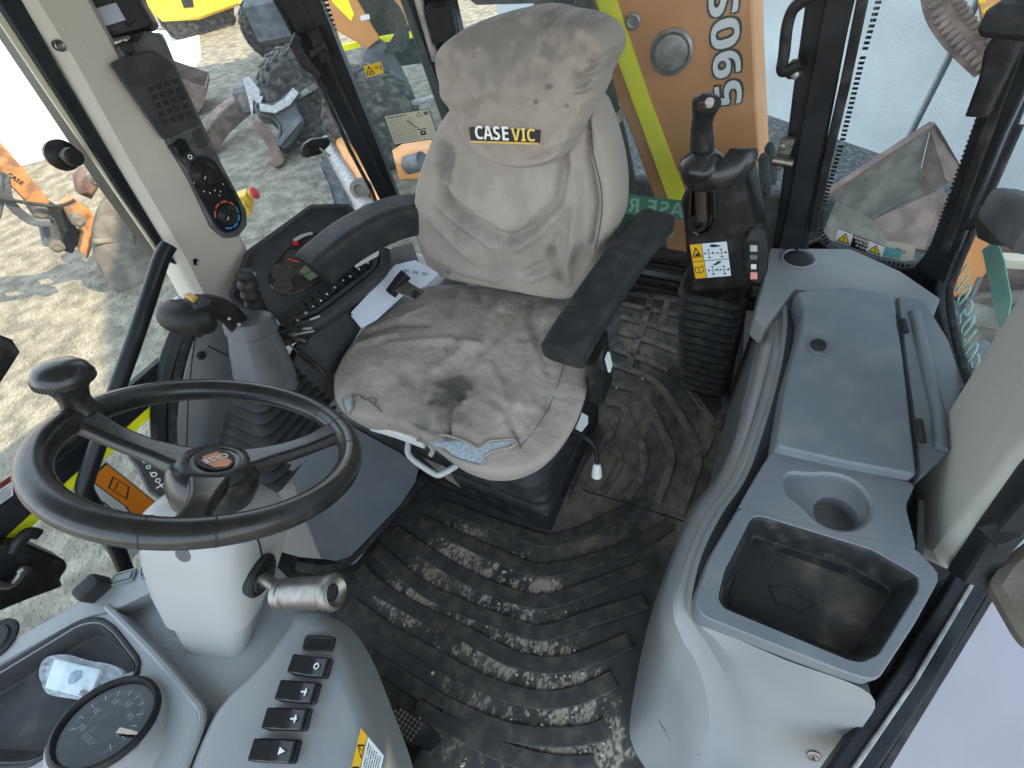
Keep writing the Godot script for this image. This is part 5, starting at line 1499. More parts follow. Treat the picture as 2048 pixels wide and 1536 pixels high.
func build_tower():
	# backhoe control tower: bellows, housing, stick, wrist rest
	var tw := thing("control_tower", "black control tower on ribbed bellows with joystick and wrist rest", "control tower", Vector3(0.0, 0, -1.23))
	var c0 := Vector3(0.005, 0.005, -1.235)
	part("bellows", bellows(c0, Vector3(-0.045, 0.43, -1.25), Vector2(0.165, 0.17), Vector2(0.2, 0.2), 13, 0.012, 0.045), M.rubber, tw)
	var zf := plane(Vector3(0, 0, -1.145), Vector3(0.0, 0.12, 1), Vector3.RIGHT)
	zf.o = Vector3(0, 0.5, -1.15)
	var ho := trace(zf, [1362, 420, 1358, 410, 1370, 380, 1450, 350, 1490, 345, 1500, 380, 1512, 450, 1520, 470, 1510, 560, 1508, 578, 1380, 590, 1375, 560])
	part("housing", pad(zf, ho, [[0.01, -0.17], [0, -0.15], [0, -0.02], [0.008, -0.004], [0.016, 0]], 0.012), M.black, tw, null, 30.0)
	# slot with the pivot ring
	var sl := plane(zf.o + zf.n * 0.004, zf.n, zf.x)
	part("slot", pad(sl, trace(sl, [1380, 362, 1432, 362, 1435, 440, 1425, 462, 1400, 472, 1382, 460, 1376, 430]), [[0, -0.01], [0, 0.012], [0.004, 0.014], [0.008, 0.012], [0.012, -0.004]], 0.012), plain(0.02, 0.017, 0.015, 0.2), tw)
	part("post", beam(px3(plane(zf.o + zf.n * 0.02, zf.n), [1400, 345, 1402, 400, 1404, 440]), 0.028, 0.02, 0.006, zf.n), plain(0.035, 0.026, 0.022, 0.18), tw)
	part("pivot", lathe(plane(pp(sl, 1397, 442), zf.n), [[0.024, 0], [0.026, 0.012], [0.022, 0.02], [0.013, 0.02], [0.010, 0.006]], 24), M.black, tw)
	# upper hood
	part("hood", pad(plane(zf.o - zf.n * 0.05, zf.n, zf.x), trace(plane(zf.o - zf.n * 0.05, zf.n, zf.x), [1430, 420, 1432, 360, 1452, 330, 1488, 325, 1506, 470, 1470, 480]), [[0, -0.1], [0, 0.03], [0.008, 0.038]], 0.01), M.black, tw)
	# wrist rest: a thick bowed pad
	var wr := curve3([on_z(1372, 342, -1.13), on_z(1390, 352, -1.105), on_z(1420, 353, -1.09), on_z(1450, 346, -1.09), on_z(1474, 329, -1.10), on_z(1487, 306, -1.115), on_z(1489, 297, -1.12)], 6)
	var wrr := []
	for i in wr.size():
		var t := float(i) / (wr.size() - 1)
		wrr.append(0.033 * pow(maxf(0.05, 1.0 - pow(absf(t * 2 - 1), 5.0)), 0.5))
	part("wrist_rest", tube(wr, wrr, 20, 3, 0.72, Vector3.RIGHT), M.wheel, tw)
	# joystick
	part("joystick_collar", lathe(plane(on_z(1404, 332, -1.108), Vector3(-0.05, 1, 0.05)), [[0.04, -0.02], [0.05, 0.0], [0.048, 0.012], [0.034, 0.026], [0.024, 0.032]], 24), M.wheel, tw)
	var js := curve3([on_z(1405, 325, -1.13), on_z(1404, 285, -1.125), on_z(1404, 250, -1.12), on_z(1409, 222, -1.11), on_z(1414, 203, -1.10)], 6)
	var jr := []
	for i in js.size():
		var t := float(i) / (js.size() - 1)
		jr.append(0.026 - 0.007 * sin(minf(t * 1.6, 1.0) * PI * 0.5) + 0.006 * smoothstep(0.6, 0.95, t) - (0.006 if i == js.size() - 1 else 0.0))
	part("joystick", tube(js, jr, 20, 3, 1.15, Vector3.RIGHT), M.wheel, tw)
	part("thumb_button", lathe(plane(on_z(1404, 212, -1.075), Vector3(0.1, 0.9, 0.5)), [[0.008, -0.006], [0.008, 0.002], [0.005, 0.004]], 14), plain(0.05, 0.028, 0.026, 0.3), tw)
	part("thumb_button", lathe(plane(on_z(1419, 204, -1.08), Vector3(0.1, 0.9, 0.5)), [[0.009, -0.006], [0.009, 0.002], [0.005, 0.005]], 14), plain(0.5, 0.45, 0.42, 0.25), tw)
	# decal: yellow warning column and white lever diagrams
	var Y := Color(0.93, 0.72, 0.08)
	var K := Color(0.08, 0.08, 0.08)
	var ops := [["r", 0, 0, 52, 200, Y], ["r", 0, 98, 160, 3, K], ["r", 52, 0, 2, 200, K], ["r", 0, 0, 160, 3, K], ["r", 0, 197, 160, 3, K], ["r", 0, 0, 3, 200, K], ["r", 157, 0, 3, 200, K],
		["l", 26, 25, 8, 75, 4, K], ["l", 26, 25, 44, 75, 4, K], ["l", 8, 75, 44, 75, 4, K], ["p", [Vector2(16, 70), Vector2(22, 56), Vector2(34, 54), Vector2(38, 64), Vector2(34, 70)], K],
		["l", 10, 130, 26, 136, 3, K], ["l", 26, 136, 44, 128, 3, K], ["l", 10, 130, 10, 160, 3, K], ["l", 44, 128, 44, 160, 3, K], ["l", 10, 160, 26, 166, 3, K], ["l", 26, 166, 44, 160, 3, K], ["l", 26, 136, 26, 166, 3, K],
		["p", [Vector2(84, 22), Vector2(92, 10), Vector2(110, 14), Vector2(124, 20), Vector2(132, 26), Vector2(96, 28)], K], ["p", [Vector2(86, 124), Vector2(100, 118), Vector2(112, 106), Vector2(126, 112), Vector2(112, 122), Vector2(96, 130)], K]]
	for c in [[78, 60], [130, 62], [84, 156], [132, 158]]:
		ops.append_array([["l", c[0] - 14, c[1], c[0] + 14, c[1], 2, K], ["l", c[0], c[1] - 14, c[0], c[1] + 18, 2, K], ["r", c[0] - 20, c[1] - 5, 6, 10, K], ["r", c[0] + 14, c[1] - 6, 7, 11, K], ["r", c[0] - 5, c[1] - 22, 9, 6, K], ["r", c[0] - 5, c[1] + 20, 10, 7, K]])
	var pf := plane(zf.o + zf.n * 0.0005, zf.n, zf.x)
	quad_print("lever_decal", px3(pf, [1378, 488, 1455, 481, 1464, 552, 1390, 558]), paint(160, 200, Color(0.86, 0.90, 0.92), ops), tw)
	# switch pod on the door side
	var pd := plane(Vector3(0.06, 0.5, -1.12), Vector3(0.25, 0.35, 1), Vector3.RIGHT)
	part("switch_pod", pad(pd, trace(pd, [1490, 470, 1502, 450, 1532, 455, 1538, 500, 1538, 545, 1520, 572, 1495, 565, 1488, 520]), [[0, -0.09], [0, -0.01], [0.008, 0]], 0.012), M.charcoal, tw)
	for s in [[1497, 482, 1518, 520], [1499, 525, 1518, 556]]:
		part("switch_frame", pad(pd, trace(pd, [s[0], s[1], s[2], s[1], s[2], s[3], s[0], s[3]]), [[0, 0], [0, 0.004], [0.003, 0.005], [0.004, 0.002]], 0.003), M.black, tw)
	part("switch_key", pad(pd, trace(pd, [1499, 489, 1514, 489, 1514, 502, 1499, 502]), [[0, 0], [0, 0.006], [0.001, 0.007]]), plain(0.35, 0.36, 0.36, 0.3), tw)
	part("switch_key", pad(pd, trace(pd, [1499, 508, 1514, 508, 1514, 518, 1499, 518]), [[0, 0], [0, 0.006], [0.001, 0.007]]), M.machine_grey, tw)
	part("switch_key", pad(pd, trace(pd, [1501, 527, 1512, 527, 1512, 537, 1501, 537]), [[0, 0], [0, 0.006], [0.001, 0.007]]), M.white, tw)
	part("switch_key", pad(pd, trace(pd, [1500, 543, 1514, 543, 1514, 557, 1500, 557]), [[0, 0], [0, 0.006], [0.001, 0.007]]), plain(0.75, 0.28, 0.25, 0.4), tw)
	# two slanted levers on its side
	for s in [[0, 0, 0.0], [12, -22, 0.04]]:
		var lv := part("side_lever", tube([dep(1478, 428 + s[1] * 0.3, 1.42), dep(1510, 402 + s[1] * 0.5, 1.4 + s[2]), dep(1530 + s[0] * 0.3, 392 + s[1] * 0.6, 1.38 + s[2])], 0.007, 10), M.black, tw)
		part("lever_grip", tube([dep(1528 + s[0], 308 + s[1], 1.36 + s[2]), dep(1527 + s[0], 316 + s[1], 1.36 + s[2]), dep(1531 + s[0], 380 + s[1], 1.38 + s[2]), dep(1533 + s[0], 392 + s[1], 1.385 + s[2])], [0.008, 0.014, 0.016, 0.010], 12), M.charcoal, lv)
	part("vent_cluster", join([lathe(plane(dep(1484, 436, 1.39), Vector3(1, 0.2, 0.4)), [[0.012, -0.01], [0.012, 0.008], [0.006, 0.009]], 10), lathe(plane(dep(1488, 448, 1.39), Vector3(1, 0.2, 0.4)), [[0.010, -0.01], [0.010, 0.008], [0.006, 0.009]], 10), lathe(plane(dep(1482, 420, 1.39), Vector3(1, 0.2, 0.4)), [[0.010, -0.01], [0.010, 0.008], [0.006, 0.009]], 10)]), M.dull_steel, tw)

# front console: pan round the column, tray with a packet, gauge pod, switch lobe
func build_front_console():
	var fc := thing("front_console", "light grey front console with tray, round gauge and a row of rocker switches", "console", Vector3(-0.6, 0, 0.2))
	var b := hp(0.565)
	var bo := trace(b, [-320, 1440, 0, 1300, 290, 1140, 430, 1080, 545, 1120, 600, 1185, 670, 1275, 712, 1400, 770, 1560, 800, 1760, -320, 1760])
	part("body", pad(b, bo, [[0.1, -0.565], [0.06, -0.4], [0.03, -0.15], [0.004, -0.03], [0.002, -0.01], [0.012, 0]], 0.04), M.console, fc)
	# switch lobe
	var l := hp(0.60)
	var lo := trace(l, [588, 1205, 640, 1222, 684, 1290, 720, 1392, 772, 1540, 800, 1760, 300, 1760, 372, 1520, 425, 1408, 515, 1325, 568, 1250])
	var lobe := pad(l, lo, [[-0.006, -0.12], [-0.004, -0.05], [0, -0.02], [0.004, -0.009], [0.012, -0.002], [0.022, 0]], 0.035, 6)
	part("lobe", lobe, M.console, fc, null, 50.0)
	# outer rim strip
	var ro := trace(l, [-320, 1435, 0, 1290, 292, 1130, 345, 1160, 226, 1219, 150, 1248, 0, 1330, -320, 1490])
	part("rim", pad(l, ro, [[0, -0.05], [0, -0.004], [0.004, 0]], 0.01), M.console, fc)
	# tray module
	var out := trace(l, [-320, 1490, 0, 1335, 150, 1250, 196, 1226, 236, 1222, 300, 1292, 404, 1425, 385, 1500, 330, 1620, 250, 1760, -320, 1760])
	var c := l.loc(pp(l, 90, 1420))
	var hole := trace(l, [-170, 1440, 0, 1345, 160, 1248, 198, 1243, 225, 1262, 276, 1328, 268, 1358, 235, 1380, 150, 1455, 100, 1500, 60, 1525, 10, 1528, -170, 1510])
	var N := 128
	var po := polar(rounded(out, 0.012), c, N)
	var h1 := polar(rounded(hole, 0.012), c, N)
	var h2 := polar(rounded(inset(hole, 0.006), 0.012), c, N)
	var h3 := polar(rounded(inset(hole, 0.016), 0.012), c, N)
	part("tray_surround", loft([ring_at(l, po, -0.05), ring_at(l, po, -0.004), ring_at(l, inset(po, 0.004), 0.0), ring_at(l, h1, 0.001), ring_at(l, h2, -0.006), ring_at(l, h3, -0.028)], 1), M.console, fc, null, 34.0)
	part("tray", loft([ring_at(l, polar(rounded(inset(hole, 0.003), 0.012), c, N), 0.0005), ring_at(l, h2, -0.004), ring_at(l, h3, -0.027), ring_at(l, polar(rounded(inset(hole, 0.02), 0.012), c, N), -0.0295)], 2), M.charcoal, fc, null, 30.0)
	part("tray_rim", tube(ring_closed(ring_at(l, polar(rounded(inset(hole, -0.004), 0.012), c, 64), 0.001)), 0.004, 8, 0), M.charcoal, fc)
	# ridge between tray and pan
	part("ridge", tube(curve3(px3(hp(0.598), [215, 1214, 300, 1300, 380, 1392, 404, 1425, 396, 1470, 360, 1560]), 5), 0.006, 8), M.console, fc)
	# round buttons and blanks along the rim
	var bl := plane(pp(l, 5, 1272) + Vector3(0, 0.0, 0), Vector3.UP)
	part("round_cap", lathe(plane(pp(l, -4, 1280), Vector3.UP), [[0.034, 0], [0.034, 0.004], [0.030, 0.006], [0.028, 0.004], [0.024, 0.004], [0.022, 0.008], [0.004, 0.009]], 32), M.charcoal, fc)
	for s in [[214, 1178, 268, 1180, 277, 1136, 242, 1142], [282, 1161, 322, 1160, 336, 1120, 290, 1128]]:
		var pb := trace(l, [s[0], s[1] - 2, s[2], s[3] - 18, s[4], s[5], s[6] - 8, s[7] + 6])
		part("blank_plate", pad(l, pb, [[0, 0], [0, 0.004], [0.003, 0.005], [0.0042, 0.003], [0.0055, 0.003], [0.0062, 0.0055], [0.008, 0.0058]], 0.004), M.console_dark, fc)
	# thumb wheel block on the rim
	var kb := plane(pp(l, 200, 1180), Vector3(0.1, 1, 0.1), pp(l, 220, 1160) - pp(l, 180, 1196))
	part("headlight_switch", pad(kb, rect(0.042, 0.03), [[0, -0.004], [0, 0.026], [0.002, 0.034], [0.008, 0.036]], 0.008), M.charcoal, fc)
	# rockers
	part("blank_plate", pad(plane(l.o + Vector3(0, 0.001, 0), Vector3.UP), trace(l, [614, 1272, 672, 1274, 666, 1303, 606, 1301]), [[0, -0.004], [0, 0.004], [0.002, 0.005], [0.004, 0.004]], 0.004), M.black, fc)
	var sw := [[590, 1330, 660, 1338, 2], [566, 1382, 636, 1388, 2], [540, 1438, 618, 1440, 2], [514, 1500, 596, 1504, 1]]
	for i in sw.size():
		var s = sw[i]
		rocker(fc, pp(plane(l.o + Vector3(0, 0.004, 0), Vector3.UP), s[0], s[1]), pp(plane(l.o + Vector3(0, 0.004, 0), Vector3.UP), s[2], s[3]), 0.027, Vector3.UP, [0, 2, 2, 1][i], 1.15)
	# gauge pod
	var gc := pp(hp(0.632), 214, 1447)
	var gp := plane(gc, Vector3(0.0, cos(0.42), -sin(0.42)), Vector3.RIGHT)
	var pod := part("gauge_pod", loft([ring_at(hp(0.59), polar(ellipse(0.092, 0.086, 40, gc.x + 0.002, gc.z + 0.012), Vector2(gc.x, gc.z + 0.012), 48), 0.0), ring_at(plane(gc - gp.n * 0.018, gp.n, gp.x), ellipse(0.075, 0.075, 48), 0.0), ring_at(gp, ellipse(0.0705, 0.0705, 48), -0.004), ring_at(gp, ellipse(0.066, 0.066, 48), 0.0)]), M.console, fc, null, 50.0)
	var g := part("gauge", lathe(gp, [[0.066, -0.004], [0.066, 0.005], [0.063, 0.009], [0.060, 0.010], [0.057, 0.007], [0.056, 0.002]], 48, 1), M.black, fc)
	var K := Color(0.05, 0.055, 0.06)
	var W := Color(0.52, 0.54, 0.53)
	var ops := []
	for k in 60:
		var a := deg_to_rad(140.0 + k * 4.4)
		var d := Vector2(cos(a), sin(a))
		var p := Vector2(128, 128) + d * 100
		var q := Vector2(128, 128) + d * (84 if k % 5 == 0 else 92)
		ops.append(["l", p.x, p.y, q.x, q.y, 3 if k % 5 == 0 else 1, W])
		if k % 10 == 0:
			var t := Vector2(128, 128) + d * 66
			ops.append(["l", t.x - 7, t.y - 6, t.x - 7, t.y + 6, 3, W])
			ops.append(["l", t.x + 2, t.y - 6, t.x + 8, t.y - 6, 2, W])
			ops.append(["l", t.x + 2, t.y + 6, t.x + 8, t.y + 6, 2, W])
			ops.append(["l", t.x + 2, t.y - 6, t.x + 2, t.y + 6, 2, W])
			ops.append(["l", t.x + 8, t.y - 6, t.x + 8, t.y + 6, 2, W])
	for k in 120:
		var a := TAU * k / 120
		ops.append(["r", int(128 + cos(a) * 58), int(128 + sin(a) * 58), 2, 2, Color(0.3, 0.32, 0.32)])
	ops.append_array([["r", 100, 150, 22, 16, Color(0.16, 0.17, 0.17)], ["t", 100, 172, 60, 18, 6, Color(0.35, 0.36, 0.36)]])
	var im := paint(256, 256, K, ops)
	var sm := FastNoiseLite.new()
	sm.frequency = 0.02
	for y in 256:
		for x in 256:
			var v := clampf(sm.get_noise_2d(x, y) * 0.9 + 0.1, 0.0, 0.4)
			im.set_pixel(x, y, im.get_pixel(x, y).lerp(Color(0.42, 0.41, 0.38), v * 0.55))
	var fp := plane(gp.o + gp.n * 0.002, gp.n, gp.x)
	part("dial", lathe(fp, [[0.0568, -0.002], [0.0568, 0.0], [0.0002, 0.0]], 48), printed(im, 0.25), g, func(p: Vector3) -> Vector2:
		var q := fp.loc(p)
		return Vector2(0.5 + q.x / 0.1145, 0.5 + q.y / 0.1145))
	part("needle", beam(px3(plane(fp.o + fp.n * 0.004, fp.n), [236, 1460, 258, 1464, 280, 1468]), [0.007, 0.006, 0.002], 0.0012, 0.0004, fp.n), plain(0.55, 0.45, 0.36, 0.5), g)
	# warning label on the lobe's flank
	var lf := plane(on_y(735, 1500, 0.555), Vector3(0.86, 0.5, -0.1), Vector3(0, 0, -1))
	var Y := Color(0.90, 0.70, 0.10)
	var tri := func(cx: int, cy: int) -> Array: return [["l", cx, cy - 18, cx - 18, cy + 14, 4, Color(0.06, 0.06, 0.06)], ["l", cx, cy - 18, cx + 18, cy + 14, 4, Color(0.06, 0.06, 0.06)], ["l", cx - 18, cy + 14, cx + 18, cy + 14, 4, Color(0.06, 0.06, 0.06)], ["r", cx - 2, cy - 8, 4, 12, Color(0.06, 0.06, 0.06)], ["r", cx - 2, cy + 6, 4, 4, Color(0.06, 0.06, 0.06)]]
	var lops := [["r", 0, 0, 160, 46, Y], ["r", 0, 44, 160, 3, Color(0.06, 0.06, 0.06)], ["r", 0, 0, 160, 3, Y], ["t", 12, 58, 136, 80, 12, Color(0.15, 0.15, 0.15)]]
	lops.append_array(tri.call(110, 24))
	lops.append_array(tri.call(46, 24))
	var lq := plane_hit(lobe, 738, 1515)
	lq.o += lq.n * 0.004
	var lh := px3(lq, [696, 1566, 722, 1456, 768, 1512, 748, 1600])
	quad_print("warning_label", lh, paint(160, 150, Color(0.86, 0.88, 0.87), lops), fc)
	for s in [[[352, 1280, 366, 1290, 374, 1304, 366, 1316, 358, 1304, 348, 1292], 0], [[338, 1258, 352, 1262, 350, 1276, 336, 1268], 1]]:
		var pan := plane(Vector3(0, 0.5655, 0), Vector3.UP)
		part("rust_stain", pad(pan, smooth2(trace(pan, s[0]), 2), [[0, 0], [0, 0.0004]]), noisy([[0.35, 0.20, 0.175, 0.15], [0.6, 0.25, 0.245, 0.235]], 0.03, 0.6, 0.0, 0.06, 66 + s[1]), fc)
	# steering column
	var col := thing("steering_column", "pale grey steering column shroud with chrome tilt lever and black stalk", "steering column", Vector3(-0.62, 0.565, 0.05))
	var cb := on_y(448, 1240, 0.57)
	var wc := Vector3(-0.619, 0.86, -0.12)
	var wn := Vector3(0.115, 0.802, -0.586).normalized()
	var ct := dep(428, 985, 0.74)
	var axs := (ct - cb)
	var cr := []
	# [along, half width, half depth, blend of the section's plane from level to square on the wheel]
	var secs := [[-0.02, 0.062, 0.052], [0.0, 0.062, 0.052], [0.12, 0.067, 0.056], [0.22, 0.071, 0.060], [0.235, 0.077, 0.066], [0.42, 0.085, 0.072], [0.62, 0.089, 0.076], [0.8, 0.088, 0.075], [0.9, 0.084, 0.068], [0.97, 0.068, 0.054], [1.02, 0.047, 0.040]]
	for s in secs:
		var t: float = s[0]
		var pc := cb.lerp(ct, t)
		var n := Vector3.UP.slerp(axs.normalized(), clampf(t * 1.4, 0, 1))
		cr.append(ring_at(plane(pc, n, Vector3(0.93, 0, -0.36)), rounded(rect(s[1] * 2, s[2] * 2), s[2] * 0.62, 6), 0.0))
	var ctris := loft(cr)
	part("shroud", ctris, M.column, col, null, 32.0)
	var crack := drape(ctris, [505, 1062, 516, 1082, 521, 1100, 524, 1118], 0.0006)
	if crack.size() > 2: part("split_line", tube(curve3(crack, 4), 0.0016, 6), M.ink, col)
	var dm := hit(ctris, 366, 1110)
	if dm: part("screw_hole", lathe(plane(dm[0], dm[1]), [[0.012, -0.003], [0.012, 0.0006], [0.009, 0.0006]], 20), M.boot_grey, col)
	var bb := hit(ctris, 520, 1150)
	if bb:
		var bp := plane(bb[0], bb[1] + Vector3(0.3, 0, 0))
		part("tilt_boot", lathe(bp, [[0.032, -0.012], [0.034, 0.004], [0.030, 0.008], [0.026, 0.006], [0.024, 0.011], [0.019, 0.010], [0.017, 0.015], [0.010, 0.016]], 28), M.charcoal, col)
	part("tilt_rod", tube([dep(520, 1152, 0.735), dep(540, 1165, 0.71), dep(575, 1192, 0.69)], 0.009, 14), M.steel, col)
	var ka := dep(560, 1188, 0.69)
	var kc := dep(668, 1184, 0.655)
	var kp := plane(ka, kc - ka)
	var kl := ka.distance_to(kc)
	part("tilt_handle", lathe(kp, [[0.017, -0.004], [0.021, 0.0], [0.021, 0.009], [0.0195, 0.011], [0.0195, 0.016], [0.021, 0.018], [0.022, 0.03], [0.0225, kl - 0.014], [0.0245, kl - 0.011], [0.0255, kl - 0.003], [0.024, kl + 0.003], [0.019, kl + 0.005], [0.017, kl + 0.001], [0.011, kl - 0.002], [0.0105, kl - 0.008]], 32), M.steel, col)
	part("tilt_handle_cap", lathe(plane(kp.o + kp.n * (kl - 0.007), kp.n), [[0.0105, 0], [0.0100, 0.004], [0.007, 0.006]], 20), M.charcoal, col)
	# light stalk
	var sp := dep(300, 955, 0.80)
	var sk := plane(sp, (EYE - sp).normalized() + Vector3(0, 0.35, 0), dep(270, 905, 0.82) - dep(335, 1005, 0.78))
	var stalk := part("light_stalk", pad(sk, trace(sk, [262, 893, 285, 903, 335, 925, 372, 950, 370, 985, 335, 1008, 296, 985, 272, 935, 255, 915]), [[0.003, -0.018], [0, -0.01], [0, 0.002], [0.004, 0.008]], 0.006), M.panel, col)
	var s2 := plane(sk.o + sk.n * 0.0085, sk.n, sk.x)
	for s in [[290, 922, 0.0035], [297, 934, 0.0035], [308, 949, 0.0045], [316, 961, 0.004]]:
		part("symbol", lathe(plane(pp(s2, s[0], s[1]), sk.n), [[s[2], 0], [s[2], 0.0005], [s[2] * 0.6, 0.0005], [s[2] * 0.55, 0]], 12, 0), M.white, stalk)
	part("symbol", join([beam(px3(s2, [312, 977, 330, 966]), 0.0022, 0.0006, 0.0002, sk.n), beam(px3(s2, [318, 966, 326, 976]), 0.0016, 0.0007, 0.0002, sk.n), beam(px3(s2, [304, 952, 300, 944]), 0.0013, 0.0006, 0.0002, sk.n)]), M.white, stalk)
	# crumpled packet lying in the tray
	var tp := hp(0.585)
	var pk := thing("wrapped_packet", "crumpled clear plastic packet with white card lying in the front tray", "packet", pp(hp(0.575), 165, 1360))
	var cardpl := plane(pp(tp, 150, 1352), Vector3(0.12, 1, -0.1), Vector3.RIGHT)
	part("card", pad(cardpl, trace(cardpl, [112, 1318, 205, 1340, 180, 1398, 92, 1376]), [[0, -0.004], [0, 0.003], [0.001, 0.004]], 0.004), plain(0.62, 0.72, 0.78, 0.5), pk)
	var cpl2 := plane(cardpl.o + cardpl.n * 0.0045, cardpl.n, cardpl.x)
	part("window", pad(cpl2, smooth2(trace(cpl2, [140, 1345, 160, 1338, 166, 1352, 148, 1368, 134, 1368])), [[0, 0], [0, 0.0005]]), plain(0.10, 0.16, 0.28, 0.3), pk)
	part("mark", pad(cpl2, trace(cpl2, [164, 1379, 176, 1382, 166, 1394, 156, 1390]), [[0, 0], [0, 0.0006]]), plain(0.08, 0.07, 0.1, 0.4), pk)
	var wr := FastNoiseLite.new()
	wr.frequency = 34.0
	wr.noise_type = FastNoiseLite.TYPE_CELLULAR
	wr.cellular_return_type = FastNoiseLite.RETURN_DISTANCE
	var fo := smooth2(trace(tp, [84, 1330, 100, 1312, 140, 1308, 175, 1322, 225, 1328, 250, 1345, 245, 1362, 205, 1372, 178, 1402, 150, 1398, 100, 1392, 82, 1365]), 3)
	var prof := [[1.0, -0.008]]
	for k in 12: prof.append([lerpf(1.0, 0.03, k / 11.0), 0.004 + 0.012 * sin(k / 11.0 * PI * 0.5)])
	var film := puff(tp, fo, prof, func(e: Vector2, s: float) -> float: return (wr.get_noise_2d(e.x, e.y) + 0.5) * 0.026 * (1.0 if s < 0.99 else 0.3))
	var fm := glass(0.85, 0.93, 1.0, 0.24)
	fm.roughness = 0.08
	part("film", film, fm, pk, null, 12.0)

func ring_closed(r: Array) -> Array:
	r.append(r[0])
	r.append(r[1])
	return r

# ---------------- the steering wheel ----------------
func build_wheel():
	var c := Vector3(-0.619, 0.86, -0.12)
	var n := Vector3(0.115, 0.802, -0.586).normalized()
	var pl := plane(c, n)
	var R := 0.19
	var sw := thing("steering_wheel", "worn black three spoke steering wheel with spinner knob", "steering wheel", c - n * 0.05)
	var at := func(px: float, py: float) -> float:
		var q := pl.loc(pp(pl, px, py))
		return atan2(q.y, q.x)
	var ringp := func(a: float, r: float, h: float) -> Vector3: return pl.at(cos(a) * r, sin(a) * r, h)
	var rings := []
	var joints := []
	for s in [[296, 1060], [432, 1057], [628, 835], [670, 855], [705, 900], [215, 830], [160, 850]]: joints.append(at.call(s[0], s[1]))
	for k in 145:
		var a := TAU * k / 144
		var r := 0.0185
		var d := Vector3(cos(a), 0, sin(a))
		var e: Vector3 = pl.x * cos(a) + pl.z * sin(a)
		var ring := []
		for j in 18:
			var b := TAU * j / 18
			ring.append(c + e * R + e * (cos(b) * r) + n * (sin(b) * r))
		rings.append(ring)
	part("rim", loft(rings, 0), M.wheel, sw)
	for a in joints:   # thin seams where the moulding meets the spokes
		var e: Vector3 = pl.x * cos(a) + pl.z * sin(a)
		part("seam", lathe(plane(c + e * R, e.cross(n)), [[0.0180, -0.0012], [0.0189, -0.0008], [0.0189, 0.0008], [0.0180, 0.0012]], 24, 0), M.ink, sw)
	var hub := -0.045
	for s in [[190, 842], [672, 862], [372, 1062]]:
		var a: float = at.call(s[0], s[1])
		var p := [ringp.call(a, 0.035, hub + 0.004), ringp.call(a, 0.08, hub + 0.012), ringp.call(a, 0.13, -0.022), ringp.call(a, R - 0.006, -0.002)]
		part("spoke", beam(curve3(p, 5), [0.058, 0.055, 0.051, 0.047, 0.043, 0.040, 0.038, 0.037, 0.036, 0.036, 0.036, 0.037, 0.038, 0.040, 0.043, 0.048], [0.030, 0.029, 0.028, 0.026, 0.025, 0.024, 0.023, 0.022, 0.022, 0.022, 0.022, 0.022, 0.023, 0.024, 0.026, 0.028], 0.009, n), M.wheel, sw)
	var hp_ := plane(c + n * hub, n, pl.x)
	part("hub", lathe(hp_, [[0.040, -0.055], [0.056, -0.045], [0.062, -0.02], [0.061, 0.002], [0.055, 0.014], [0.046, 0.02], [0.034, 0.021], [0.032, 0.019]], 40), M.wheel, sw)
	var em := plane(c + n * (hub + 0.0205), n, Vector3(0.96, 0, 0.25))
	var emb := part("emblem", pad(em, ellipse(0.031, 0.025, 32), [[0, -0.003], [0, 0.001], [0.001, 0.002]]), M.black, sw)
	part("emblem_field", pad(plane(em.o + n * 0.002, n, em.x), PackedVector2Array([Vector2(-0.016, -0.010), Vector2(0.018, -0.016), Vector2(0.027, -0.006), Vector2(0.022, 0.010), Vector2(0.004, 0.016), Vector2(-0.012, 0.012)]), [[0, 0], [0, 0.0006]]), plain(0.62, 0.20, 0.04, 0.35), emb)
	words("emblem_text", "CASE", pp(plane(em.o + n * 0.003, n), 450, 906), pp(plane(em.o + n * 0.003, n), 402, 921), n, plain(0.75, 0.72, 0.68, 0.4), emb, 0.0006)
	# spinner knob
	var ka: float = at.call(190, 842)
	var kb: Vector3 = ringp.call(ka + 0.05, R, 0.0)
	var kn := plane(kb, (n + Vector3(-0.08, 0.45, 0.1)).normalized())
	part("spinner_knob", lathe(kn, [[0.022, 0.008], [0.019, 0.018], [0.018, 0.028], [0.021, 0.042], [0.027, 0.052], [0.033, 0.056], [0.0345, 0.058], [0.0345, 0.066], [0.033, 0.068], [0.033, 0.070], [0.031, 0.076], [0.024, 0.083], [0.012, 0.087], [0.001, 0.088]], 40), M.wheel, sw)
	var kn2 := PackedVector3Array()
	for k in 48:
		var a := TAU * k / 48
		var e := kn.x * cos(a) + kn.z * sin(a)
		kn2.append_array(box(kb + kn.n * 0.062 + e * 0.0345, Vector3(0.0018, 0.008, 0.0022), 0.0003, Basis(e, kn.n, e.cross(kn.n))))
	part("knob_knurl", kn2, M.wheel, sw).set_meta("kind", "stuff")

# ---------------- the seat ----------------
func fold_push(pl: Pl, folds: Array, noise: FastNoiseLite, amp: float) -> Callable:
	var lines := []
	for f in folds:
		lines.append([trace(pl, f[0]), float(f[1]), float(f[2])])
	return func(e: Vector2, s: float) -> float:
		var h := noise.get_noise_2d(e.x, e.y) * amp
		for l in lines:
			var d := dist_line(e, l[0])
			if d < l[1] * 3.0: h += l[2] * 2.3 * exp(-d * d / (l[1] * l[1]))
		return h

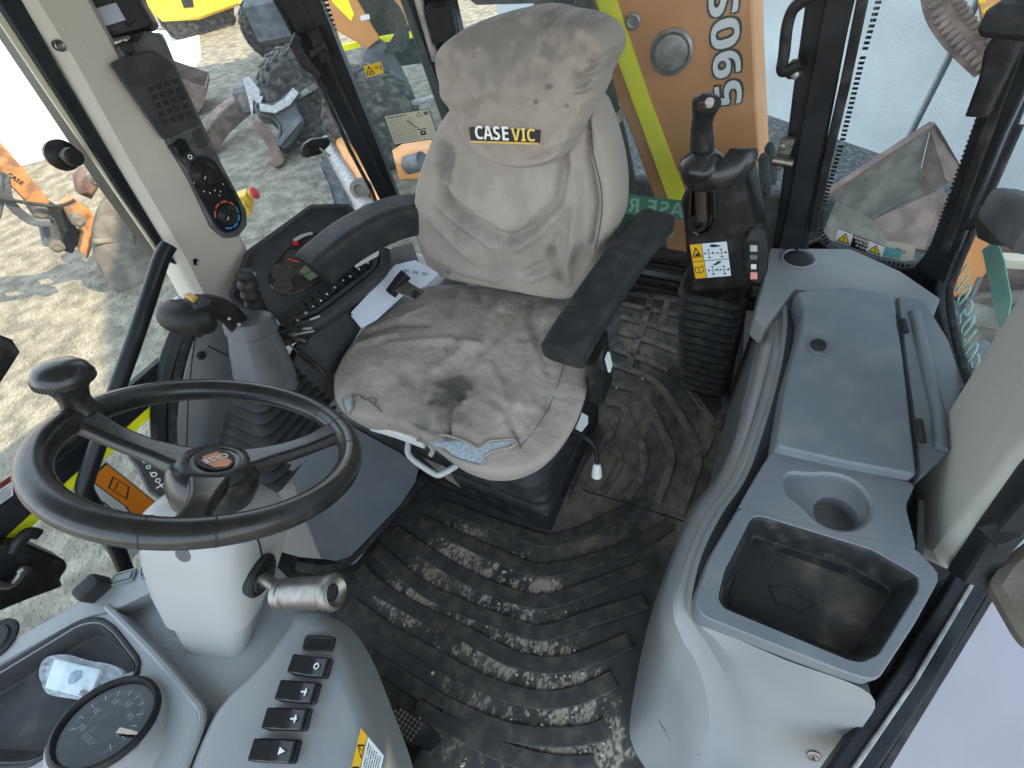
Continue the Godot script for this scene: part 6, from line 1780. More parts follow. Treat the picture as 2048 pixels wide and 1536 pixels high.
func cloth_texture(pl: Pl, lo: Vector2, size: float, stains: Array, seed_: int) -> StandardMaterial3D:
	var n := 512
	var im := Image.create(n, n, false, Image.FORMAT_RGB8)
	var a := FastNoiseLite.new()
	a.frequency = 0.008
	a.fractal_octaves = 5
	a.seed = seed_
	var w := FastNoiseLite.new()
	w.frequency = 0.03
	w.fractal_octaves = 3
	w.seed = seed_ + 1
	var st := []
	for s in stains:
		st.append([(pl.loc(pp(pl, s[0], s[1])) - lo) / size * n, s[2] / size * n, s[3], s[4], s[5] / size * n])
	for y in n:
		for x in n:
			var v := a.get_noise_2d(x, y)
			var f := w.get_noise_2d(x * 1.0, y * 1.0)
			var c := Color(0.345, 0.30, 0.255).lerp(Color(0.295, 0.257, 0.22), clampf(0.5 + v * 1.2, 0, 1))
			var thr := 1.0 + 0.07 * (float((x * 7 + y * 3) % 5) / 5.0 - 0.5) + 0.05 * f
			c = Color(c.r * thr, c.g * thr, c.b * thr)
			for s in st:
				var d := Vector2((x - s[0].x) / s[1], (y - s[0].y) / s[4]).length()
				if d < 1.6:
					c = c.lerp(s[2], s[3] * (1.0 - smoothstep(0.15, 1.0, d + f * 0.5 + v * 0.4)))
			im.set_pixel(x, y, Color(c.r, c.g, c.b).linear_to_srgb())
	var m := printed(im, 0.92)
	m.texture_repeat = true
	m.normal_enabled = true
	m.normal_texture = noise_tex(0.12, [], seed_ + 5, 3, 256, true, 3.0)
	m.normal_scale = 0.25
	m.rim_enabled = true
	m.rim = 0.2
	return m

func build_seat():
	var seat := thing("operator_seat", "worn grey cloth covered driver's seat with black armrests", "seat", Vector3(-0.5, 0, -0.72))
	var dark := Color(0.055, 0.05, 0.046)
	var pale := Color(0.43, 0.385, 0.335)
	# suspension: meshed skirt, stepped plates
	var bx := plane(Vector3(-0.52, 0, -0.71), Vector3.UP)
	part("base", pad(bx, rect(0.45, 0.44), [[0, 0.003], [0, 0.11], [0.01, 0.12]], 0.012), M.black, seat)
	var net := PackedVector3Array()
	for k in 26:   # wire net round the front corner
		var t := k / 25.0
		net.append_array(box(Vector3(-0.296, 0.06, -0.5 - 0.42 * t), Vector3(0.003, 0.10, 0.0035), 0.0006))
		if k < 12: net.append_array(box(Vector3(-0.3 - 0.09 * (k / 12.0), 0.06, -0.4885), Vector3(0.0035, 0.10, 0.003), 0.0006))
	for k in 7:
		net.append_array(box(Vector3(-0.2955, 0.018 + 0.015 * k, -0.71), Vector3(0.004, 0.0025, 0.43), 0.0006))
	part("net", net, M.charcoal, seat).set_meta("kind", "stuff")
	for k in 5:
		var h := 0.12 + 0.045 * k
		part("skirt_fold", pad(bx, rect(0.47 - 0.012 * k, 0.46 - 0.010 * k, 0.0, 0.004 * k), [[0.012, h], [0.0, h + 0.012], [0.0, h + 0.034], [0.014, h + 0.046]], 0.045, 6), M.boot_grey if k > 2 else M.charcoal, seat)
	part("pan", pad(bx, rect(0.50, 0.50, 0.0, 0.035), [[0, 0.345], [0, 0.40], [0.02, 0.42]], 0.05), M.charcoal, seat)
	# cushion
	var cp := hp(0.53)
	var co := trace(cp, [862, 566, 812, 590, 752, 630, 708, 676, 676, 724, 663, 762, 668, 800, 690, 828, 722, 836, 775, 840, 825, 856, 866, 888, 900, 916, 940, 936, 990, 946, 1040, 942, 1085, 922, 1120, 890, 1150, 845, 1172, 790, 1178, 740, 1174, 700, 1160, 660, 1140, 620, 1120, 600, 1060, 585, 960, 570])
	co = smooth2(co, 3)
	var nz := FastNoiseLite.new()
	nz.frequency = 7.0
	nz.fractal_octaves = 4
	nz.seed = 3
	var folds := [
		[[1030, 592, 985, 655, 930, 710, 880, 745], 0.015, 0.0045], [[1000, 640, 950, 690], 0.014, -0.004], [[1046, 612, 1014, 672, 964, 716], 0.011, -0.004], [[1005, 590, 955, 660, 900, 705], 0.011, -0.0035], [[1080, 700, 1100, 760, 1090, 820], 0.010, -0.003], [[860, 620, 800, 650], 0.009, 0.003], [[980, 740, 1010, 790, 1005, 840], 0.012, 0.0025],
		[[905, 585, 915, 605, 905, 640], 0.009, -0.0035], [[930, 585, 935, 605, 925, 625], 0.008, 0.004], [[955, 583, 962, 610], 0.008, -0.005],
		[[660, 730, 720, 695, 800, 680], 0.010, 0.004], [[690, 690, 740, 668, 800, 655, 860, 660], 0.011, -0.005], [[700, 660, 760, 660], 0.009, 0.003],
		[[1070, 590, 1060, 640, 1080, 690], 0.014, -0.005], [[1110, 610, 1090, 650], 0.012, 0.005], [[1120, 640, 1085, 670, 1050, 690], 0.010, -0.003],
		[[780, 700, 900, 690, 960, 700], 0.010, 0.003], [[830, 850, 900, 870], 0.012, -0.003], [[900, 880, 905, 830, 930, 800], 0.008, -0.0035], [[1035, 880, 1020, 840, 990, 810], 0.010, -0.003], [[1100, 700, 1060, 760, 1040, 820], 0.014, 0.0035], [[820, 760, 850, 800, 880, 810], 0.02, -0.004]]
	var push := fold_push(cp, folds, nz, 0.005)
	var prof := [[0.80, -0.115], [0.87, -0.10], [0.925, -0.075], [0.965, -0.048], [0.99, -0.026], [1.0, -0.01], [0.985, 0.001], [0.96, 0.006]]
	for k in 52: prof.append([lerpf(0.92, 0.02, k / 51.0), 0.009 + 0.014 * sin(k / 51.0 * PI)])
	var cush := puff(cp, co, prof, func(e: Vector2, s: float) -> float: return push.call(e, s) * smoothstep(1.0, 0.9, s))
	var lo := Vector2(-0.95, -1.05)
	var cm := cloth_texture(cp, lo, 0.9, [[890, 800, 0.075, dark, 0.85, 0.045], [925, 780, 0.06, dark, 0.8, 0.05], [900, 835, 0.09, dark, 0.55, 0.05], [845, 845, 0.09, Color(0.13, 0.118, 0.112), 0.7, 0.045], [1000, 720, 0.16, pale, 0.8, 0.1], [1090, 800, 0.10, pale, 0.7, 0.12], [760, 760, 0.10, pale, 0.7, 0.07], [1010, 850, 0.1, pale, 0.6, 0.05], [690, 790, 0.04, pale, 0.7, 0.04], [890, 590, 0.12, Color(0.15, 0.135, 0.12), 0.5, 0.05], [1100, 620, 0.08, Color(0.15, 0.135, 0.12), 0.5, 0.06], [1110, 700, 0.03, Color(0.1, 0.1, 0.1), 0.5, 0.012]], 11)
	var cu := part("cushion", cush, cm, seat, func(p: Vector3) -> Vector2: return (Vector2(p.x, p.z) - lo) / 0.9, 60.0)
	# torn places: foam showing, frayed lips
	for s in [[835, 878, 880, 872, 912, 876, 935, 886, 959, 897, 980, 882, 1005, 882, 1030, 880, 1034, 890, 1016, 897, 990, 901, 972, 914, 966, 932, 940, 928, 905, 914, 878, 896], [688, 800, 700, 792, 708, 800, 704, 818, 697, 828, 690, 815]]:
		var d := drape(cush, s, 0.003)
		if d.size() > 3:
			part("torn_foam", drape_patch(cush, s, 0.0035), M.foam, cu)
			d.append(d[0])
			var wob := []
			for k in d.size():
				wob.append(d[k] + Vector3(rng.randf_range(-1, 1), rng.randf_range(0, 1), rng.randf_range(-1, 1)) * 0.003)
			part("frayed_edge", tube(curve3(wob, 3), 0.0026, 6), noisy([[0.3, 0.24, 0.21, 0.17], [0.7, 0.40, 0.37, 0.31]], 0.03, 0.95, 0.4, 0.05, 61), cu)
	for s in [[902, 820, 900, 850, 897, 872], [1022, 860, 1034, 878, 1042, 898], [706, 795, 718, 790, 730, 800, 742, 796, 752, 800, 748, 812], [735, 800, 760, 820, 780, 850]]:
		var d := drape(cush, s, 0.001)
		if d.size() > 2: part("tear", tube(curve3(d, 4), 0.0022, 6), plain(0.17, 0.15, 0.125, 0.9), cu)
	for s in [[1138, 660, 1125, 740, 1090, 830, 1040, 895], [700, 660, 672, 730, 668, 790], [1118, 612, 1130, 640, 1140, 665]]:
		var d := drape(cush, s, 0.0005)
		if d.size() > 2: part("seam", tube(curve3(d, 6), 0.0016, 6), plain(0.17, 0.155, 0.14, 0.9), cu)
	# drawstring hem and its rag at the front
	var hem := [Vector3(-0.56, 0.42, -0.385)]
	part("hem_cord", tube(curve3([dep(728, 850, 1.2), dep(755, 838, 1.18), dep(800, 846, 1.165), dep(840, 865, 1.155), dep(862, 892, 1.145)], 6), 0.006, 10), plain(0.06, 0.056, 0.05, 0.9), cu)
	part("hem_cord", tube(curve3([dep(862, 885, 1.14), dep(890, 908, 1.125), dep(930, 922, 1.115), dep(968, 934, 1.11)], 6), 0.0035, 8), plain(0.06, 0.056, 0.05, 0.9), cu)
	for k in 5:
		var a := dep(966 + k * 2, 932, 1.108)
		part("thread", tube(curve3([a, a + Vector3(rng.randf_range(-0.02, 0.02), -0.012, rng.randf_range(0, 0.012)), a + Vector3(rng.randf_range(-0.025, 0.03), -0.026, rng.randf_range(0, 0.02))], 4), 0.002, 5), plain(0.42, 0.38, 0.32, 0.95), cu)
	part("rag_end", tube(curve3([dep(858, 888, 1.14), dep(866, 900, 1.135), dep(860, 912, 1.135)], 4), 0.006, 7), plain(0.38, 0.35, 0.31, 0.9), cu)
	part("trim_strip", beam(curve3([dep(742, 852, 1.19), dep(790, 866, 1.175), dep(850, 888, 1.16)], 5), 0.014, 0.03, 0.004), M.white, seat)
	# grab bar under the front edge
	part("height_bar", tube(curve3([dep(818, 880, 1.23), dep(816, 905, 1.22), dep(830, 922, 1.21), dep(870, 948, 1.19), dep(886, 947, 1.185), dep(915, 930, 1.2)], 5), 0.008, 12), plain(0.55, 0.56, 0.56, 0.35), seat)
	part("tilt_plate", sheet([dep(842, 912, 1.25), dep(885, 928, 1.24), dep(920, 975, 1.27), dep(895, 960, 1.27)], 0.003), M.dull_steel, seat)
	# lever with white knob
	part("slide_lever", tube(curve3([dep(1115, 852, 1.22), dep(1160, 868, 1.2), dep(1190, 895, 1.2), dep(1195, 935, 1.22)], 6), 0.006, 10), M.black, seat)
	part("lever_knob", lathe(plane(dep(1194, 930, 1.215), dep(1193, 962, 1.235) - dep(1194, 930, 1.215)), [[0.008, -0.004], [0.011, 0.004], [0.014, 0.03], [0.013, 0.036], [0.007, 0.038], [0.006, 0.034]], 18), M.white, seat)
	part("side_cover", sheet([dep(1140, 835, 1.26), dep(1158, 822, 1.27), dep(1176, 832, 1.28), dep(1176, 848, 1.28), dep(1160, 868, 1.26)], 0.008), M.white, seat)
	# backrest
	var bp := plane(Vector3(-0.55, 0.56, -0.86), Vector3(0.03, 0.2, 0.98), Vector3.RIGHT)
	var bo := smooth2(trace(bp, [900, 205, 870, 245, 845, 300, 826, 360, 818, 420, 822, 470, 836, 515, 856, 548, 890, 566, 1000, 585, 1125, 610, 1150, 600, 1180, 560, 1208, 510, 1230, 460, 1240, 420, 1236, 350, 1222, 290, 1205, 235, 1180, 185, 1040, 170]), 3)
	var bf := [
		[[905, 300, 890, 370, 900, 400], 0.012, -0.007], [[890, 385, 940, 430, 990, 465, 1020, 475], 0.012, -0.009], [[880, 400, 930, 445, 985, 485], 0.012, 0.006], [[870, 440, 930, 500, 960, 520], 0.012, 0.004],
		[[1130, 330, 1120, 400, 1060, 460, 1030, 475], 0.013, -0.008], [[1145, 345, 1140, 400, 1085, 460, 1040, 490], 0.012, 0.006], [[1150, 300, 1160, 380, 1150, 470, 1140, 560], 0.012, 0.007], [[1175, 230, 1180, 320, 1195, 400, 1185, 480], 0.006, -0.008], [[1120, 470, 1100, 520, 1060, 540], 0.010, -0.005],
		[[860, 500, 930, 540, 1000, 555], 0.014, 0.004], [[1060, 555, 1130, 530, 1160, 480], 0.012, 0.004], [[1000, 480, 1010, 540], 0.02, 0.004], [[1105, 500, 1125, 560], 0.01, -0.006]]
	var bpush := fold_push(bp, bf, nz, 0.005)
	var bprof := [[0.9, -0.13], [0.97, -0.115], [1.0, -0.08], [1.0, -0.05], [0.985, -0.02], [0.96, -0.004], [0.93, 0.004]]
	for k in 52: bprof.append([lerpf(0.92, 0.02, k / 51.0), 0.006 + 0.010 * sin(k / 51.0 * PI) - 0.006 * k / 51.0])
	var back := puff(bp, bo, bprof, func(e: Vector2, s: float) -> float: return bpush.call(e, s) * smoothstep(1.0, 0.92, s))
	var blo := Vector2(-0.35, -0.65)
	var bm := cloth_texture(bp, blo, 0.75, [[880, 535, 0.07, Color(0.17, 0.13, 0.09), 0.6, 0.04], [930, 450, 0.09, Color(0.15, 0.14, 0.145), 0.5, 0.06], [980, 420, 0.10, pale, 0.6, 0.1], [1100, 380, 0.08, pale, 0.5, 0.12], [1060, 560, 0.10, pale, 0.4, 0.04], [890, 320, 0.05, Color(0.14, 0.13, 0.13), 0.6, 0.07], [900, 540, 0.012, Color(0.06, 0.055, 0.05), 0.7, 0.012], [870, 548, 0.02, Color(0.06, 0.055, 0.05), 0.5, 0.008]], 23)
	var bkr := part("backrest", back, bm, seat, func(p: Vector3) -> Vector2: return (bp.loc(p) - blo) / 0.75, 60.0)
	for s in [[1182, 220, 1186, 300, 1203, 380, 1202, 440, 1190, 500], [868, 300, 832, 390, 828, 450, 848, 530]]:
		var d := drape(back, s, 0.0005)
		if d.size() > 2: part("seam", tube(curve3(d, 6), 0.0016, 6), plain(0.10, 0.09, 0.085, 0.9), bkr)
	# headrest bag
	var hpn := plane(Vector3(-0.55, 0.56, -0.86) + bp.n * 0.05, Vector3(0.03, 0.17, 0.985), Vector3.RIGHT)
	var hob := smooth2(trace(hpn, [862, 120, 872, 92, 905, 66, 950, 42, 1000, 26, 1050, 15, 1085, 14, 1110, 24, 1160, 30, 1205, 52, 1222, 84, 1218, 115, 1196, 158, 1188, 190, 1160, 250, 1146, 285, 1125, 318, 1095, 336, 1050, 342, 1000, 336, 955, 314, 930, 290, 908, 250, 885, 205, 870, 165]), 3)
	var hf := [
		[[1215, 110, 1195, 130, 1185, 128], 0.007, -0.007], [[1200, 150, 1175, 158, 1160, 152], 0.007, -0.006], [[1190, 185, 1160, 190], 0.006, -0.005], [[1205, 130, 1175, 145], 0.005, 0.005], [[1192, 168, 1165, 175], 0.005, 0.005],
		[[868, 160, 900, 172, 980, 160], 0.012, -0.003], [[880, 200, 920, 225, 980, 200, 1000, 190], 0.010, -0.003], [[905, 255, 935, 232, 960, 215], 0.008, -0.004], [[1100, 40, 1130, 30], 0.008, -0.006], [[1000, 50, 1100, 45, 1180, 70], 0.014, 0.004], [[900, 180, 1000, 172, 1100, 190, 1150, 180], 0.02, 0.003], [[1140, 290, 1110, 305, 1060, 325], 0.010, -0.003], [[1150, 230, 1120, 260], 0.010, -0.003]]
	var hpush := fold_push(hpn, hf, nz, 0.006)
	var hprof := [[0.9, -0.14], [0.97, -0.125], [1.0, -0.09], [1.0, -0.05], [0.99, -0.02], [0.965, 0.0], [0.93, 0.012]]
	for k in 44: hprof.append([lerpf(0.92, 0.02, k / 43.0), 0.015 + 0.016 * sin(k / 43.0 * PI * 0.5)])
	var head := puff(hpn, hob, hprof, func(e: Vector2, s: float) -> float: return hpush.call(e, s) * smoothstep(1.0, 0.92, s))
	var hlo := Vector2(-0.3, -0.75)
	var hm := cloth_texture(hpn, hlo, 0.7, [[1000, 60, 0.25, Color(0.15, 0.135, 0.12), 0.85, 0.08], [1000, 130, 0.22, Color(0.19, 0.17, 0.15), 0.6, 0.06], [1000, 250, 0.16, Color(0.27, 0.235, 0.195), 0.7, 0.05], [1110, 165, 0.01, dark, 0.6, 0.006], [1085, 195, 0.006, dark, 0.6, 0.005], [1140, 205, 0.006, dark, 0.6, 0.005]], 37)
	var hr := part("headrest_cover", head, hm, seat, func(p: Vector3) -> Vector2: return (hpn.loc(p) - hlo) / 0.7, 60.0)
	var patch := [[938, 256], [1080, 261], [1078, 287], [942, 283]]
	var pq := []
	var high := -1.0
	for i in 9:
		for j in 4: high = maxf(high, (hit(head, lerpf(938, 1080, i / 8.0), lerpf(256, 287, j / 3.0))[0] - hpn.o).dot(hpn.n))
	var ppl := plane(hpn.o + hpn.n * (high + 0.0015), hpn.n, hpn.x)
	for s in patch: pq.append(pp(ppl, s[0], s[1]))
	part("name_patch", sheet(pq, 0.006), M.ink, hr)
	part("patch_line", beam([pq[3] + hpn.n * 0.001, pq[2] + hpn.n * 0.001], 0.004, 0.002, 0.0006, hpn.n), plain(0.62, 0.42, 0.10, 0.6), hr)
	var tpl := plane(pq[0] + hpn.n * 0.0012, (pq[1] - pq[0]).cross(pq[3] - pq[0]))
	words("patch_text", "CASE", pp(tpl, 952, 278), pp(tpl, 1018, 281), tpl.n, plain(0.8, 0.8, 0.78, 0.5), hr, 0.001, false, 900, 1.05)
	words("patch_text", "VIC", pp(tpl, 1024, 281), pp(tpl, 1071, 283), tpl.n, plain(0.78, 0.58, 0.14, 0.5), hr, 0.001, false, 900, 1.0)
	# armrests
	var ar := beam(curve3([Vector3(-0.20, 0.735, -1.03), Vector3(-0.215, 0.745, -0.93), Vector3(-0.235, 0.742, -0.76), Vector3(-0.248, 0.738, -0.62), Vector3(-0.252, 0.732, -0.56)], 5), 0.088, 0.055, 0.018)
	part("armrest", ar, M.charcoal, seat)
	part("armrest_bracket", beam([Vector3(-0.215, 0.69, -0.64), Vector3(-0.21, 0.60, -0.66), Vector3(-0.22, 0.48, -0.7)], [0.03, 0.03, 0.04], [0.09, 0.07, 0.08], 0.012, Vector3.BACK), M.black, seat)
	part("bracket_trim", beam([Vector3(-0.192, 0.66, -0.65), Vector3(-0.19, 0.60, -0.67)], 0.006, 0.02, 0.002, Vector3.BACK), M.white, seat)
	var al := beam(curve3([Vector3(-0.80, 0.71, -0.96), Vector3(-0.85, 0.745, -0.87), Vector3(-0.91, 0.745, -0.76), Vector3(-0.95, 0.727, -0.67), Vector3(-0.96, 0.718, -0.64)], 5), 0.098, 0.088, 0.02)
	part("armrest", al, M.charcoal, seat)
	part("armrest_tag", sheet(px3(plane(Vector3(-0.88, 0.70, -0.72), Vector3(0.8, 0.5, 0.3)), [706, 526, 750, 500, 758, 506, 756, 512, 712, 536]), 0.003), plain(0.42, 0.42, 0.38, 0.5), seat)
	# belt buckle
	var bk := part("belt_buckle", beam([dep(781, 588, 1.27), dep(800, 562, 1.265), dep(812, 548, 1.262)], 0.03, 0.022, 0.005), M.black, seat)
	part("belt_tongue", beam([dep(802, 572, 1.25), dep(838, 592, 1.235)], [0.045, 0.04], 0.005, 0.002), M.steel, bk)
	part("tongue_slot", beam([dep(826, 584, 1.232), dep(833, 588, 1.229)], 0.018, 0.003, 0.001), M.ink, bk)

# ---------------- small things ----------------
func build_details():
	# papers tucked beside the cushion
	var pp1 := plane(Vector3(-0.79, 0.565, -0.70), Vector3(0.35, 0.9, 0.25), Vector3.RIGHT)
	var pa := thing("paper_sheets", "folded white paper sheets tucked between dash and seat cushion", "papers", Vector3(-0.82, 0.5, -0.72))
	part("sheet", pad(pp1, trace(pp1, [702, 625, 790, 530, 830, 520, 880, 545, 850, 572, 800, 592, 748, 634, 722, 648, 712, 640]), [[0, -0.002], [0, 0.0]]), plain(0.66, 0.72, 0.82, 0.7), pa)
	var pp2 := plane(pp1.o - pp1.n * 0.006, pp1.n, pp1.x)
	part("sheet", pad(pp2, trace(pp2, [702, 632, 780, 540, 840, 560, 752, 640, 722, 656]), [[0, -0.002], [0, 0.0]]), plain(0.64, 0.70, 0.80, 0.7), pa)
	for k in 3:
		part("print", pad(plane(pp1.o + pp1.n * 0.0004, pp1.n, pp1.x), trace(pp1, [808 + k * 18, 538 + k * 3, 820 + k * 18, 540 + k * 3, 818 + k * 18, 546 + k * 3, 806 + k * 18, 544 + k * 3]), [[0, 0], [0, 0.0003]]), plain(0.35, 0.38, 0.42, 0.7), pa)
	# keys hanging from the switch
	var ks := thing("key_bunch", "bunch of keys with tags hanging from the ignition", "keys", dep(570, 670, 1.22))
	var hub := dep(568, 662, 1.18)
	part("ring", tube(ring_closed(ring_at(plane(hub, Vector3(0.3, 0.5, 0.8)), ellipse(0.016, 0.016, 20), 0)), 0.0012, 6, 0), M.steel, ks)
	part("ignition", lathe(plane(dep(556, 690, 1.2), EYE - dep(556, 690, 1.2)), [[0.016, -0.02], [0.016, 0.01], [0.012, 0.014], [0.005, 0.014]], 18), M.black, ks)
	for s in [[578, 660, 625, 656, 0.012, 0], [572, 672, 628, 662, 0.010, 1], [590, 650, 640, 632, 0.009, 0], [570, 680, 596, 705, 0.008, 1], [560, 672, 612, 682, 0.012, 0], [548, 640, 552, 660, 0.016, 1], [572, 655, 598, 622, 0.014, 2]]:
		var a := dep(s[0], s[1], 1.17)
		var b := dep(s[2], s[3], 1.175 + rng.randf_range(-0.02, 0.02))
		var k := part("key", beam([a, a.lerp(b, 0.35), a.lerp(b, 0.42), b], [s[4], s[4], 0.005, 0.005], 0.003, 0.001, EYE - a), M.steel if s[5] == 1 else (M.charcoal if s[5] == 0 else M.black), ks)
		if s[5] == 0: part("blade", beam([a.lerp(b, 0.6), b], 0.006, 0.0036, 0.001, EYE - a), M.steel, k)
	part("tag", box(dep(548, 645, 1.16), Vector3(0.022, 0.018, 0.004), 0.002, Basis(Vector3.UP, 0.5)), plain(0.6, 0.6, 0.6, 0.2), ks)
	part("fob", box(dep(604, 688, 1.17), Vector3(0.025, 0.012, 0.03), 0.006, Basis(Vector3.UP, 0.4)), M.ink, ks)
	part("strap", tube(curve3([dep(596, 700, 1.2), dep(615, 718, 1.21), dep(636, 732, 1.21), dep(648, 748, 1.22)], 5), 0.007, 8), M.black, ks)
	# heater controls on the beige post
	var wl := plane(Vector3(-1.17, 0, 0), Vector3.RIGHT, Vector3.BACK)
	var hc := thing("heater_panel", "dark control strip on the beige post with louvre, knobs and two switches", "control panel", Vector3(-1.16, 0.7, -0.66))
	var backing := trace(wl, [232, 92, 240, 120, 252, 150, 290, 210, 340, 300, 376, 360, 420, 455, 445, 476, 472, 472, 490, 450, 488, 420, 440, 330, 395, 235, 345, 130, 318, 70, 285, 60, 275, 82])
	part("strip", pad(wl, backing, [[0, -0.03], [0, 0.008], [0.004, 0.012]], 0.006), M.boot_grey, hc)
	var w2 := plane(wl.o + Vector3(0.012, 0, 0), Vector3.RIGHT, Vector3.BACK)
	part("louvre_panel", pad(w2, trace(w2, [218, 128, 248, 112, 305, 100, 345, 130, 398, 248, 325, 280]), [[0, 0], [0, 0.004], [0.002, 0.006]], 0.006), M.panel, hc)
	for i in 5:
		for j in 4:
			var a := Vector2(300, 178).lerp(Vector2(330, 250), i / 4.4)
			var q := a + Vector2(j * 16, -j * 5.2)
			part("louvre_slot", pad(plane(w2.o + Vector3(0.006, 0, 0), Vector3.RIGHT, Vector3.BACK), trace(plane(w2.o + Vector3(0.006, 0, 0), Vector3.RIGHT, Vector3.BACK), [q.x - 5, q.y - 3, q.x + 5, q.y - 7, q.x + 9, q.y + 3, q.x - 1, q.y + 7]), [[0, -0.004], [0, 0.0008]]), M.ink, hc)
	rocker(hc, pp(w2, 348, 284), pp(w2, 378, 322), 0.032, Vector3.RIGHT, 0, 1.2)
	part("blank_plate", pad(w2, trace(w2, [382, 266, 398, 256, 414, 288, 398, 298]), [[0, 0], [0, 0.004], [0.002, 0.005]], 0.003), M.panel, hc)
	part("dial_field", pad(w2, smooth2(trace(w2, [376, 345, 378, 320, 400, 308, 425, 318, 440, 340, 478, 405, 484, 440, 468, 464, 445, 466, 428, 448, 392, 385]), 2), [[0, 0], [0, 0.003], [0.002, 0.004]]), plain(0.012, 0.012, 0.013, 0.3), hc)
	var w3 := plane(w2.o + Vector3(0.0045, 0, 0), Vector3.RIGHT, Vector3.BACK)
	for s in [[408, 348, 0.031], [454, 430, 0.025]]:
		var k := part("knob", lathe(plane(pp(w3, s[0], s[1]), Vector3.RIGHT, Vector3.BACK), [[s[2], 0], [s[2], 0.004], [s[2] * 0.8, 0.008], [s[2] * 0.7, 0.016], [s[2] * 0.62, 0.018]], 28), M.black, hc)
		var c: Vector3 = pp(plane(w3.o + Vector3(0.0185, 0, 0), Vector3.RIGHT), s[0], s[1])
		part("grip_bar", box(c + Vector3(0.003, 0, 0), Vector3(0.01, 0.008, s[2] * 1.3), 0.003, Basis(Vector3.RIGHT, 0.5)), M.black, k)
		part("pointer", box(c + Vector3(0.0085, -0.004, 0.007), Vector3(0.001, 0.0016, 0.008), 0.0002, Basis(Vector3.RIGHT, 0.5)), M.white, k)
	# blue and red arcs
	var kc := pp(w3, 454, 430)
	for k in 9:
		var a := deg_to_rad(20 + k * 38.0)
		var seg := []
		for j in 5:
			var e := a + deg_to_rad(j * 7.2)
			seg.append(kc + Vector3(0.0008, 0, 0) + (Vector3.UP * sin(e) + Vector3.BACK * cos(e)) * 0.031)
		var red := (kc.y < (seg[2] as Vector3).y)
		if k == 8: continue
		part("temperature_arc", beam(seg, 0.004, 0.0012, 0.0004, Vector3.RIGHT), plain(0.55, 0.09, 0.07, 0.5) if red else plain(0.04, 0.30, 0.60, 0.5), hc)
	for s in [[384, 341], [389, 365], [408, 383], [420, 386], [430, 381], [441, 383], [439, 391], [446, 368]]:
		part("mark", box(pp(w3, s[0], s[1]), Vector3(0.0012, 0.0035, 0.0022), 0.0003, Basis(Vector3.RIGHT, rng.randf() * 3)), plain(0.6, 0.6, 0.58, 0.5), hc)
	part("vent_nub", lathe(plane(pp(w2, 252, 96), Vector3.RIGHT), [[0.011, 0], [0.011, 0.006], [0.007, 0.012], [0.004, 0.012]], 18), M.charcoal, hc)
	# bracket and monitor above
	var mo := thing("monitor", "small black monitor box with grey screen at the head of the beige post", "monitor", Vector3(-1.12, 1.1, -0.75))
	var mp := plane(Vector3(-1.10, 1.2, -0.75), EYE - Vector3(-1.1, 1.2, -0.75) + Vector3(0, 0.1, 0.1), Vector3.BACK)
	part("case", pad(mp, trace(mp, [105, -140, 150, 0, 178, 66, 192, 86, 300, 56, 306, 46, 280, 0, 240, -140]), [[0.004, -0.09], [0, -0.08], [0, -0.01], [0.004, -0.002], [0.01, 0]], 0.006), M.black, mo)
	var ms := plane(mp.o + mp.n * 0.001, mp.n, mp.x)
	part("screen", pad(ms, trace(ms, [180, 20, 232, 5, 252, 40, 200, 56]), [[0, -0.002], [0, 0.001], [0.001, 0.0015]], 0.002), plain(0.33, 0.34, 0.40, 0.2), mo)
	for k in 5:
		part("key", lathe(plane(pp(ms, 262 + k * 4 - 12, 46 + (k % 2) * 8 - k), mp.n), [[0.003, 0], [0.003, 0.002], [0.002, 0.003]], 8), M.charcoal, mo)
	part("bracket", pad(plane(mp.o - mp.n * 0.06, mp.n, mp.x), trace(plane(mp.o - mp.n * 0.06, mp.n, mp.x), [100, -140, 128, 0, 160, 78, 178, 82, 145, 0, 120, -140]), [[0, -0.02], [0, 0.02]]), M.post_beige, mo)
	part("hood", pad(plane(mp.o - mp.n * 0.1, mp.n, mp.x), trace(plane(mp.o - mp.n * 0.1, mp.n, mp.x), [284, 64, 318, 66, 330, 90, 350, 140, 310, 130, 288, 90]), [[0, -0.05], [0, 0.0], [0.006, 0.006]]), M.black, mo)
	# emergency stop
	var ec := dep(497, 398, 1.32)
	var es := thing("emergency_stop", "red mushroom stop button on a yellow block beside the heater knobs", "stop button", ec)
	var ed := (dep(516, 384, 1.33) - dep(490, 398, 1.33)).normalized()
	part("block", join([beam([dep(480, 402, 1.35), dep(500, 394, 1.35)], 0.045, 0.035, 0.004), beam([dep(486, 415, 1.35), dep(497, 410, 1.35)], 0.05, 0.035, 0.004)]), M.yellow, es)
	var ep := plane(dep(500, 390, 1.34), ed)
	part("collar", lathe(ep, [[0.012, 0], [0.012, 0.006]], 18), M.yellow, es)
	part("mushroom", lathe(ep, [[0.010, 0.004], [0.016, 0.008], [0.018, 0.014], [0.016, 0.02], [0.008, 0.0225]], 22), M.red, es)
	# grab rail across the side window
	var gr := thing("grab_rail", "long bent black grab rail crossing the side window", "grab rail", Vector3(-1.15, 0.3, 0.05))
	part("tube", tube(curve3(px3(plane(Vector3(-1.14, 0, 0), Vector3.RIGHT), [338, 490, 322, 520, 296, 600, 262, 700, 226, 800, 196, 890, 172, 960, 170, 982, 182, 1004, 205, 1040, 235, 1100, 262, 1170]), 6), 0.0165, 16), M.black_paint, gr)
	# knob outside on the pane, wiper end
	var kk := thing("suction_mount", "round black suction mount fixed to the side window beside the white wall", "suction mount", dep(135, 312, 1.5))
	var kn := plane(on_x(122, 310, -1.225), Vector3.RIGHT)
	part("base", lathe(kn, [[0.026, -0.006], [0.028, 0.006], [0.022, 0.014], [0.014, 0.018]], 24), M.black, kk)
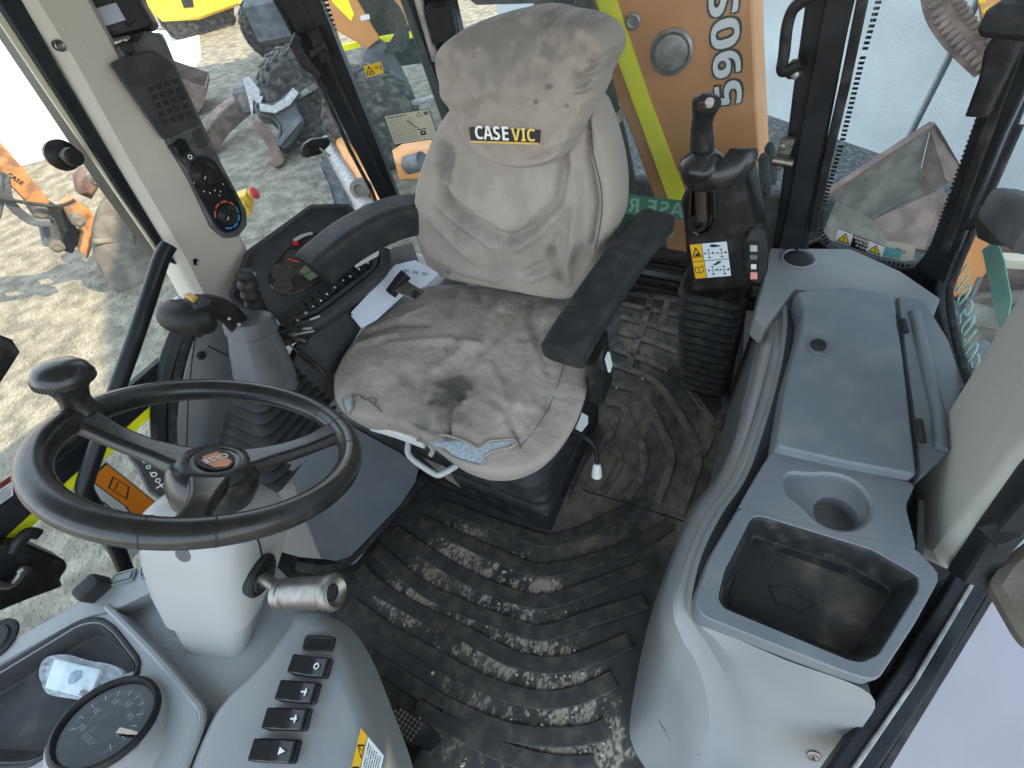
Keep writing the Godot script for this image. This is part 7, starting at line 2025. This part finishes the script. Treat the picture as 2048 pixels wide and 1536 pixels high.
	part("neck", lathe(plane(kn.o + Vector3(0.012, 0, 0), Vector3.RIGHT), [[0.012, 0], [0.012, 0.02]], 18), M.steel, kk)
	part("cap", lathe(plane(kn.o + Vector3(0.03, 0, 0), Vector3.RIGHT), [[0.012, 0], [0.016, 0.004], [0.016, 0.016], [0.012, 0.02]], 20), M.black, kk)
	one("mirror_arm", beam(px3(plane(Vector3(-1.217, 0, 0), Vector3.RIGHT), [-30, 770, 0, 725, 16, 700, 8, 690, -20, 680]), 0.03, 0.02, 0.006, Vector3.RIGHT), M.black, "black bracket end cut by the frame edge beside the gravel", "bracket")
	var rq := plane(Vector3(-1.215, 0.6, -0.8), Vector3.RIGHT, Vector3.BACK)
	var wk := thing("window_catch", "black six sided catch plate with a stud on the quarter window", "window catch", pp(rq, 630, 310))
	part("plate", pad(rq, trace(rq, [601, 302, 608, 288, 622, 278, 654, 274, 659, 288, 640, 308, 610, 316]), [[0, -0.008], [0, 0.004], [0.004, 0.008]], 0.006), M.black, wk)
	part("stud", tube([pp(rq, 636, 296) + Vector3(0.006, 0, 0), pp(rq, 645, 311) + Vector3(0.03, 0, 0)], 0.004, 8), M.dull_steel, wk)
	# stickers on the lower door glass
	var gx := plane(Vector3(-1.222, 0, 0), Vector3.RIGHT, Vector3.BACK)
	var O := Color(0.98, 0.56, 0.1)
	var K := Color(0.08, 0.08, 0.08)
	var G := Color(0.55, 0.55, 0.55)
	var sops := [["r", 0, 0, 200, 4, Color(0.7, 0.7, 0.7)], ["r", 98, 10, 96, 180, O], ["r", 98, 10, 96, 4, K], ["r", 98, 186, 96, 4, K], ["r", 98, 10, 4, 180, K], ["r", 190, 10, 4, 180, K],
		["l", 120, 50, 165, 40, 3, K], ["l", 165, 40, 175, 75, 3, K], ["l", 120, 50, 128, 90, 3, K], ["l", 128, 90, 175, 75, 3, K], ["l", 130, 60, 160, 54, 2, K],
		["l", 20, 60, 60, 60, 3, K], ["l", 60, 60, 70, 90, 3, K], ["l", 30, 60, 36, 95, 3, K], ["l", 30, 95, 80, 95, 3, K], ["l", 20, 120, 90, 120, 2, G]]
	for k in 24:
		var a := TAU * k / 24
		sops.append(["r", int(36 + cos(a) * 13), int(108 + sin(a) * 13), 3, 3, K])
		sops.append(["r", int(76 + cos(a) * 9), int(106 + sin(a) * 9), 3, 3, K])
	var stk := thing("safety_placard", "white and orange safety placard stuck on the low side window", "sticker", on_x(230, 1000, -1.222))
	quad_print("print", px3(gx, [125, 985, 205, 915, 352, 1035, 240, 1140]), paint(200, 200, Color(0.86, 0.87, 0.88), sops), stk)
	var st2 := thing("rail_sticker", "narrow white sticker with red header on the black rail at the picture's edge", "sticker", on_x(10, 985, -1.18))
	quad_print("print", px3(plane(Vector3(-1.18, 0, 0), Vector3.RIGHT), [-30, 985, 22, 950, 26, 990, -30, 1028]), paint(80, 60, Color(0.8, 0.8, 0.8), [["r", 0, 0, 80, 18, Color(0.42, 0.16, 0.1)], ["t", 5, 24, 70, 32, 6, K]]), st2)
	# lock casing at the lower picture edge
	var lk := thing("door_lock", "black door lock casing with steel striker by the gravel", "door lock", on_x(60, 1120, -1.1))
	var lx := plane(Vector3(-1.165, 0, 0), Vector3.RIGHT, Vector3.BACK)
	part("casing", pad(lx, trace(lx, [-120, 1030, 0, 1085, 60, 1090, 132, 1122, 138, 1136, 122, 1160, 128, 1175, 60, 1200, 0, 1225, -120, 1260]), [[0.004, -0.06], [0, -0.05], [0, -0.006], [0.006, 0]], 0.008), M.black, lk)
	part("handle", beam(curve3(px3(plane(Vector3(-1.155, 0, 0), Vector3.RIGHT), [28, 1104, 40, 1082, 58, 1066, 76, 1068]), 4), 0.022, 0.02, 0.008, Vector3.RIGHT), M.black, lk)
	part("striker", tube(curve3(px3(plane(Vector3(-1.15, 0, 0), Vector3.RIGHT), [-10, 1168, 20, 1170, 40, 1150, 44, 1138, 54, 1142]), 4), 0.008, 10), M.steel, lk)
	# stickers on the rear panes
	var cp := plane(Vector3(-1.05, 0.6, -1.2), Vector3(0.5, 0, 0.86), Vector3(0.86, 0, -0.5))
	cp.o += cp.n * 0.004
	var Y := Color(0.92, 0.75, 0.12)
	var w1 := thing("warning_sticker", "small yellow warning sticker high on the rear corner window", "sticker", pp(cp, 747, 137))
	quad_print("print", px3(cp, [727, 132, 762, 123, 768, 145, 733, 155]), paint(96, 64, Y, [["l", 26, 10, 6, 54, 4, K], ["l", 26, 10, 46, 54, 4, K], ["l", 6, 54, 46, 54, 4, K], ["r", 20, 34, 4, 18, K], ["r", 28, 34, 4, 18, K], ["r", 58, 30, 20, 3, K], ["r", 84, 18, 6, 26, K], ["t", 54, 18, 24, 10, 4, K]]), w1)
	var lops := [["r", 0, 0, 200, 3, K], ["r", 0, 147, 200, 3, K], ["r", 0, 0, 3, 150, K], ["r", 197, 0, 3, 150, K], ["t", 10, 10, 90, 12, 6, K], ["l", 150, 10, 138, 30, 2, K], ["l", 150, 10, 162, 30, 2, K], ["l", 138, 30, 162, 30, 2, K], ["r", 170, 12, 20, 16, Color(0.4, 0.4, 0.36)],
		["l", 90, 40, 125, 85, 3, K], ["r", 120, 90, 40, 4, K], ["r", 128, 100, 24, 22, K], ["r", 134, 105, 12, 8, Color(0.75, 0.74, 0.64)]]
	for k in 10: lops.append(["r", 12 + k * 11, 26, 1, 108, Color(0.3, 0.3, 0.28)])
	for k in 9: lops.append(["r", 12, 28 + k * 13, 104, 1, Color(0.3, 0.3, 0.28)])
	var w3s := thing("load_chart_sticker", "cream load chart sticker low on the rear corner window", "sticker", pp(cp, 818, 252))
	quad_print("print", px3(cp, [767, 231, 858, 216, 878, 276, 788, 290]), paint(200, 150, Color(0.80, 0.79, 0.69), lops), w3s)
	# danger strip at the foot of the corner pane
	var q := vp(1640, 470, 1835, 535, 0.50)
	q = plane(q.o - q.n * 0.005, q.n, q.x)
	var dops := [["r", 0, 0, 200, 60, Color(0.84, 0.86, 0.84)], ["r", 0, 0, 200, 3, K], ["r", 0, 57, 200, 3, K], ["r", 66, 4, 68, 54, Color(0.1, 0.09, 0.09)], ["r", 66, 4, 68, 14, Color(0.5, 0.12, 0.15)], ["r", 67, 19, 66, 1, Color(0.3, 0.3, 0.3)]]
	for cx in [34, 166]:
		dops.append_array([["p", [Vector2(cx, 8), Vector2(cx - 26, 52), Vector2(cx + 26, 52)], K], ["p", [Vector2(cx, 15), Vector2(cx - 20, 48), Vector2(cx + 20, 48)], Y], ["r", cx - 2, 26, 4, 12, K], ["r", cx - 2, 41, 4, 4, K]])
	var w4 := thing("danger_sticker", "white danger strip with two yellow triangles at the corner pane's foot", "sticker", pp(q, 1720, 485))
	quad_print("print", px3(q, [1678, 456, 1770, 492, 1764, 515, 1670, 482]), paint(200, 60, Color.WHITE, dops), w4)
	for s in [["DANGER", 1708, 476, 1735, 487], ["Look Up", 1710, 485, 1733, 494], ["& Live", 1711, 492, 1733, 501]]:
		words("print", s[0], pp(plane(q.o + q.n * 0.0022, q.n), s[1], s[2]), pp(plane(q.o + q.n * 0.0022, q.n), s[3], s[4]), q.n, M.white, w4, 0.0004, false, 700, 1.0)
	var w5 := thing("teal_sticker", "torn teal and cream sticker beside the danger strip", "sticker", pp(q, 1800, 505))
	part("film", pad(q, trace(q, [1772, 482, 1832, 490, 1826, 520, 1805, 522, 1766, 512]), [[0, 0], [0, 0.0008]]), plain(0.46, 0.45, 0.36, 0.5), w5)
	part("film", pad(plane(q.o + q.n * 0.001, q.n, q.x), trace(q, [1772, 492, 1806, 503, 1800, 518, 1766, 510]), [[0, 0], [0, 0.0008]]), plain(0.10, 0.32, 0.33, 0.5), w5)
	words("mark", "CNH", pp(plane(q.o + q.n * 0.001, q.n), 1812, 503), pp(plane(q.o + q.n * 0.001, q.n), 1794, 495), q.n, M.ink, w5, 0.0006)
	# mirrored pale lettering on the door glass
	var dx := plane(Vector3(0.502, 0, 0), Vector3.LEFT, Vector3.BACK)
	var dl := thing("door_lettering", "pale green mirrored lettering running down the door glass", "sticker", pp(dx, 1930, 600))
	words("lettering", "8110 50105", pp(dx, 1962, 728), pp(dx, 1932, 498), Vector3.LEFT, plain(0.42, 0.75, 0.68, 0.5), dl, 0.001, true, 500, 0.9)
	one("green_reflector_strip", pad(plane(Vector3(0.515, 0, 0), Vector3.LEFT, Vector3.BACK), trace(plane(Vector3(0.515, 0, 0), Vector3.LEFT, Vector3.BACK), [1966, 500, 1995, 480, 2010, 520, 2025, 600, 2010, 680, 1996, 640]), [[0, 0], [0, 0.002]]), plain(0.16, 0.36, 0.29, 0.4), "broad translucent looking green strip across the door glass", "sticker")
	# pedals
	var pd := thing("brake_pedal", "dusty studded brake pedal below the front console", "pedal", on_y(820, 1460, 0.05))
	for s in [[772, 1425, 800, 1410, 840, 1432, 880, 1466, 886, 1482, 862, 1508, 830, 1500, 790, 1470], [735, 1372, 765, 1385, 786, 1402, 772, 1420, 745, 1425, 730, 1400]]:
		var pl := plane(on_y(830, 1455, 0.10), Vector3(0.1, 0.85, -0.5), Vector3.RIGHT)
		var t := part("pad", pad(pl, trace(pl, s), [[0, -0.014], [0, -0.003], [0.003, 0]], 0.008), M.rubber, pd)
		var studs := PackedVector3Array()
		var lo := trace(pl, s)
		var ii := inset(lo, 0.004)
		for i in 16:
			for j in 16:
				var e := Vector2(lo[0].x - 0.06 + i * 0.0095, lo[0].y - 0.06 + j * 0.0095)
				if Geometry2D.is_point_in_polygon(e, ii):
					studs.append_array(box(pl.at(e.x, e.y, 0.0015), Vector3(0.0062, 0.005, 0.0062), 0.001, Basis(pl.x, pl.n, pl.z)))
		if studs.size(): part("studs", studs, M.dig, t).set_meta("kind", "stuff")
	part("arm", beam([on_y(840, 1490, 0.085), on_y(800, 1560, 0.2)], 0.03, 0.02, 0.004), M.black, pd)
